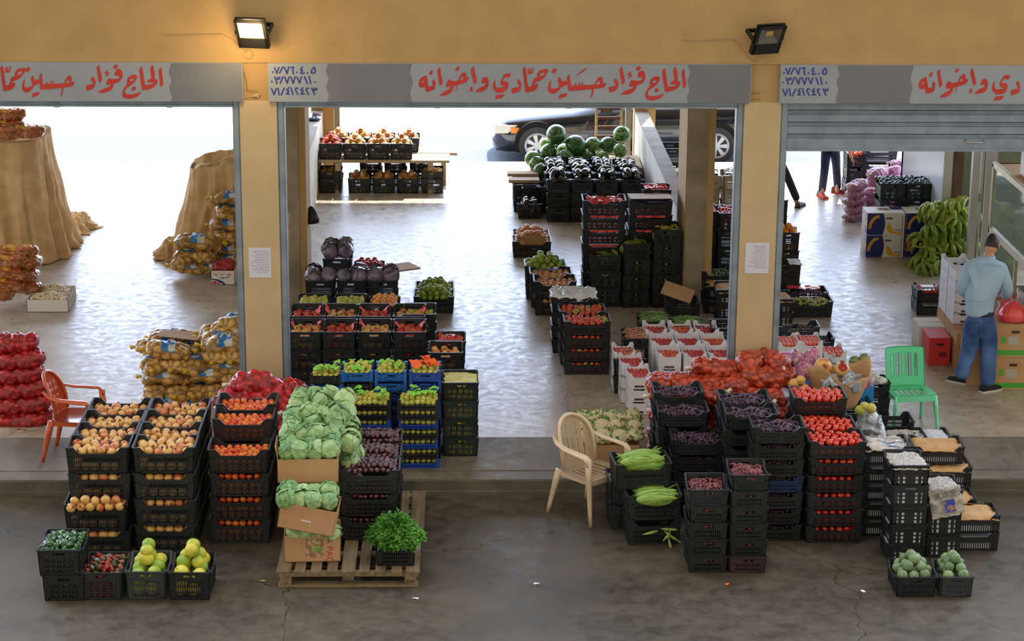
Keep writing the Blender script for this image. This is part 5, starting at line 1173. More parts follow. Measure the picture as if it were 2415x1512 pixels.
sacks('sha',[(1812,888,-.55,-.03,(1.15,1.1,1.15))],A+'lengthwise in front of the facade column',None)
sacks('sha',[(1770,858,-.28,h-.3,(1,1,1.2)),(1823,852,-.28,h+.3,(1,1,1.2))],A+'end-on highest against the facade column','onion sacks highest at the column')
sacks('sha',[(1770,925,-.6,h),(1822,928,-.6,h),(1795,960,-.62,0,(1.1,1,1)),(1795,1000,-.65,0,(1.1,1,1)),(1720,965,-.6,0),(1720,1005,-.6,0),(1660,1040,-.6,0),(1660,985,-.5,0),(1790,1040,-.65,0)],A+'low in the heap behind the grape crates','onion sacks behind the grapes')
for x_,z_ in ((2.35,.1),(2.35,.28),(2.35,.46),(2.85,.1),(2.85,.28),(2.85,.46)): sack('sha',(x_,-.28,z_),0,A+'buried at the foot of the column','onion sacks buried')
# pink garlic sacks
for c_,(px,y0,n,Y) in enumerate(((2018,437,5,9.95),(2052,455,4,10.25),(2066,408,6,10.65),(2096,402,6,10.9),(2124,385,7,11.1))):
    for k in range(n):
        sack('gar',P(px+(3 if k==0 else rng.uniform(-4,4)),y0+(508-y0 if c_==0 else 16.5*(n-1))*k/max(1,n-1),Y),rng.uniform(-.3,.3)+(.6 if c_ in(0,2) else 0),'pink-net garlic sack in the '+['stack at the open floor','stack beside the banana boxes','middle leaning stack','stack behind the avocado crates','stack against the white panel'][c_],'garlic sacks, stack %s'%['nearest the floor','by the boxes','middle','behind avocados','at the panel'][c_],(.9,.9,1))
# bagged onions on and beside the burlap
sacks('bag',[(18,268,7.6,0),(15,295,7.5,.1)],'shiny bagged onions on the very top of the burlap pile','bagged onions, burlap top')
sacks('bag',[(62,308,7.4,.3),(5,312,7.3,0),(-40,308,7.3,0)],'shiny bagged onions lower on the burlap pile top','bagged onions, burlap top, lower')
sacks('bag',[(40,592,5.5,0,(1.1,1,1)),(20,615,5.3,0),(70,618,5.5,h),(22,645,5.2,.1),(62,650,5.4,h),(-20,640,5.2,0),(14,672,5.1,0),(55,676,5.3,0),(-10,690,5.0,0)],'shiny bagged onions stacked at the foot of the burlap pile','bagged onions, floor stack')
# potato sacks and onion box against the second burlap
sacks('pot',[(466,574,6.7,0,(1.25,1,1.25)),(440,604,6.7,h),(483,604,6.7,h),(450,628,6.65,0,(1.1,1,1)),(495,628,6.7,0)],'potato sack at the foot of the draped burlap heap','potato sacks by the burlap')
sacks('pot',[(540,468,7.2,.2),(538,500,7.1,h),(538,530,7.1,.1),(540,560,7.05,h),(540,590,7.0,0),(540,615,6.9,0)],'potato sack in the tall column beside the draped burlap','potato sacks, tall burlap column')
M_card=s3('cardboard',(176,138,96),(190,152,110),rough=.8,scale=4)
def openbox(name,x,y,z,w,d,h_,m,label,cat='box',rz=0,flaps=(),t=.006,rx=0,ry=0,group=None,hs=None):
    e=empty(name,(x,y,z),rz); e.rotation_euler=(rx,ry,rz); tag(e,label,cat,group); bm=bmesh.new()
    hh=hs or (h_,h_,h_,h_)
    box(bm,-w/2,w/2,-d/2,d/2,0,t); box(bm,-w/2,w/2,-d/2,-d/2+t,0,hh[0]); box(bm,-w/2,w/2,d/2-t,d/2,0,hh[1]); box(bm,-w/2,-w/2+t,-d/2,d/2,0,hh[2]); box(bm,w/2-t,w/2,-d/2,d/2,0,hh[3])
    link('body',fin(bm),m,e)
    for f,a in flaps:
        bm=bmesh.new(); L=w if f in 'fb' else d; box(bm,-L/2,L/2,0,t*.7,0,.1); o=link('flap',fin(bm),m,e)
        o.location={'f':(0,-d/2,h_),'b':(0,d/2,h_),'l':(-w/2,0,h_),'r':(w/2,0,h_)}[f]; o.rotation_euler={'f':(a,0,0),'b':(-a,0,0),'l':(a,0,-h),'r':(a,0,h)}[f]
    return e
def textobj(body,size,m,parent,loc,rot,ext=.0005,name='printed_text',align='CENTER',font=None,sx=1):
    tx=bpy.data.curves.new('t','FONT'); tx.body=body; tx.size=size; tx.align_x=align; tx.align_y='CENTER'; tx.extrude=ext
    t=bpy.data.objects.new('t',tx); COL.objects.link(t); dg=bpy.context.evaluated_depsgraph_get(); me=bpy.data.meshes.new_from_object(t.evaluated_get(dg)); bpy.data.objects.remove(t); me.materials.clear(); me.materials.append(m)
    o=bpy.data.objects.new(name,me); COL.objects.link(o); o.parent=parent; o.location=loc; o.rotation_euler=rot; o.scale=(sx,1,1); return o
textobj('100W',.045,s3('dim_print',(90,100,100)),FLOOD,(0,-.012,-.1),(h,0,0),name='rating_text')
M_wbox=s3('white_box_board',(226,224,220),(236,234,230),rough=.6,scale=3)
for i,(px,py,Y,nm) in enumerate(((113,738,4.85,'nearer'),(121,716,5.22,'farther'))):
    x=P(px,py,Y).x; e=openbox('produce_box',x,Y+.16,0,.52,.33,.16,M_wbox,f'{nm} white foam box of small white onions on the floor')
    berries(T_of(x,Y+.16,0,0),.44,.27,.15,s3('white_onion',(226,204,168),(236,222,196),rough=.3,scale=9,coat=.6),'small_onions',f'small white onions wrapped in film in the {nm} white box',.021,150,.05)['category']='onions'
e=openbox('onion_box',P(526,673,6.18).x,6.32,0,.31,.28,.19,M_wbox,'white printed box of red onions beside the potato sacks')
for k,(x_,z_) in enumerate(((-.08,.155),(.02,.15))): pass
bm=bmesh.new()
for pts in ([(-.13,.135),(-.1,.15),(-.06,.138),(-.055,.132),(-.1,.138)],[(-.04,.135),(-.02,.15),(.02,.138),(.02,.132),(-.02,.136)],[(.04,.135),(.06,.145),(.1,.15),(.12,.138),(.06,.134)]): polyflat(bm,pts,-.1405,0)
for a,b in ((-.05,.16),(.01,.158),(.085,.162),(-.09,.128)): polyflat(bm,[(a,b),(a+.007,b+.007),(a+.014,b),(a+.007,b-.007)],-.1405,0)
link('red_lettering',fin(bm,recalc=False),M_red,e)
bm=bmesh.new()
for pts in ([(-.05,.09),(-.03,.1),(.0,.1),(.01,.11),(.02,.1),(.06,.1),(.062,.125),(.068,.125),(.072,.093),(.03,.092),(-.02,.088)],[(.08,.092),(.088,.125),(.094,.125),(.09,.092)],[(.0,.078),(.008,.086),(.016,.078),(.008,.07)]): polyflat(bm,pts,-.1405,0)
polyflat(bm,[(-.15,.07),(-.08,.055),(0,.01),(.02,0),(.05,0),(.0,.045),(-.06,.075),(-.15,.085)],-.1405,0)
link('blue_lettering',fin(bm,recalc=False),M_blue,e)
link('printed_onions',B((-.14,-.08,-.1412,-.14,.015,.05),(-.075,-.04,-.1412,-.14,.012,.035)),M_red,e)
sack('oni',(P(526,673,6.18).x,6.32,.22),0,'net of red onions heaped in the white printed box',None,(.5,.62,.9))
# burlap drapes
def burlap_mat():
    return s3('burlap',(206,170,124),(228,196,148),rough=.95,scale=5,bump=.35,bscale=160,detail=6)
def drape(cx,cy,hx,hy,top,seed,label,flare=.35,nf=11,tilt=(0,0),puddle=.1,lump=.05):
    nu,nv=160,60; V=[];Fc=[]
    for j in range(nv+1):
        t=j/nv
        for i in range(nu):
            a=2*PI*i/nu; ca,sa=math.cos(a),math.sin(a); se=1/max(1e-3,(abs(ca)**4+abs(sa)**4)**.25)
            if t<.25: s=t/.25; k=s; z=top+lump*noise.noise(Vector((ca*s*2.5+seed,sa*s*2.5,0)))-.03*s*s+.02*noise.noise(Vector((ca*s*7,sa*s*7,seed)))
            else: s=(t-.25)/.75; k=1; z=top*(1-s)**1.05
            out=0 if t<.25 else flare*((t-.25)/.75)**1.6
            fold=(0 if t<.2 else ((t-.2)/.8)**.8)*(.06*math.sin(nf*a+2.2*noise.noise(Vector((ca*2,sa*2,t*1.5+seed)))*3)+.10*noise.noise(Vector((ca*2.6,sa*2.6,t*1.6+seed)))+.03*math.sin(2.3*nf*a+4*noise.noise(Vector((ca*3,sa*3,t*2+seed)))*2))
            if t>.9: fold+=puddle*noise.noise(Vector((ca*5,sa*5,seed)))*(t-.9)*10
            x=ca*se*hx*k+ca*(out+fold); y=sa*se*hy*k+sa*(out+fold); zz=z+tilt[0]*x*(1-t)+tilt[1]*y*(1-t)+(.03*abs(noise.noise(Vector((x*6,y*6,seed)))) if t>.95 else 0)
            V.append((cx+x,cy+y,max(.004,zz)))
    for j in range(nv):
        for i in range(nu): Fc.append((j*nu+i,j*nu+(i+1)%nu,(j+1)*nu+(i+1)%nu,(j+1)*nu+i))
    me=bpy.data.meshes.new('drape'); me.from_pydata(V,[],Fc); me.polygons.foreach_set('use_smooth',[True]*len(me.polygons))
    o=link('burlap_cover',me,burlap_mat()); md=o.modifiers.new('t','SOLIDIFY'); md.thickness=.008; tag(o,label,'burlap'); return o
drape(-6.35,8.05,.74,.62,1.66,2,'big brown burlap cover draped over the tall pile with bagged onions on top',flare=.3,nf=13,tilt=(0,.0))
drape(-3.15,8.1,.5,.5,1.32,7,'second burlap cover slumped over the pile beside the first column',flare=.3,nf=12,tilt=(.28,0),puddle=.25,lump=.16)
drape(-3.85,7.75,.16,.2,.22,9,'crumpled end of burlap bunched on the floor by the potato sacks',flare=.12,nf=6,puddle=.1)
drape(-5.5,9.3,.12,.25,.2,12,'small burlap fold trailing on the floor behind the big cover',flare=.14,nf=5,puddle=.1)
# ---------------- pallets and cabbage boxes ----------------
M_pw=s3('pallet_wood',(104,88,64),(138,118,88),rough=.85,scale=3,stretch=(6,.6,6),bump=.3,rand=.4)
def pallet(x,y,z,w,d,label):
    e=empty('pallet',(x,y,z)); tag(e,label,'pallet')
    n=9; ws=[.1 if k in(0,4,8) else .075 for k in range(n)]
    for k in range(n): xx=-w/2+.05+(w-.1)*k/(n-1); link('deck_board',B((xx-ws[k]*.62,xx+ws[k]*.62,-d/2,d/2,.125,.146)),M_pw,e)
    for yy in (-d/2+.05,0,d/2-.05):
        link('stringer',B((-w/2,w/2,yy-.05,yy+.05,.1,.124)),M_pw,e); link('bottom_board',B((-w/2,w/2,yy-.05,yy+.05,0,.02)),M_pw,e)
        for xx in (-w/2+.07,0,w/2-.07): link('block',B((xx-.05,xx+.05,yy-.049,yy+.049,.021,.099)),M_pw,e)
    return e
pl=pallet(-.955,-3.15,ROAD,1.24,1.0,'wooden pallet under the cabbage boxes and arugula')
for x_,t in ((0,'PRSB'),(.55,'CW')): textobj(t,.045,s3('burnt_ink',(40,28,20)),pl,(x_,-.502,.05),(h,0,0),name='branded_mark')
pallet(-.93,-2.1,ROAD,1.24,1.0,'second wooden pallet behind, under the aubergine crates')
M_kraft=s3('kraft_box',(184,142,98),(198,156,112),rough=.75,scale=3,bump=.1)
b1=at(735,1325,0.0)
bx1=openbox('cabbage_box',b1[0],b1[1]+.17,0,.5,.34,.27,M_kraft,'lowest cabbage box on the pallet with printed red letters and a hand hole',rz=.05,hs=(.25,.27,.26,.25))
textobj('TA PAC',.085,s3('faded_red_print',(176,60,46)),bx1,(.15,-.1705,.13),(h,R(90),0),name='red_print')
link('printed_panel',B((-.06,.1,-.1712,-.17,.04,.22)),s3('print_brown',(150,112,80),(200,170,140),rough=.7,scale=30,contrast=(.45,.6)),bx1); link('hand_hole',B((.0,.09,-.172,-.169,.09,.15)),s3('cabbage_seen',(110,140,60),(160,180,100),rough=.5,scale=20),bx1)
b2=G(722,1235,.42); bx2=openbox('cabbage_box',b2[0],b2[1]+.16,.36,.5,.34,.3,M_kraft,'tilted cabbage box in the middle of the pile',ry=R(10),rx=R(5),rz=-.06,hs=(.24,.24,.2,.22))
link('torn_tape',B((-.05,.04,-.172,-.17,.1,.112)),M_wbox,bx2)
Z3=P(725,1138,-3.1).z; bx3=openbox('cabbage_box',P(725,1138,-3.1).x,-2.93,Z3,.54,.34,.24,M_kraft,'top front cabbage box heaped with heads',rz=.02,hs=(.22,.24,.26,.28),flaps=(('l',.2),))
for i,(px,py,Y,z,nm) in enumerate(((735,1100,-2.55,Z3-.03,'box behind the top front one, heaped with cabbages'),(745,1050,-2.15,Z3+.02,'rearmost cabbage box on the second pallet'),(780,1150,-2.72,.36,'cabbage box inside the pile behind the tilted one'),(785,1230,-2.75,0,'lowest rear cabbage box on the pallet'),(780,1100,-2.3,.33,'hidden middle rear cabbage box'),(780,1100,-2.3,0,'bottom rear cabbage box on the second pallet'))):
    x=P(px,py,Y).x; openbox('cabbage_box',x if i<2 else -1.2,Y+.17,z,.56,.36,.3,M_kraft,nm,rz=rng.uniform(-.05,.05))
L1=[];g='cabbages'
def cabrow(y,z,xs,r,lab,gr):
    for x in xs: request('cab',(x+rng.uniform(-.02,.02),y+rng.uniform(-.02,.02),z+rng.uniform(-.02,.02)),r*rng.uniform(.92,1.08),lab,gr)
x3=bx3.location.x
for Y,z,n in ((-3.02,Z3+.27,4),(-2.9,Z3+.3,3),(-2.8,Z3+.36,4)): cabrow(Y,z,[x3-.19+.38*k/(n-1) for k in range(n)],.098,'leafy green cabbage in the top front box','cabbages, top front box')
for Y,z,n in ((-2.6,Z3+.3,4),(-2.48,Z3+.36,3),(-2.34,Z3+.38,4)): cabrow(Y,z,[x3-.17+.4*k/(n-1) for k in range(n)],.1,'leafy green cabbage in the box behind the top front one','cabbages, second top box')
for Y,z,n in ((-2.2,Z3+.38,4),(-2.05,Z3+.42,3),(-1.9,Z3+.42,4)): cabrow(Y,z,[x3-.14+.42*k/(n-1) for k in range(n)],.1,'leafy green cabbage in the rearmost high box','cabbages, rear box')
for Y,z,n in ((b2[1]+.05,.62,4),(b2[1]+.2,.64,4)): cabrow(Y,z,[b2[0]-.17+.36*k/(n-1) for k in range(n)],.092,'green cabbage in the tilted middle box','cabbages, tilted box')
cabrow(b1[1]+.08,.27,[b1[0]-.15+.33*k/3 for k in range(4)],.09,'green cabbage showing in the lowest printed box','cabbages, lowest box')
for k in range(9): request('cab',(-.99+rng.uniform(-.03,.04)+.02*(k%2),-2.75+.16*(k%3)+rng.uniform(-.02,.02),.45+.22*(k//3)),.1,'green cabbage spilling on the aubergine side of the boxes','cabbages, aubergine side')
for k in range(5): request('cab',(-1.0,-2.2+.1*k*.5,.75+.08*(k%2)),.1,'green cabbage at the rear near the guava trays','cabbages, guava side')
# cauliflower box
x,y=at(1452,1088,.0); x,y=1.52,-1.2
openbox('cauliflower_box',x,-.98,.005,.6,.5,.33,M_kraft,'cardboard box of cauliflowers behind the beige chair')
for Y,z,n in ((-1.14,.38,4),(-.98,.43,4),(-.8,.45,5),(-.62,.42,4)):
    for k in range(n): request('cau',(x-.25+.5*k/(n-1)+rng.uniform(-.02,.02),Y,z),.095*rng.uniform(.9,1.1),'cream cauliflower with leaves in the cardboard box behind the beige chair','cauliflowers')
# ---------------- chairs ----------------
def chair(x,y,z,rz,m,style,label,s=1.0):
    e=empty('plastic_chair',(x,y,z),rz); e.scale=(s,s,s); tag(e,label,'chair')
    # seat
    bm=bmesh.new(); nx,ny=24,20; g={}
    for i in range(nx+1):
        for j in range(ny+1):
            u=(i/nx-.5)*2; v=(j/ny-.5)*2; q=(abs(u)**5+abs(v)**5)**.2; w=1 if q<1e-6 else min(1,max(abs(u),abs(v))/q)
            g[i,j]=bm.verts.new((u*w*.23*(1.05-.08*v),v*w*.22,.425-.02*math.cos(u*PI/2)*math.cos(v*PI/2)-(.025*max(0,-v-.75)/.25)))
    for i in range(nx):
        for j in range(ny):
            if style!='holes' or 1:
                if (style in('slats','green')) and i%3==1 and 3<=i<=nx-4 and 5<=j<=ny-6: continue
                bm.faces.new((g[i,j],g[i+1,j],g[i+1,j+1],g[i,j+1]))
    bmesh.ops.solidify(bm,geom=bm.faces[:],thickness=.008); link('seat',fin(bm,smooth=True),m,e)
    bm=bmesh.new(); pts=[(-.225,-.18),(-.2,-.215),(.2,-.215),(.225,-.18),(.215,.2),(-.215,.2)]
    for a,b in zip(pts,pts[1:]+pts[:1]):
        d=Vector((b[0]-a[0],b[1]-a[1],0)).normalized(); nrm=Vector((-d.y,d.x,0))*.006
        prism(bm,[Vector((a[0],a[1],.37))-nrm,Vector((b[0],b[1],.37))-nrm,Vector((b[0],b[1],.42))-nrm,Vector((a[0],a[1],.42))-nrm],nrm*2)
    link('seat_apron',fin(bm),m,e)
    # back
    bm=bmesh.new(); nx,ny=28,26; g={}
    top=.86 if style!='green' else .84
    for i in range(nx+1):
        for j in range(ny+1):
            u=(i/nx-.5)*2; v=j/ny; wd=(.2+.03*v) if style!='green' else .22
            cut=1 if v<.6 else max(0,1-((v-.6)/.4)**2.6)**.4
            if style=='green': cut=1 if v<.85 else max(0,1-((v-.85)/.15)**3)**.33*.12+.88
            cut=max(cut,.28)
            g[i,j]=bm.verts.new((u*wd*cut,.2+.11*v-.055*(u*cut)**2+.0,.42+(top-.42)*v))
    for i in range(nx):
        for j in range(ny):
            if style=='slats' and i%4 in(2,) and 4<=i<=nx-4 and 4<=j<=ny-5: continue
            if style=='holes' and i%4==2 and j%4==2 and 4<=i<=nx-5 and 3<=j<=ny-5: continue
            if style=='green' and i in(5,9,11,16,18,22) and 7<=j<=ny-6: continue
            bm.faces.new((g[i,j],g[i+1,j],g[i+1,j+1],g[i,j+1]))
    bmesh.ops.solidify(bm,geom=bm.faces[:],thickness=.007); link('backrest',fin(bm,smooth=True),m,e)
    bm=bmesh.new(); r_=[]
    for k in range(25):
        t=k/24; v=math.sin(PI*t); u=-math.cos(PI*t); wd=.205+.03*min(1,v*1.2)
        r_.append((u*wd*1.02,.2+.11*v-.05*u*u,.44+(top-.435)*min(1,v**.55)))
    if style!='green': tube(bm,r_,.018,8); link('back_rim',fin(bm,smooth=True),m,e)
    for sx in (-1,1):
        for sy in (-1,1):
            bm=bmesh.new(); 
            topp=(sx*.215,-.18 if sy<0 else .2,.42); bot=(sx*.25,-.235 if sy<0 else .3,0)
            if style!='green' and sy<0: topp=(sx*.255,-.2,.62)
            a=Vector(topp); b=Vector(bot); mid=a.lerp(b,.5)+Vector((0,.0,0)); n=8; ring=[]
            tube(bm,[a,a.lerp(b,.3),mid,a.lerp(b,.8),b],[.034,.034,.028,.023,.02],8,flat=.75); link('leg',fin(bm,smooth=True),m,e)
        if style!='green':
            bm=bmesh.new(); tube(bm,[(sx*.205,.27,.72),(sx*.235,.2,.67),(sx*.25,.08,.645),(sx*.26,-.08,.64),(sx*.262,-.17,.635),(sx*.258,-.205,.61),(sx*.256,-.215,.56)],[.024,.03,.036,.04,.04,.036,.03],8,flat=.4); link('armrest',fin(bm,smooth=True),m,e)
    return e
chair(-3.84,-.53,0,R(84),s3('orange_chair_plastic',(196,88,46),(206,98,54),rough=.25,scale=2,coat=.4),'holes','orange plastic armchair by the red onion sacks, facing the persimmon crates')
chair(1.30,-1.84,ROAD,R(43),s3('beige_chair_plastic',(214,190,156),(222,200,168),rough=.35,scale=2,coat=.2),'slats','beige plastic armchair straddling the road edge beside the corn',1.07)
x,y=at(2142,833,.84); chair(4.80,.28,0,R(8),s3('green_chair_plastic',(124,236,182),(132,242,190),rough=.3,scale=2,coat=.3),'green','mint green armless plastic chair behind the newspaper crates',.98)
# ---------------- third shop ----------------
M_panel=s3('white_panel',(206,212,216),(218,224,228),rough=.3,scale=1,spec=.5)
M_alu=s3('aluminium_frame',(186,184,176),(196,194,186),rough=.4,scale=3,metal=.3)
struct('wall_coldroom',B((6.68,6.76,7.55,9.0,0,3.3),(6.68,6.76,9.006,10.4,0,3.3),(6.68,8.5,10.3,10.4,0,3.3)),M_panel)
struct('wall_coldroom_edge',B((6.66,6.78,7.5,7.55,0,3.3)),M_alu)
struct('wall_coldroom_back',B((6.78,8.8,8.6,8.7,0,3.3)),s3('dark_green_reflection',(70,78,60),(92,104,72),rough=.3,scale=1.5))  # dark of the opening and its green reflection painted into the wall colour
tag(link('steel_post',B((6.84,6.96,7.62,7.75,0,3.3),(6.96,7.25,7.66,7.7,1.62,1.68)),s3('rusty_steel',(78,52,38),(96,70,50),rough=.7,scale=5)),'dark rusty steel post inside the cold-room opening behind the bananas','post')
xj=P(2292,400,6.6).x; struct('door_1',B((xj,xj+.1,6.55,6.65,0,3.2),(xj+.13,xj+.16,6.6,6.75,0,3.2),(xj+.2,xj+.34,6.62,6.68,0,3.2)),M_alu)
dj=bpy.data.objects['door_1']; link('hinge',B((xj+.1,xj+.14,6.56,6.6,1.05,1.15),(xj+.1,xj+.14,6.56,6.6,2.0,2.1)),s3('dull_steel',(130,128,116)),dj)
# glass counter
e=empty('display_counter',(6.98,3.6,0)); tag(e,'tall glass display counter with aluminium frame beside the standing man','counter')
zt,zl=1.69,.83; y0,y1=-2.4,2.4
fr=bmesh.new(); 
for a in ((-.03,.03,y0,y1,zt-.05,zt+.02),(-.03,.03,y0,y1,zl-.06,zl+.03),(-.02,.02,y0,y1,0,.06),(-.03,.03,y1-.05,y1,0,zt),(-.02,.02,-.3,-.26,0,zl),(-.02,.02,1.0,1.04,0,zl),(.0,.9,y1-.05,y1,zt-.05,zt),(0,.9,y1-.05,y1,0,.05)): box(fr,*a)
link('frame',fin(fr),s3('cream_aluminium',(226,216,190),(232,224,200),rough=.35,scale=3,metal=.1),e)
gm=mat('counter_glass',srgb(176,190,170),rough=.06,trans=.55,spec=.6); link('glass_pane',B((-.006,.006,y0,y1-.05,zl+.03,zt-.05)),gm,e)
link('lower_glass',B((-.006,.006,1.04,y1-.05,.06,zl-.06)),gm,e); link('top_board',B((.03,1.0,y0,y1,zt-.03,zt+.0)),s3('cardboard',(176,138,96)),e)
link('back_panel',B((.7,.72,y0,y1,0,zt-.03)),s3('counter_back',(176,184,150),(190,196,168),rough=.4,scale=1.2),e); link('shelf',B((.02,.69,y0,1.0,.4,.42)),M_alu,e)
cb=empty('blue_box',(7.35,5.0,1.695)); tag(cb,'blue and white printed carton on top of the display counter','box'); link('body',B((-.2,.6,-.3,.3,0,.3)),s3('carton_blue',(36,84,180),rough=.5),cb); link('white_side',B((-.22,-.2,-.3,.3,0,.3)),M_wbox,cb); link('label_patch',B((-.0,.14,-.302,-.3,.18,.26)),s3('label_print',(230,220,200),(200,80,60),rough=.5,scale=12),cb)
tag(link('cardboard_box',B((6.75+.35,8.2,3.4,4.6,1.695,2.2)),M_card),'large brown carton on the counter top in front of the blue one','box')
for i in range(6): # things on the counter shelf
    bm=bmesh.new(); r_=.03; tube(bm,[(0,0,0),(0,0,.12),(0,0,.14),(0,0,.19)],[r_,r_,r_*.4,r_*.4],10); tag(link('bottle',fin(bm,smooth=True),[s3('bottle_red',(176,40,36),rough=.2),s3('bottle_dark',(40,40,60),rough=.2)][i%2],None,(7.15+.06*(i%2),3.2+.14*i,.422)),'small '+['red','dark'][i%2]+' bottle on the shelf inside the counter','bottle','bottles inside the counter, '+['red','dark'][i%2])
# banana cartons
def banana_box(x,y,z,w,d,h_,label,rz=0):
    e=empty('banana_carton',(x,y,z),rz); tag(e,label,'box','banana cartons'); del e['group']
    link('body',B((-w/2,w/2,-d/2,d/2,0,h_)),M_wbox,e)
    nb=s3('print_navy',(34,42,120),rough=.5); yb=s3('print_yellow',(236,176,40),rough=.5); f=-d/2-.0012
    bm=bmesh.new(); pts=[(-w/2,.003),(-w*.02-.03,.003)]+[(-w*.02+.03*math.sin(PI*t/6)*1.0-.03,.003+(h_-.006)*t/6) for t in range(1,6)]+[(-w*.02-.03,h_-.003),(-w/2,h_-.003)]
    polyflat(bm,[(px*1.0,pz) for px,pz in pts],f,0); link('navy_panel',fin(bm),nb,e)
    bm=bmesh.new()
    pp=[(-w*.02+.03*math.sin(PI*t/8)-.028,.003+(h_-.006)*t/8) for t in range(9)]
    strokes(bm,[[Vector(q) for q in pp]],.004,f-.001,0)
    # wordmark: slanted arc of yellow blocks
    arc=[(-w*.43,.1),(-w*.41,.16),(-w*.36,.21),(-w*.29,.25),(-w*.2,.265)]
    strokes(bm,[[Vector(q) for q in arc]],.02,f-.001,0)
    cx=.08*w/.5; 
    for k in range(4):
        q=[(cx-.05+.01*k,.14+.0*k),(cx-.055+.028*k,.09-.012*k),(cx-.03+.04*k,.05-.01*k+.0),(cx+.0+.05*k,.025+.0*k)]
        strokes(bm,[[Vector(t) for t in q]],.012-.001*k,f-.001-.0003*k,0)
    strokes(bm,[[Vector((cx-.045,.15)),Vector((cx-.04,.17))]],.008,f-.001,0)
    link('banana_print',fin(bm),yb,e)
    bm=bmesh.new()
    for k in range(6): a=Vector(arc[0]).lerp(Vector(arc[2]),k/5) if k<4 else Vector(arc[2]).lerp(Vector(arc[4]),(k-2)/3); strokes(bm,[[a+Vector((-.016,.01)),a+Vector((.012,-.008))]],.002,f-.0025,0)
    for k in range(8):
        pass
    for cx2,cz in ((.15,.075),(.19,.065)):
        for k in range(8): a0=k*PI/4; strokes(bm,[[Vector((cx2*w/.52+.014*math.cos(a0),cz+.014*math.sin(a0))),Vector((cx2*w/.52+.014*math.cos(a0+PI/4),cz+.014*math.sin(a0+PI/4)))]],.003,f-.001,0)
    strokes(bm,[[Vector((.14,.17)),Vector((.19,.17)),Vector((.19,.13)),Vector((.14,.13)),Vector((.14,.17))]],.001,f-.001,0)
    link('navy_marks',fin(bm),nb,e)
    textobj('FRESH BANANAS',.03,nb,e,(w/2-.03,f-.001,h_/2),(h,R(-90),0),name='print_text')
    link('hand_hole',B((-.0,.09,f-.001,f,h_*.72,h_*.78+.008)),s3('hole_grey',(110,110,96),rough=.8),e)
    link('side_print',B((-w/2-.0012,-w/2,-d/2,-d*.1,.01,h_-.01)),s3('print_side',(120,110,190),(236,190,120),rough=.5,scale=6,contrast=(.48,.54)),e)
    bm=bmesh.new(); box(bm,-.08,.08,-.03,.12,h_,h_+.001); link('vent_opening',fin(bm),s3('vent_dark',(60,40,16),(190,140,40),rough=.6,scale=20),e)
    link('top_arc',B((.1,w/2,.02,d/2-.01,h_,h_+.0011)),nb,e)
x1=P(2085,607,7.69).x; x2=x1+.545
for i,(xx,n1) in enumerate(((x1,'open-floor side'),(x2,'banana-heap side'))):
    for k in range(2): banana_box(xx,7.69+.2,.003+.316*k,.52,.4,.312,f'white and navy banana carton, {["lower","upper"][k]} on the {n1}')
for i,px in enumerate((2105,2165)):
    x=P(px,497,8.25).x; stack(x,8.25,0,4,'avo',.04,'avocados','avocado tower behind the banana cartons, '+['garlic side','panel side'][i],face='S',L=.5,W=.37,H=.235,fz=.02,low=False)
# green bananas heap
hx=6.55
lst=[]
rows=[(2225,642,6.75,0),(2180,628,6.85,1),(2262,640,6.8,2),(2290,630,6.9,3),(2195,606,7.0,4),(2235,610,6.95,5),(2270,606,7.0,6),(2170,590,7.05,7),(2205,582,7.1,8),(2240,580,7.05,9),(2275,575,7.1,10),(2212,556,7.2,11),(2245,552,7.15,12),(2278,548,7.2,13),(2200,535,7.25,14),(2230,530,7.2,15),(2262,528,7.2,16),(2222,508,7.3,17),(2250,505,7.25,18),(2275,500,7.3,19),(2232,488,7.35,20),(2258,480,7.3,21),(2280,475,7.3,22),(2290,590,7.1,23),(2290,530,7.25,24)]
for px,py,Y,k in rows:
    p=P(px,py,Y); p.z=max(p.z,.14); request('ban',p+Vector((0,-.03,.0)),.19,'bunch of green bananas in the tall heap at the cold-room door','banana heap')
for k in range(46):
    t=k/46; p=P(2222+rng.uniform(-52,62)*(1-t*.55),636-t*150,7.05+.25*t); request('ban',p+Vector((0,rng.uniform(-.1,.2),0)),.19,'bunch of green bananas in the tall heap at the cold-room door','banana heap')
# boxes around the man
def carton(x,y,z,w,d,h_,m,label,rz=0,holes=1,extra=None,name='carton'):
    e=empty(name,(x,y,z),rz); tag(e,label,'box'); link('body',B((-w/2,w/2,-d/2,d/2,0,h_)),m,e)
    if holes: link('hand_hole',B((-.04,.05,-d/2-.001,-d/2,h_*.72,h_*.8)),s3('hole_dark',(50,36,24)),e)
    link('tape_seam',B((-w/2,w/2,-.012,.012,h_,h_+.001)),s3('tape',(150,112,70),rough=.3),e)
    return e
M_kgreen=s3('print_green',(76,168,60),rough=.6)
for i in range(2):
    for k in range(3):
        x=P(2385,920,1.61).x+.0+.47*i; e=carton(x,1.8,.002+.383*k,.44,.36,.38,M_kraft,f'brown pineapple carton, {["bottom","middle","top"][k]} of the '+('stack beside the man' if i==0 else 'stack half outside the picture')) if k<2 else None
        if e:
            textobj('PINEAPPLE',.03,s3('pale_print',(196,180,150)),e,(.03,-.181,.345),(h,0,0)); link('green_band',B((-.221,.221,-.1815,-.18,.02,.08)),M_kgreen,e); link('green_square',B((-.15,-.1,-.1815,-.18,.16,.24)),M_kgreen,e); link('label_white',B((-.07,.05,-.1815,-.18,.14,.24)),s3('label_grey',(176,174,160),rough=.6),e)
carton(P(2320,920,1.7).x+.02,1.95,.002,.42,.36,.5,M_kraft,'tall brown carton directly in front of the man\'s legs')
carton(P(2268,850,2.6).x,2.62,.002,.24,.4,.42,M_kraft,'brown carton behind the man beside the white tray tower')
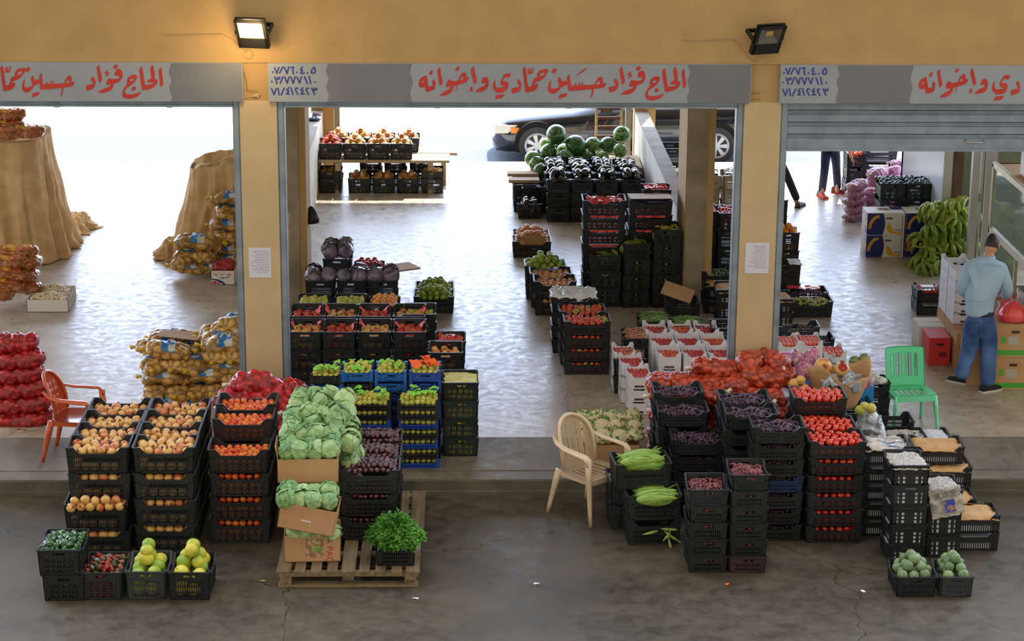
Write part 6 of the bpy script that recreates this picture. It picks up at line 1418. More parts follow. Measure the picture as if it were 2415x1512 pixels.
e=carton(P(2214,860,2.55).x,2.76,.002,.25,.4,.33,s3('red_carton',(206,44,44),(216,52,50),rough=.5,scale=3),'bright red carton on the floor near the man'); link('print_square',B((.0,.08,-.2015,-.2,.1,.16)),s3('dark_red_print',(120,24,24)),e)
e=carton(P(2200,832,3.1).x,3.35,.002,.33,.4,.3,M_wbox,'white carton with green print behind the red carton'); link('print_band',B((-.12,.12,-.2015,-.2,.1,.14)),s3('print_greyblue',(150,160,170)),e)
for k in range(5):
    for j in range(2): place_crate(5.95,3.0+.42*j,.43+.125*k,0,.3,.4,.15,'white','whi',f'white board tray, {ORD[4-k]} in the {"front" if j==0 else "rear"} tall tower behind the man','white trays behind the man, '+('front' if j==0 else 'rear'))
for j in range(2): carton(5.95,3.0+.42*j,.002,.3,.4,.425,M_kraft,f'brown carton under the {"front" if j==0 else "rear"} white tray tower')
stack(6.0,4.69,0,2,'plu',.025,'boxed berries','low pair of crates behind the white tray tower',L=.44,W=.4,H=.168,fz=.04,low=False)
for k in range(2): tag(link('plastic_punnet',B((-.08,.08,-.05,.05,0,.045)),mat('clear_plastic',srgb(220,226,230),rough=.08,trans=.8,spec=.7),None,(5.93+.19*k,4.82,.31)),'clear lidded punnet of berries on the low crates behind the trays','punnet','punnets')
# red carrier bags on the cartons
def bag(x,y,z,s,m,label,seed,hz=1.0,handles=True,cat='bag'):
    bm=bmesh.new(); bmesh.ops.create_icosphere(bm,subdivisions=4,radius=1)
    for v in bm.verts:
        c=v.co.copy(); t=(c.z+1)/2; k=(1-.55*max(0,t-.45)**1.2*1.6)
        d=1+.13*abs(noise.noise(Vector((math.atan2(c.y,c.x)*2.2,c.z*.8,seed))))*2+.05*noise.noise(c*5+Vector((seed,0,0)))
        v.co=Vector((c.x*k*d*s[0],c.y*k*d*s[1],(max(c.z,-.55)+.55)*s[2]*hz))
    e=link('carrier_bag' if cat=='bag' else cat,fin(bm,smooth=True),m,None,(x,y,z)); tag(e,label,cat)
    if handles:
        b2=bmesh.new(); zz=s[2]*1.4
        for q in (-1,1): tube(b2,[(q*.05,0,zz),(q*.08,.0,zz+.1),(q*.03,0,zz+.17),(q*.01,0,zz+.05)],[.02,.012,.012,.02],6,flat=.3)
        link('handle',fin(b2,smooth=True),m,e)
    return e
M_rbag=s3('red_carrier',(226,60,60),(240,96,92),rough=.28,scale=5,coat=.3)
bag(P(2392,745,1.7).x,1.75,.772,(.16,.13,.15),M_rbag,'red plastic carrier bag slumped on the pineapple cartons',3)
bag(P(2375,720,2.0).x,2.1,.42,(.14,.12,.33),M_rbag,'taller red carrier bag held up in front of the man',5)
# ---------------- mixed heap behind the tomatoes ----------------
M_gbag=s3('grey_film',(150,158,168),(172,180,190),rough=.2,scale=5,coat=.5)
M_wbag=s3('white_bag',(206,208,216),(224,226,232),rough=.35,scale=4,coat=.2)
M_gar=s3('garlic_skin',(226,216,212),(206,186,190),rough=.5,scale=9)
stackbase=[]
for i,(x_,y_) in enumerate(((3.62,-.75),(4.05,-.75),(3.62,-.25),(4.05,-.25))):
    stack(x_,y_-.2,0,2,None,0,'mixed goods','hidden support behind the red tomatoes, '+['front column side','front chair side','rear column side','rear chair side'][i],L=.42,W=.42,H=.25)
# torn carton with the big pomegranates
cx,cy=P(1975,950,-.62).x,-.6
bm=bmesh.new(); n=28; rows=[]
for j in range(9):
    t=j/8; row=[]
    for i in range(n):
        a=2*PI*i/n; r=.13+.12*t**.7; top=.36+.07*math.sin(a*2+.6)+.03*math.sin(5*a); row.append(bm.verts.new((math.cos(a)*r*1.05,math.sin(a)*r*.8,top*t)))
    rows.append(row)
for j in range(8):
    for i in range(n): bm.faces.new((rows[j][i],rows[j][(i+1)%n],rows[j+1][(i+1)%n],rows[j+1][i]))
bm.faces.new(rows[0])
o=tag(link('torn_carton',fin(bm,smooth=True),M_kraft,None,(cx,cy,.52)),'torn curved brown carton holding giant pomegranates and grey plastic','carton'); md=o.modifiers.new('t','SOLIDIFY'); md.thickness=.006
bpy.data.objects['torn_carton'].scale=(1.25,1.1,1.12)
def free(kind_,px,py,Y,rpx,lab,rot=None):
    p=P(px,py,Y); D=(p-CAM).dot(fw); name,_,cat,mes,_,_=KD[kind_]; o=bpy.data.objects.new(name,mes[0]); COL.objects.link(o); r=rpx/F*D; o.location=p; o.scale=(r,r,r); o.rotation_euler=rot or (rng.uniform(-1,1),rng.uniform(-1,1),0); tag(o,lab,cat); return o
free('pom',1941,867,-.6,22,'giant pomegranate at the column side of the torn carton',(1.2,0,0))
op=free('pom',1985,872,-.62,19,'split-open pomegranate showing red seeds in the torn carton',(.2,0,0))
bm=bmesh.new()
for k in range(110): a=rng.uniform(0,6.28);q=rng.uniform(0,1)**.5*.55; r=bmesh.ops.create_icosphere(bm,subdivisions=1,radius=.11); [setattr(v,'co',v.co+Vector((math.cos(a)*q,math.sin(a)*q*.55-.62+.0*q,.66+math.sin(a)*q*.6))) for v in r['verts']]
link('seeds',fin(bm,smooth=True),s3('red_seeds',(150,20,28),(190,40,44),rough=.15,scale=4),op)
sheet('plastic_sheet','grey plastic film lying over the torn carton, column side','plastic',P(1958,893,-.78),.17,.16,M_gbag,31,.05,rx=.5,smooth=True,drop=.06)
sheet('plastic_sheet','grey plastic film lying over the torn carton, chair side','plastic',P(2010,895,-.72),.2,.22,M_gbag,33,.06,rx=.5,ry=.3,smooth=True,drop=.06)
sheet('plastic_sheet','upright wisp of grey plastic between the two big pomegranates','plastic',P(1962,852,-.5),.07,.14,M_gbag,35,.04,rx=1.3,smooth=True)
for i,(px,py,r) in enumerate(((1893,918,15),(1872,905,13),(1888,897,12))): free('pom',px,py,-.75,r,'yellow quince-like fruit '+['largest','middle','smallest'][i]+' in grey film beside the onion sacks')
for i,(px,py) in enumerate(((1905,925),(1875,928),(1850,918))): bag(P(px,py,-.7).x,-.68,P(px,py+14,-.7).z-.02,(.1,.1,.06),M_gbag,'grey film bag '+['near the torn carton','in the middle','next to the onions']['012'.index(str(i))]+' under the yellow fruit',40+i,handles=False)
# garlic bags
for i,(px,py,Y,s,m_,lab) in enumerate(((1858,860,.15,(.9,.8,1.5),None,'purple-banded net of garlic against the facade column'),(1905,850,.0,(.8,.8,1.3),M_gar,'clear bag of loose white garlic behind the torn carton'),(1893,880,-.3,(.7,.7,1),M_gar,'tangle of dried garlic stems beside the torn carton'))):
    p=P(px,py,Y); o=sack('gar',p,.3*i,lab,None,(s[0]*.75,s[1]*.9,s[2]*1.3))
M_pb=s3('purple_band',(120,80,190),(160,140,220),rough=.3,scale=8)
for dz in (-.05,.03):
    p=P(1858,860,.0); bm=bmesh.new(); tube(bm,[p+Vector((math.cos(a/12*2*PI)*.165,.15+math.sin(a/12*2*PI)*.14,dz)) for a in range(13)],.014,6,flat=1.6); tag(link('plastic_band',fin(bm,smooth=True),M_pb if dz<0 else s3('magenta_band',(226,90,190),rough=.3)),('violet' if dz<0 else 'magenta')+' plastic band around the garlic net at the column','band')
sack('gar',P(1858,893,.0),0,'lower net of garlic under the purple-banded one',None,(.7,.9,1.6)); sack('gar',P(1858,920,.0),0,'lowest net of garlic behind the onion sacks',None,(.75,.9,1.6))
bag(P(1930,835,.3).x,.35,.42,(.14,.1,.1),s3('blue_red_bag',(60,130,200),(210,60,60),rough=.3,scale=4,contrast=(.45,.52)),'blue and red printed bag behind the torn carton',51,handles=False)
# garlic crate by the green chair
x,y=at(2055,915,.45); stack(x,y-.02,0,3,None,0,'white garlic','garlic tower touching the green chair',L=.42,W=.34,H=.17)
for i,(dx,dy) in enumerate(((-.12,.1),(.0,.12),(.12,.1),(-.08,.22),(.07,.22))): bag(x+dx,y+dy,.47,(.065,.06,.05),s3('net_garlic_white',(226,226,222),(190,188,180),rough=.4,scale=30,detail=1),['first','second','third','fourth','fifth'][i]+' small net of white garlic, counted toward the chair',60+i,handles=False)
for i,(px,py) in enumerate(((2015,852),(2038,846))): free('qui',px,py,.25,14,'film-wrapped round green fruit '+('near the trays' if i==0 else 'near the green chair')+' above the garlic')
tag(link('blue_box',B((-.06,.06,-.06,.06,0,.5)),s3('bright_blue_card',(40,150,230),rough=.5),None,(P(2046,915,-.1).x,-.08,.1)),'narrow bright blue box beside the torn carton','box')
sack('gar',P(2040,895,-.15),1.4,'dried garlic heads on the narrow blue box',None,(.35,.5,1.1))
# white bag with red letters and pears
wx=P(2047,1035,-1.1).x
wb=bag(wx,-1.12,.26,(.17,.14,.27),M_wbag,'upright white bag with red letters holding pears',71,hz=1,handles=False)
textobj('NCE',.085,s3('maroon_print',(130,40,60)),wb,(.05,-.165,.13),(h+.12,R(80),.25),name='printed_letters',sx=1)
sheet('plastic_sheet','torn grey plastic draped over the white pear bag','plastic',(wx-.01,-1.22,.55),.24,.2,M_gbag,44,.04,rx=.9,smooth=True,drop=.04)
for i,(px,py,r) in enumerate(((2028,968,13),(2054,963,13),(2038,958,11))): free('gua',px,py,-1.2,r,'yellow pear '+['at the tomato side','at the chair side','behind the other two'][i]+' of the white bag')
# ---------------- people ----------------
def skinned(name,nodes,edges,m,parent,root,sub=2,smooth_f=0.0):
    me=bpy.data.meshes.new(name); keys=list(nodes); idx={k:i for i,k in enumerate(keys)}
    me.from_pydata([Vector(nodes[k][0]) for k in keys],[(idx[a],idx[b]) for a,b in edges],[]); o=bpy.data.objects.new(name,me); COL.objects.link(o); me.materials.append(m)
    sk=o.modifiers.new('skin','SKIN'); sk.use_smooth_shade=True
    for k in keys:
        r=nodes[k][1]; sv=me.skin_vertices[0].data[idx[k]]; sv.radius=(r,r) if not isinstance(r,tuple) else r; sv.use_root=(k==root)
    s=o.modifiers.new('sub','SUBSURF'); s.levels=sub; s.render_levels=sub; o.parent=parent; return o
def chainE(*ks): return list(zip(ks,ks[1:]))
def head(e,c,face,tilt,skin,hairm,beard=False):
    """c centre; face: yaw of facing direction (0 = +Y)"""
    T=Matrix.Translation(c)@Matrix.Rotation(face,4,'Z')@Matrix.Rotation(tilt,4,'X')
    bm=bmesh.new(); bmesh.ops.create_icosphere(bm,subdivisions=4,radius=1)
    for v in bm.verts:
        x,y,z=v.co; k=1-.22*max(0,-z)*(1 if y>-.2 else .7); yy=y*.099; xx=x*.078*k; zz=z*.118
        if z<-.35 and y>0: yy+=.006*(-z); 
        if y>.75: yy-=.004
        g=math.exp(-((x/.16)**2+((z+.08)/.22)**2))*(1 if y>0 else 0); yy+=.024*g*(1-.3*z)
        for s in (-1,1):
            g=math.exp(-(((x-s*.38)/.17)**2+((z-.08)/.1)**2))*(1 if y>0 else 0); yy-=.009*g
        g=math.exp(-((x/.3)**2+((z+.48)/.05)**2))*(1 if y>0 else 0); yy-=.004*g; g=math.exp(-((x/.26)**2+((z+.4)/.05)**2)+0)*(1 if y>0 else 0); yy+=.005*g
        v.co=Vector((xx,yy,zz))
    for s in (-1,1):
        r=bmesh.ops.create_icosphere(bm,subdivisions=2,radius=1)
        for v in r['verts']: v.co=Vector((s*.08+v.co.x*.009+s*abs(v.co.y)*.004,-.005+v.co.y*.018,-.0+v.co.z*.03))
    bm.transform(T); o=link('head',fin(bm,smooth=True),skin,e)
    bm=bmesh.new()
    for s in (-1,1):
        r=bmesh.ops.create_icosphere(bm,subdivisions=2,radius=.011)
        for v in r['verts']: v.co+=Vector((s*.03,.083,.01))
    bm.transform(T); link('eyes',fin(bm,smooth=True),s3('eye_dark',(40,30,26),rough=.1),o)
    bm=bmesh.new(); bmesh.ops.create_icosphere(bm,subdivisions=4,radius=1)
    for v in bm.verts:
        c_=v.co; v.co=Vector((c_.x*.083,c_.y*.104,c_.z*.124+.004))*(1+.01*noise.noise(c_*14))
    dele=[v for v in bm.verts if (v.co.y>.035 and v.co.z<.065) or v.co.z<-.05-.0*v.co.y or (v.co.y>.0 and v.co.z<.0)]
    bmesh.ops.delete(bm,geom=dele,context='VERTS'); bm.transform(T); link('hair',fin(bm,smooth=True,recalc=False),hairm,e)
    return T
def hand_bm3(bm,w,dirv,palmn,curl=.5,side=1,s=1):
    """palm plus five bent fingers as tubes fused at the palm"""
    d=Vector(dirv).normalized(); n=Vector(palmn).normalized(); n=(n-d*n.dot(d)).normalized(); t=d.cross(n)*side; w=Vector(w)
    tube(bm,[w,w+d*.03,w+d*.065,w+d*.085],[.024,.033,.036,.03],8,flat=.5)
    for k,(L,off) in enumerate(((.07,-.027),(.08,-.009),(.074,.009),(.058,.026))):
        p=w+d*.08+t*off; pts=[p]; dd=d.copy()
        for q in range(3): dd=(dd+n*curl*.5).normalized(); pts.append(pts[-1]+dd*L/3)
        tube(bm,pts,[.0095,.009,.008,.0055],6)
    p=w+d*.025-t*.026; tube(bm,[p,p-t*.022+d*.018,p-t*.03+d*.042+n*.012,p-t*.026+d*.062+n*.022],[.013,.011,.0095,.006],6)
def shoe(e,pos,yaw,m,sole,L=.29):
    T=Matrix.Translation(pos)@Matrix.Rotation(yaw,4,'Z'); bm=bmesh.new()
    secs=[(-.3,.034,.075),(-.25,.042,.085),(-.1,.04,.085),(.1,.044,.06),(.35,.05,.045),(.55,.046,.035),(.68,.03,.025)]
    prev=None
    for y,w_,h_ in secs:
        yy=y*L; ring=[bm.verts.new((w_*math.cos(a),yy,.022+max(0,math.sin(a))*h_*1.0)) for a in [PI*k/8 for k in range(9)]]
        if prev: 
            for k in range(8): bm.faces.new((prev[k],prev[k+1],ring[k+1],ring[k]))
            bm.faces.new((prev[0],ring[0],ring[8],prev[8]))
        else: bm.faces.new(ring)
        prev=ring
    bm.faces.new(prev[::-1]); bm.transform(T); o=link('shoe',fin(bm,smooth=True),m,e)
    bm=bmesh.new(); pts=[]
    for y,w_,h_ in secs: pts.append((w_+.005,y*L))
    loop=[(x,y) for x,y in pts]+[(-x,y) for x,y in pts[::-1]]; prism(bm,[(x,y,.0) for x,y in loop],Vector((0,0,.024))); bm.transform(T); link('sole',fin(bm),sole,o)
M_skin=s3('skin',(206,150,116),(216,160,126),rough=.5,scale=6); M_hair=s3('dark_hair',(38,28,22),(54,42,34),rough=.6,scale=60,stretch=(1,1,.3))
M_sweat=s3('light_blue_sweater',(160,190,216),(172,202,226),rough=.85,scale=3,bump=.45,bscale=9)
M_jean=s3('blue_denim',(42,72,124),(90,126,182),rough=.85,scale=4,bump=.4,bscale=14,contrast=(.35,.7))
M_jeand=s3('dark_denim',(22,34,64),(40,56,92),rough=.85,scale=5,bump=.3,bscale=14)
M_blacks=s3('black_shoe',(22,24,30),rough=.6); M_solew=s3('white_sole',(206,206,200),rough=.6)
e=empty('person',(5.9,1.5,0)); tag(e,'man seen from behind in light blue sweater and jeans, head bowed, beside the cartons','person'); e.location=(0,0,0)
Yp=1.5
def q(px,py,dy=0): return P(px,py,Yp+dy)
nd={'pe0':(q(2309,748,.02),(.19,.135)),'pel':(q(2310,728,.02),(.19,.135)),'wai':(q(2312,700,.0),(.2,.145)),'che':(q(2318,662,-.02),(.215,.15)),'upc':(q(2322,634,.0),(.19,.13)),'nec':(q(2330,606,.05),(.06,.06)),'shl':(q(2286,634,.0),(.1,.095)),'shr':(q(2360,636,.02),(.1,.095)),'ell':(q(2268,684,.05),(.075,.07)),'elr':(q(2378,686,.08),(.075,.07)),'wrl':(q(2283,700,.30),(.036,.034)),'wrr':(q(2366,700,.32),(.036,.034))}
body=skinned('body',{'pel':(nd['pel'][0],(.13,.09)),'che':(nd['che'][0],(.15,.1)),'nec':(q(2331,606,.05),.055),'hd':(q(2336,590,.08),.06),'shl':(nd['shl'][0],.06),'ell':(nd['ell'][0],.04),'wrl':(nd['wrl'][0],.028),'shr':(nd['shr'][0],.06),'elr':(nd['elr'][0],.04),'wrr':(nd['wrr'][0],.028),
 'hpl':(q(2288,760,.02),.075),'knl':(q(2283,826,.06),.05),'anl':(q(2263,888,.02),.035),'hpr':(q(2330,760,.02),.075),'knr':(q(2325,832,.04),.05),'anr':(q(2330,912,-.02),.035)},
 chainE('pel','che','nec','hd')+chainE('che','shl','ell','wrl')+chainE('che','shr','elr','wrr')+chainE('pel','hpl','knl','anl')+chainE('pel','hpr','knr','anr'),M_skin,e,'pel')
skinned('sweater',nd,chainE('pe0','pel','wai','che','upc','nec')+chainE('upc','shl','ell','wrl')+chainE('upc','shr','elr','wrr'),M_sweat,e,'che')
jn={'pe0':(q(2310,704,.02),(.155,.115)),'pel':(q(2310,752,.02),(.195,.145)),'hl':(q(2292,780,.03),(.112,.12)),'tl':(q(2290,808,.05),.108),'kl':(q(2282,840,.07),.09),'cl':(q(2271,870,.04),.086),'al':(q(2267,897,.0),.09),'hr':(q(2329,780,.03),(.112,.12)),'tr':(q(2331,812,.04),.11),'kr':(q(2331,848,.05),.094),'cr':(q(2330,884,.01),.09),'ar':(q(2329,914,-.03),.094)}
skinned('jeans',jn,chainE('pe0','pel','hl','tl','kl','cl','al')+chainE('pel','hr','tr','kr','cr','ar'),M_jean,e,'pel')
bm=bmesh.new(); c=q(2311,739,.02); tube(bm,[c+Vector((math.cos(a*2*PI/24)*.15,math.sin(a*2*PI/24)*.112,.0)) for a in range(25)],.016,6,flat=1); link('belt',fin(bm,smooth=True),s3('black_belt',(30,28,28),rough=.4),e)
link('back_pocket',B((c.x+.03,c.x+.13,c.y-.135,c.y-.125,c.z-.2,c.z-.08)),M_jean,e); link('back_pocket',B((c.x-.14,c.x-.04,c.y-.135,c.y-.125,c.z-.2,c.z-.08)),M_jean,e)
bm=bmesh.new(); nk=q(2331,607,.04); tube(bm,[nk+Vector((math.cos(a*2*PI/20)*.066,math.sin(a*2*PI/20)*.066,.0)) for a in range(21)],.014,6,flat=1.6); link('collar',fin(bm,smooth=True),M_sweat,e)
head(e,q(2339,577,.1),R(-28),R(-26),M_skin,M_hair)
bm=bmesh.new(); wl,wr=nd['wrl'][0],nd['wrr'][0]; hand_bm3(bm,wl+Vector((.01,.02,0)),(.2,.9,-.3),(0,-.2,-1),.6,1); hand_bm3(bm,wr+Vector((-.01,.02,0)),(-.15,.9,-.35),(0,-.2,-1),.7,-1); link('hands',fin(bm,smooth=True),M_skin,e)
fl=G(2258,907); fr_=G(2330,928); shoe(e,(fl.x+.06,fl.y+.04,0),R(50),M_blacks,M_solew,.27); shoe(e,(fr_.x,fr_.y+.06,0),R(-62),M_blacks,M_solew)
def walker(label,pelvis,f1,f2,yaw,jm,shm,top,k1,k2,arm=None,slm=None,bare=False):
    e=empty('person',(0,0,0)); tag(e,label,'person'); pl_=Vector(pelvis); s=Vector((math.cos(yaw),math.sin(yaw),0)); f=Vector((-math.sin(yaw),math.cos(yaw),0)); a1,a2=Vector(f1),Vector(f2)
    h1,h2=pl_-s*.09+Vector((0,0,-.06)),pl_+s*.09+Vector((0,0,-.06)); K1,K2=Vector(k1),Vector(k2)
    skinned('trousers',{'p':(pl_,(.15,.11)),'h1':(h1,.09),'k1':(K1,.068),'a1':(a1+Vector((0,0,.07)),.062),'h2':(h2,.09),'k2':(K2,.068),'a2':(a2+Vector((0,0,.07)),.062)},chainE('p','h1','k1','a1')+chainE('p','h2','k2','a2'),jm,e,'p')
    ch=pl_+Vector((0,0,.38))+f*.05; nk=pl_+Vector((0,0,.58))+f*.08; sh1,sh2=ch-s*.19+Vector((0,0,.1)),ch+s*.19+Vector((0,0,.1))
    e1=sh1+Vector((0,0,-.28)); w1=e1+f*.2+Vector((0,0,-.1)); 
    e2,w2=(Vector(arm[0]),Vector(arm[1])) if arm else (sh2+Vector((0,0,-.28)),sh2+f*.2+Vector((0,0,-.38)))
    skinned('shirt',{'p':(pl_+Vector((0,0,.05)),(.16,.11)),'c':(ch,(.17,.11)),'n':(nk,.06),'s1':(sh1,.07),'e1':(e1,.05),'s2':(sh2,.07),'e2':(e2,.05)},chainE('p','c','n')+chainE('c','s1','e1')+chainE('c','s2','e2'),top,e,'c')
    skinned('body',{'p':(pl_,.08),'c':(ch,.09),'n':(nk,.05),'hd':(nk+Vector((0,0,.08)),.05),'s1':(sh1,.05),'e1':(e1,.038),'w1':(w1,.028),'s2':(sh2,.05),'e2':(e2,.038),'w2':(w2,.028),'h1':(h1,.06),'k1':(K1,.045),'a1':(a1+Vector((0,0,.02)),.04),'h2':(h2,.06),'k2':(K2,.045),'a2':(a2+Vector((0,0,.02)),.04)},chainE('p','c','n','hd')+chainE('c','s1','e1','w1')+chainE('c','s2','e2','w2')+chainE('p','h1','k1','a1')+chainE('p','h2','k2','a2'),M_skin,e,'p')
    bm=bmesh.new(); hand_bm3(bm,w1,(0,.3,-1),f,.5,1); hand_bm3(bm,w2,(w2-e2),(-f.x,-f.y,-.2),.7,-1); link('hands',fin(bm,smooth=True),M_skin,e)
    head(e,nk+Vector((0,0,.19))+f*.05,yaw,R(-10),M_skin,M_hair)
    return e
ft1,ft2=G(1940,468),G(1975,457)
e2_=walker('person in dark jeans and orange shoes bending toward the crates, upper body behind the shutter',(P(1962,300,11.2).x,11.25,.95),(ft1.x,ft1.y+.1,0),(ft2.x,ft2.y,0),R(-60),M_jeand,None,s3('grey_shirt',(90,92,96),rough=.9),(P(1945,400,11.15).x,11.15,.52),(P(1972,400,11.4).x,11.4,.52),arm=(P(2000,340,11.5),P(2008,372,11.6)))
M_oshoe=s3('orange_shoe',(220,84,44),(90,96,120),rough=.5,scale=12,contrast=(.5,.6))
shoe(e2_,(ft1.x-.02,ft1.y+.05,.01),R(200),M_oshoe,s3('orange_sole',(214,70,40))); shoe(e2_,(ft2.x,ft2.y+.05,0),R(-120),s3('dark_orange_shoe',(60,44,40),(200,80,50),rough=.5,scale=10),s3('orange_sole',(214,70,40)))
ft3=G(1885,490); 
e3_=walker('walking person in dark trousers and black sandal, mostly behind column and shutter',(P(1822,330,10.95).x,10.95,.95),(ft3.x-.02,ft3.y+.05,.02),(P(1815,470,10.9).x,10.9,0),R(-80),s3('black_trousers',(26,30,42),rough=.8,bump=.3,bscale=9),None,s3('dark_shirt',(50,52,60),rough=.9),(P(1853,405,10.9).x,10.9,.52),(P(1815,405,10.95).x,10.95,.5))
shoe(e3_,(ft3.x,ft3.y+.03,0),R(-30),s3('sandal_strap',(24,22,22),(150,100,76),rough=.5,scale=25,contrast=(.5,.55)),M_blacks); shoe(e3_,(P(1815,470,10.9).x,10.92,0),R(-30),M_blacks,M_blacks)
# crates beyond, near the walkers
x=P(2015,470,11.6).x; stack(x,11.6,0,3,'per',.04,'orange-red fruit','crate tower the bending person reaches into',face='L',L=.3,W=.4,H=.23,fz=.03,low=False)
x=P(2075,470,11.9).x; stack(x-.02,11.95,0,5,'apr',.04,'pale apples','tallest back tower behind the garlic',L=.56,W=.38,H=.23,fz=.03,low=False)
x=P(2035,480,11.7).x; stack(x+.02,12.35,0,4,'per',.04,'orange-red fruit','back tower between walker and garlic',face='S',L=.4,W=.25,H=.21,fz=.03,low=False)
# items on and by the low walls
bag(P(742,272,12.4).x-.03,12.4,1.052,(.14,.22,.06),s3('black_blue_bag',(22,24,34),(60,74,110),rough=.25,scale=9,coat=.6),'shiny dark plastic bag on the far end of the low wall',81,handles=False)
o=bag(P(739,512,5.3).x-.02,5.62,1.0,(.09,.1,.14),s3('brown_bag',(54,40,36),(40,30,28),rough=.5,scale=4),'dark brown bag hanging from the interior pillar edge',83,handles=False); o.location=(P(739,512,5.0).x-.03,5.1,P(739,530,5.0).z)
bm=bmesh.new(); a=P(684,503,4.6); b=P(677,690,4.35); tube(bm,[a,b],[.018,.02],8); tag(link('wooden_pole',fin(bm,smooth=True),M_plank),'wooden broom handle leaning on the interior pillar','pole')
# wooden ladder-like crates behind the melons
e=empty('wooden_ladder',(P(1436,280,12.6).x,12.6,0)); tag(e,'wooden slatted frame standing behind the watermelons, by the car','frame')
for s in (-1,1): link('rail',B((s*.2-.02,s*.2+.02,-.02,.02,0,1.6)),M_plank,e)
for k in range(10): link('rung',B((-.18,.18,-.015,.015,.12+.15*k,.165+.15*k)),s3('dark_rung',(96,60,44),rough=.8),e)
# ---------------- car ----------------
cy=14.8; x0=P(1267,355,cy).x; x1=P(1689,355,cy).x; xn=P(1163,340,cy).x
M_car=s3('black_car_paint',(18,22,34),rough=.15,coat=1,metal=.3); M_tyre=s3('tyre_rubber',(54,56,62),rough=.8); M_rim=s3('alloy',(186,192,200),rough=.35,metal=.4); M_win=s3('car_glass',(60,70,80),rough=.05,spec=.8)
car=empty('car',((x0+x1)/2,cy,ROAD)); tag(car,'black saloon car parked in the street behind the shops','car'); bx=car.location.x
S=[(xn-bx,.22,.50,.52,.45),(xn-bx+.06,.17,.60,.64,.66),(xn-bx+.25,.17,.68,.74,.80),(x0-bx,.2,.74,.82,.86),(x0-bx+.6,.2,.80,.88,.88),(x0-bx+1.0,.2,.84,.96,.88),(x0-bx+1.6,.2,.88,1.30,.88),(x0-bx+2.0,.2,.9,1.37,.88),(x1-bx-.3,.2,.92,1.38,.88),(x1-bx+.2,.2,.94,1.3,.88),(x1-bx+.65,.22,.96,1.02,.86),(x1-bx+1.05,.3,.9,.94,.76),(x1-bx+1.1,.4,.8,.84,.7)]
bm=bmesh.new(); prev=None
for x,zb,zs,zt_,hw in S:
    roof=zt_>1.05
    pr=[(-hw*.92,zb),(-hw,zb+.12),(-hw,zs-.18),(-hw*.97,zs-.03),(-hw*(.93),zs)]+([(-hw*.72,zt_-.06),(-hw*.55,zt_)] if roof else [(-hw*.8,zs+(zt_-zs)*.6),(-hw*.55,zt_)])+[(0,zt_+.02)]
    pr=pr+[(-a,b) for a,b in pr[::-1][1:]]
    ring=[bm.verts.new((x,hw_y+.88-.0,z)) for hw_y,z in pr]
    if prev:
        for k in range(len(ring)-1):
            f=bm.faces.new((prev[k],prev[k+1],ring[k+1],ring[k])); f.material_index=1 if (roof or 0) and k in(4,9) and -1.2<x<1.9 else 0
        bm.faces.new((prev[0],ring[0],ring[-1],prev[-1]))
    else: bm.faces.new(ring)
    prev=ring
bm.faces.new(prev[::-1])
o=link('body',fin(bm,smooth=True),[M_car,M_win],car)
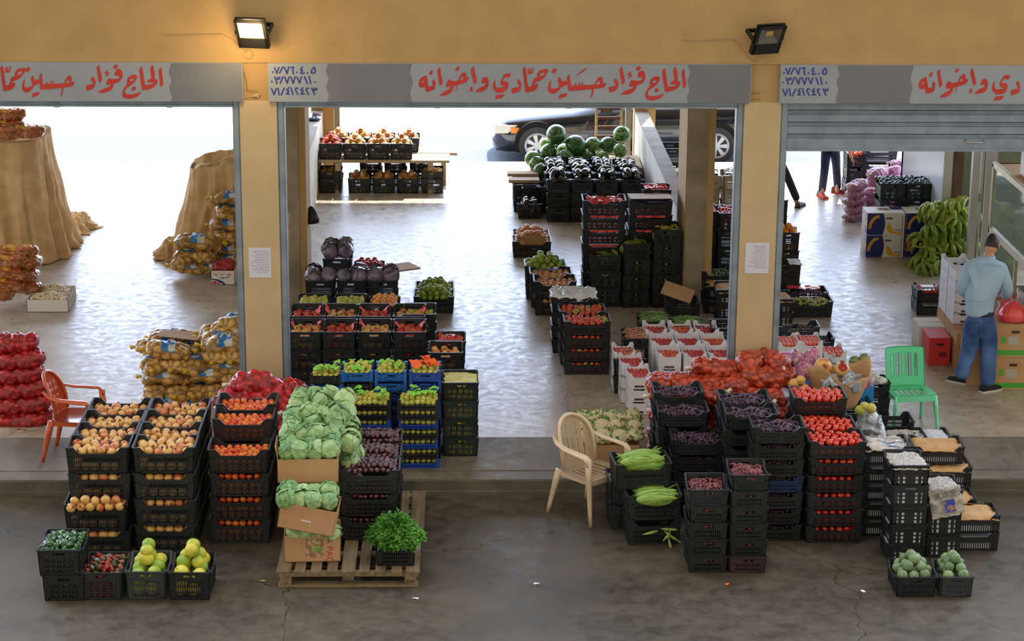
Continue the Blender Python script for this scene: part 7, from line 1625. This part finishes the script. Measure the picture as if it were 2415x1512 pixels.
for wx_ in (x0-bx,x1-bx):
    for yy,sg in ((0,-1),(1.76,1)):
        bm=bmesh.new(); n=32
        ar=[(wx_+.385*math.cos(a*PI/16),.335+.385*math.sin(a*PI/16)) for a in range(-2,19)]
        prism(bm,[(x,yy+sg*.004,z) for x,z in ar],Vector((0,-sg*.2,0))); link('wheel_arch',fin(bm),s3('arch_black',(10,10,12),rough=.9),car)
        bm=bmesh.new(); tube(bm,[(wx_,yy+sg*.03-sg*.2,.31),(wx_,yy+sg*.03-sg*.19,.31),(wx_,yy+sg*.02,.31),(wx_,yy+sg*.03,.31)],[.28,.315,.315,.27],32); w=link('tyre',fin(bm,smooth=False),M_tyre,car)
        bm=bmesh.new()
        tube(bm,[(wx_+.2*math.cos(t*PI/12),yy+sg*.032,.31+.2*math.sin(t*PI/12)) for t in range(25)],.02,6)
        for k in range(7):
            a=k*2*PI/7; c,s_=math.cos(a),math.sin(a); p=[(wx_+c*.03-s_*.02,.31+s_*.03+c*.02),(wx_+c*.2-s_*.04,.31+s_*.2+c*.04),(wx_+c*.2+s_*.04,.31+s_*.2-c*.04),(wx_+c*.03+s_*.02,.31+s_*.03-c*.02)]
            prism(bm,[(x,yy+sg*.028,z) for x,z in p],Vector((0,sg*.014,0)))
        tube(bm,[(wx_,yy+sg*.02,.31),(wx_,yy+sg*.045,.31)],.04,12); link('rim',fin(bm,smooth=False),M_rim,w)
a=x0-bx
link('headlight',B((xn-bx+.03,xn-bx+.42,.08,.16,.5,.64)),s3('headlight_glass',(226,226,220),rough=.1),car).rotation_euler=(0,0,0)
link('indicator',B((xn-bx+.30,xn-bx+.44,.06,.09,.5,.6)),s3('amber_lens',(240,150,50),rough=.1),car)
link('door_seam',B((a+.95,a+.955,-.002,.0,.25,.86),(a+2.0,a+2.005,-.002,0,.25,.88)),s3('seam',(6,6,8)),car); link('side_trim',B((a+.5,a+2.3,-.008,.0,.5,.53)),s3('trim_grey',(60,66,80),rough=.3),car)
link('mirror',B((a+1.05,a+1.25,-.2,-.02,.9,1.03)),M_car,car); link('belt_chrome',B((a+.9,x1-bx+.3,.045,.06,.93,.95)),M_rim,car)
# ---------------- litter ----------------
for i,(px,py,z,c_,lab) in enumerate(((1265,1377,ROAD,'w','small white scrap in the open road'),(1715,1378,ROAD,'o','orange peel scrap in front of the grape towers'),(2035,1395,ROAD,'w','white scrap beside the custard apples'),(980,1412,ROAD,'w','white scrap beside the pallet corner'),(50,1166,ROAD,'y','yellow leaf scrap at the kerb'),(1436,1172,ROAD,'y','pale husk scrap beneath the beige chair'),(620,1370,ROAD,'g','green leaf fragment beside the pallet'))):
    p=G(px,py,z+.003); tag(link('litter_scrap',crumple(.05,.03,i,.006,res=5),{'w':M_wbox,'o':M_op,'y':M_plank,'g':M_corn}[c_],None,p,(0,0,i)),lab,'litter')
flush()
print('T flush',_t.time()-_T0)
cull_crates()
print('T cull',_t.time()-_T0)
for o in COL.objects:
    L=o.get('label')
    if L and len(L.split())>16: print('LONG',o.name,L)
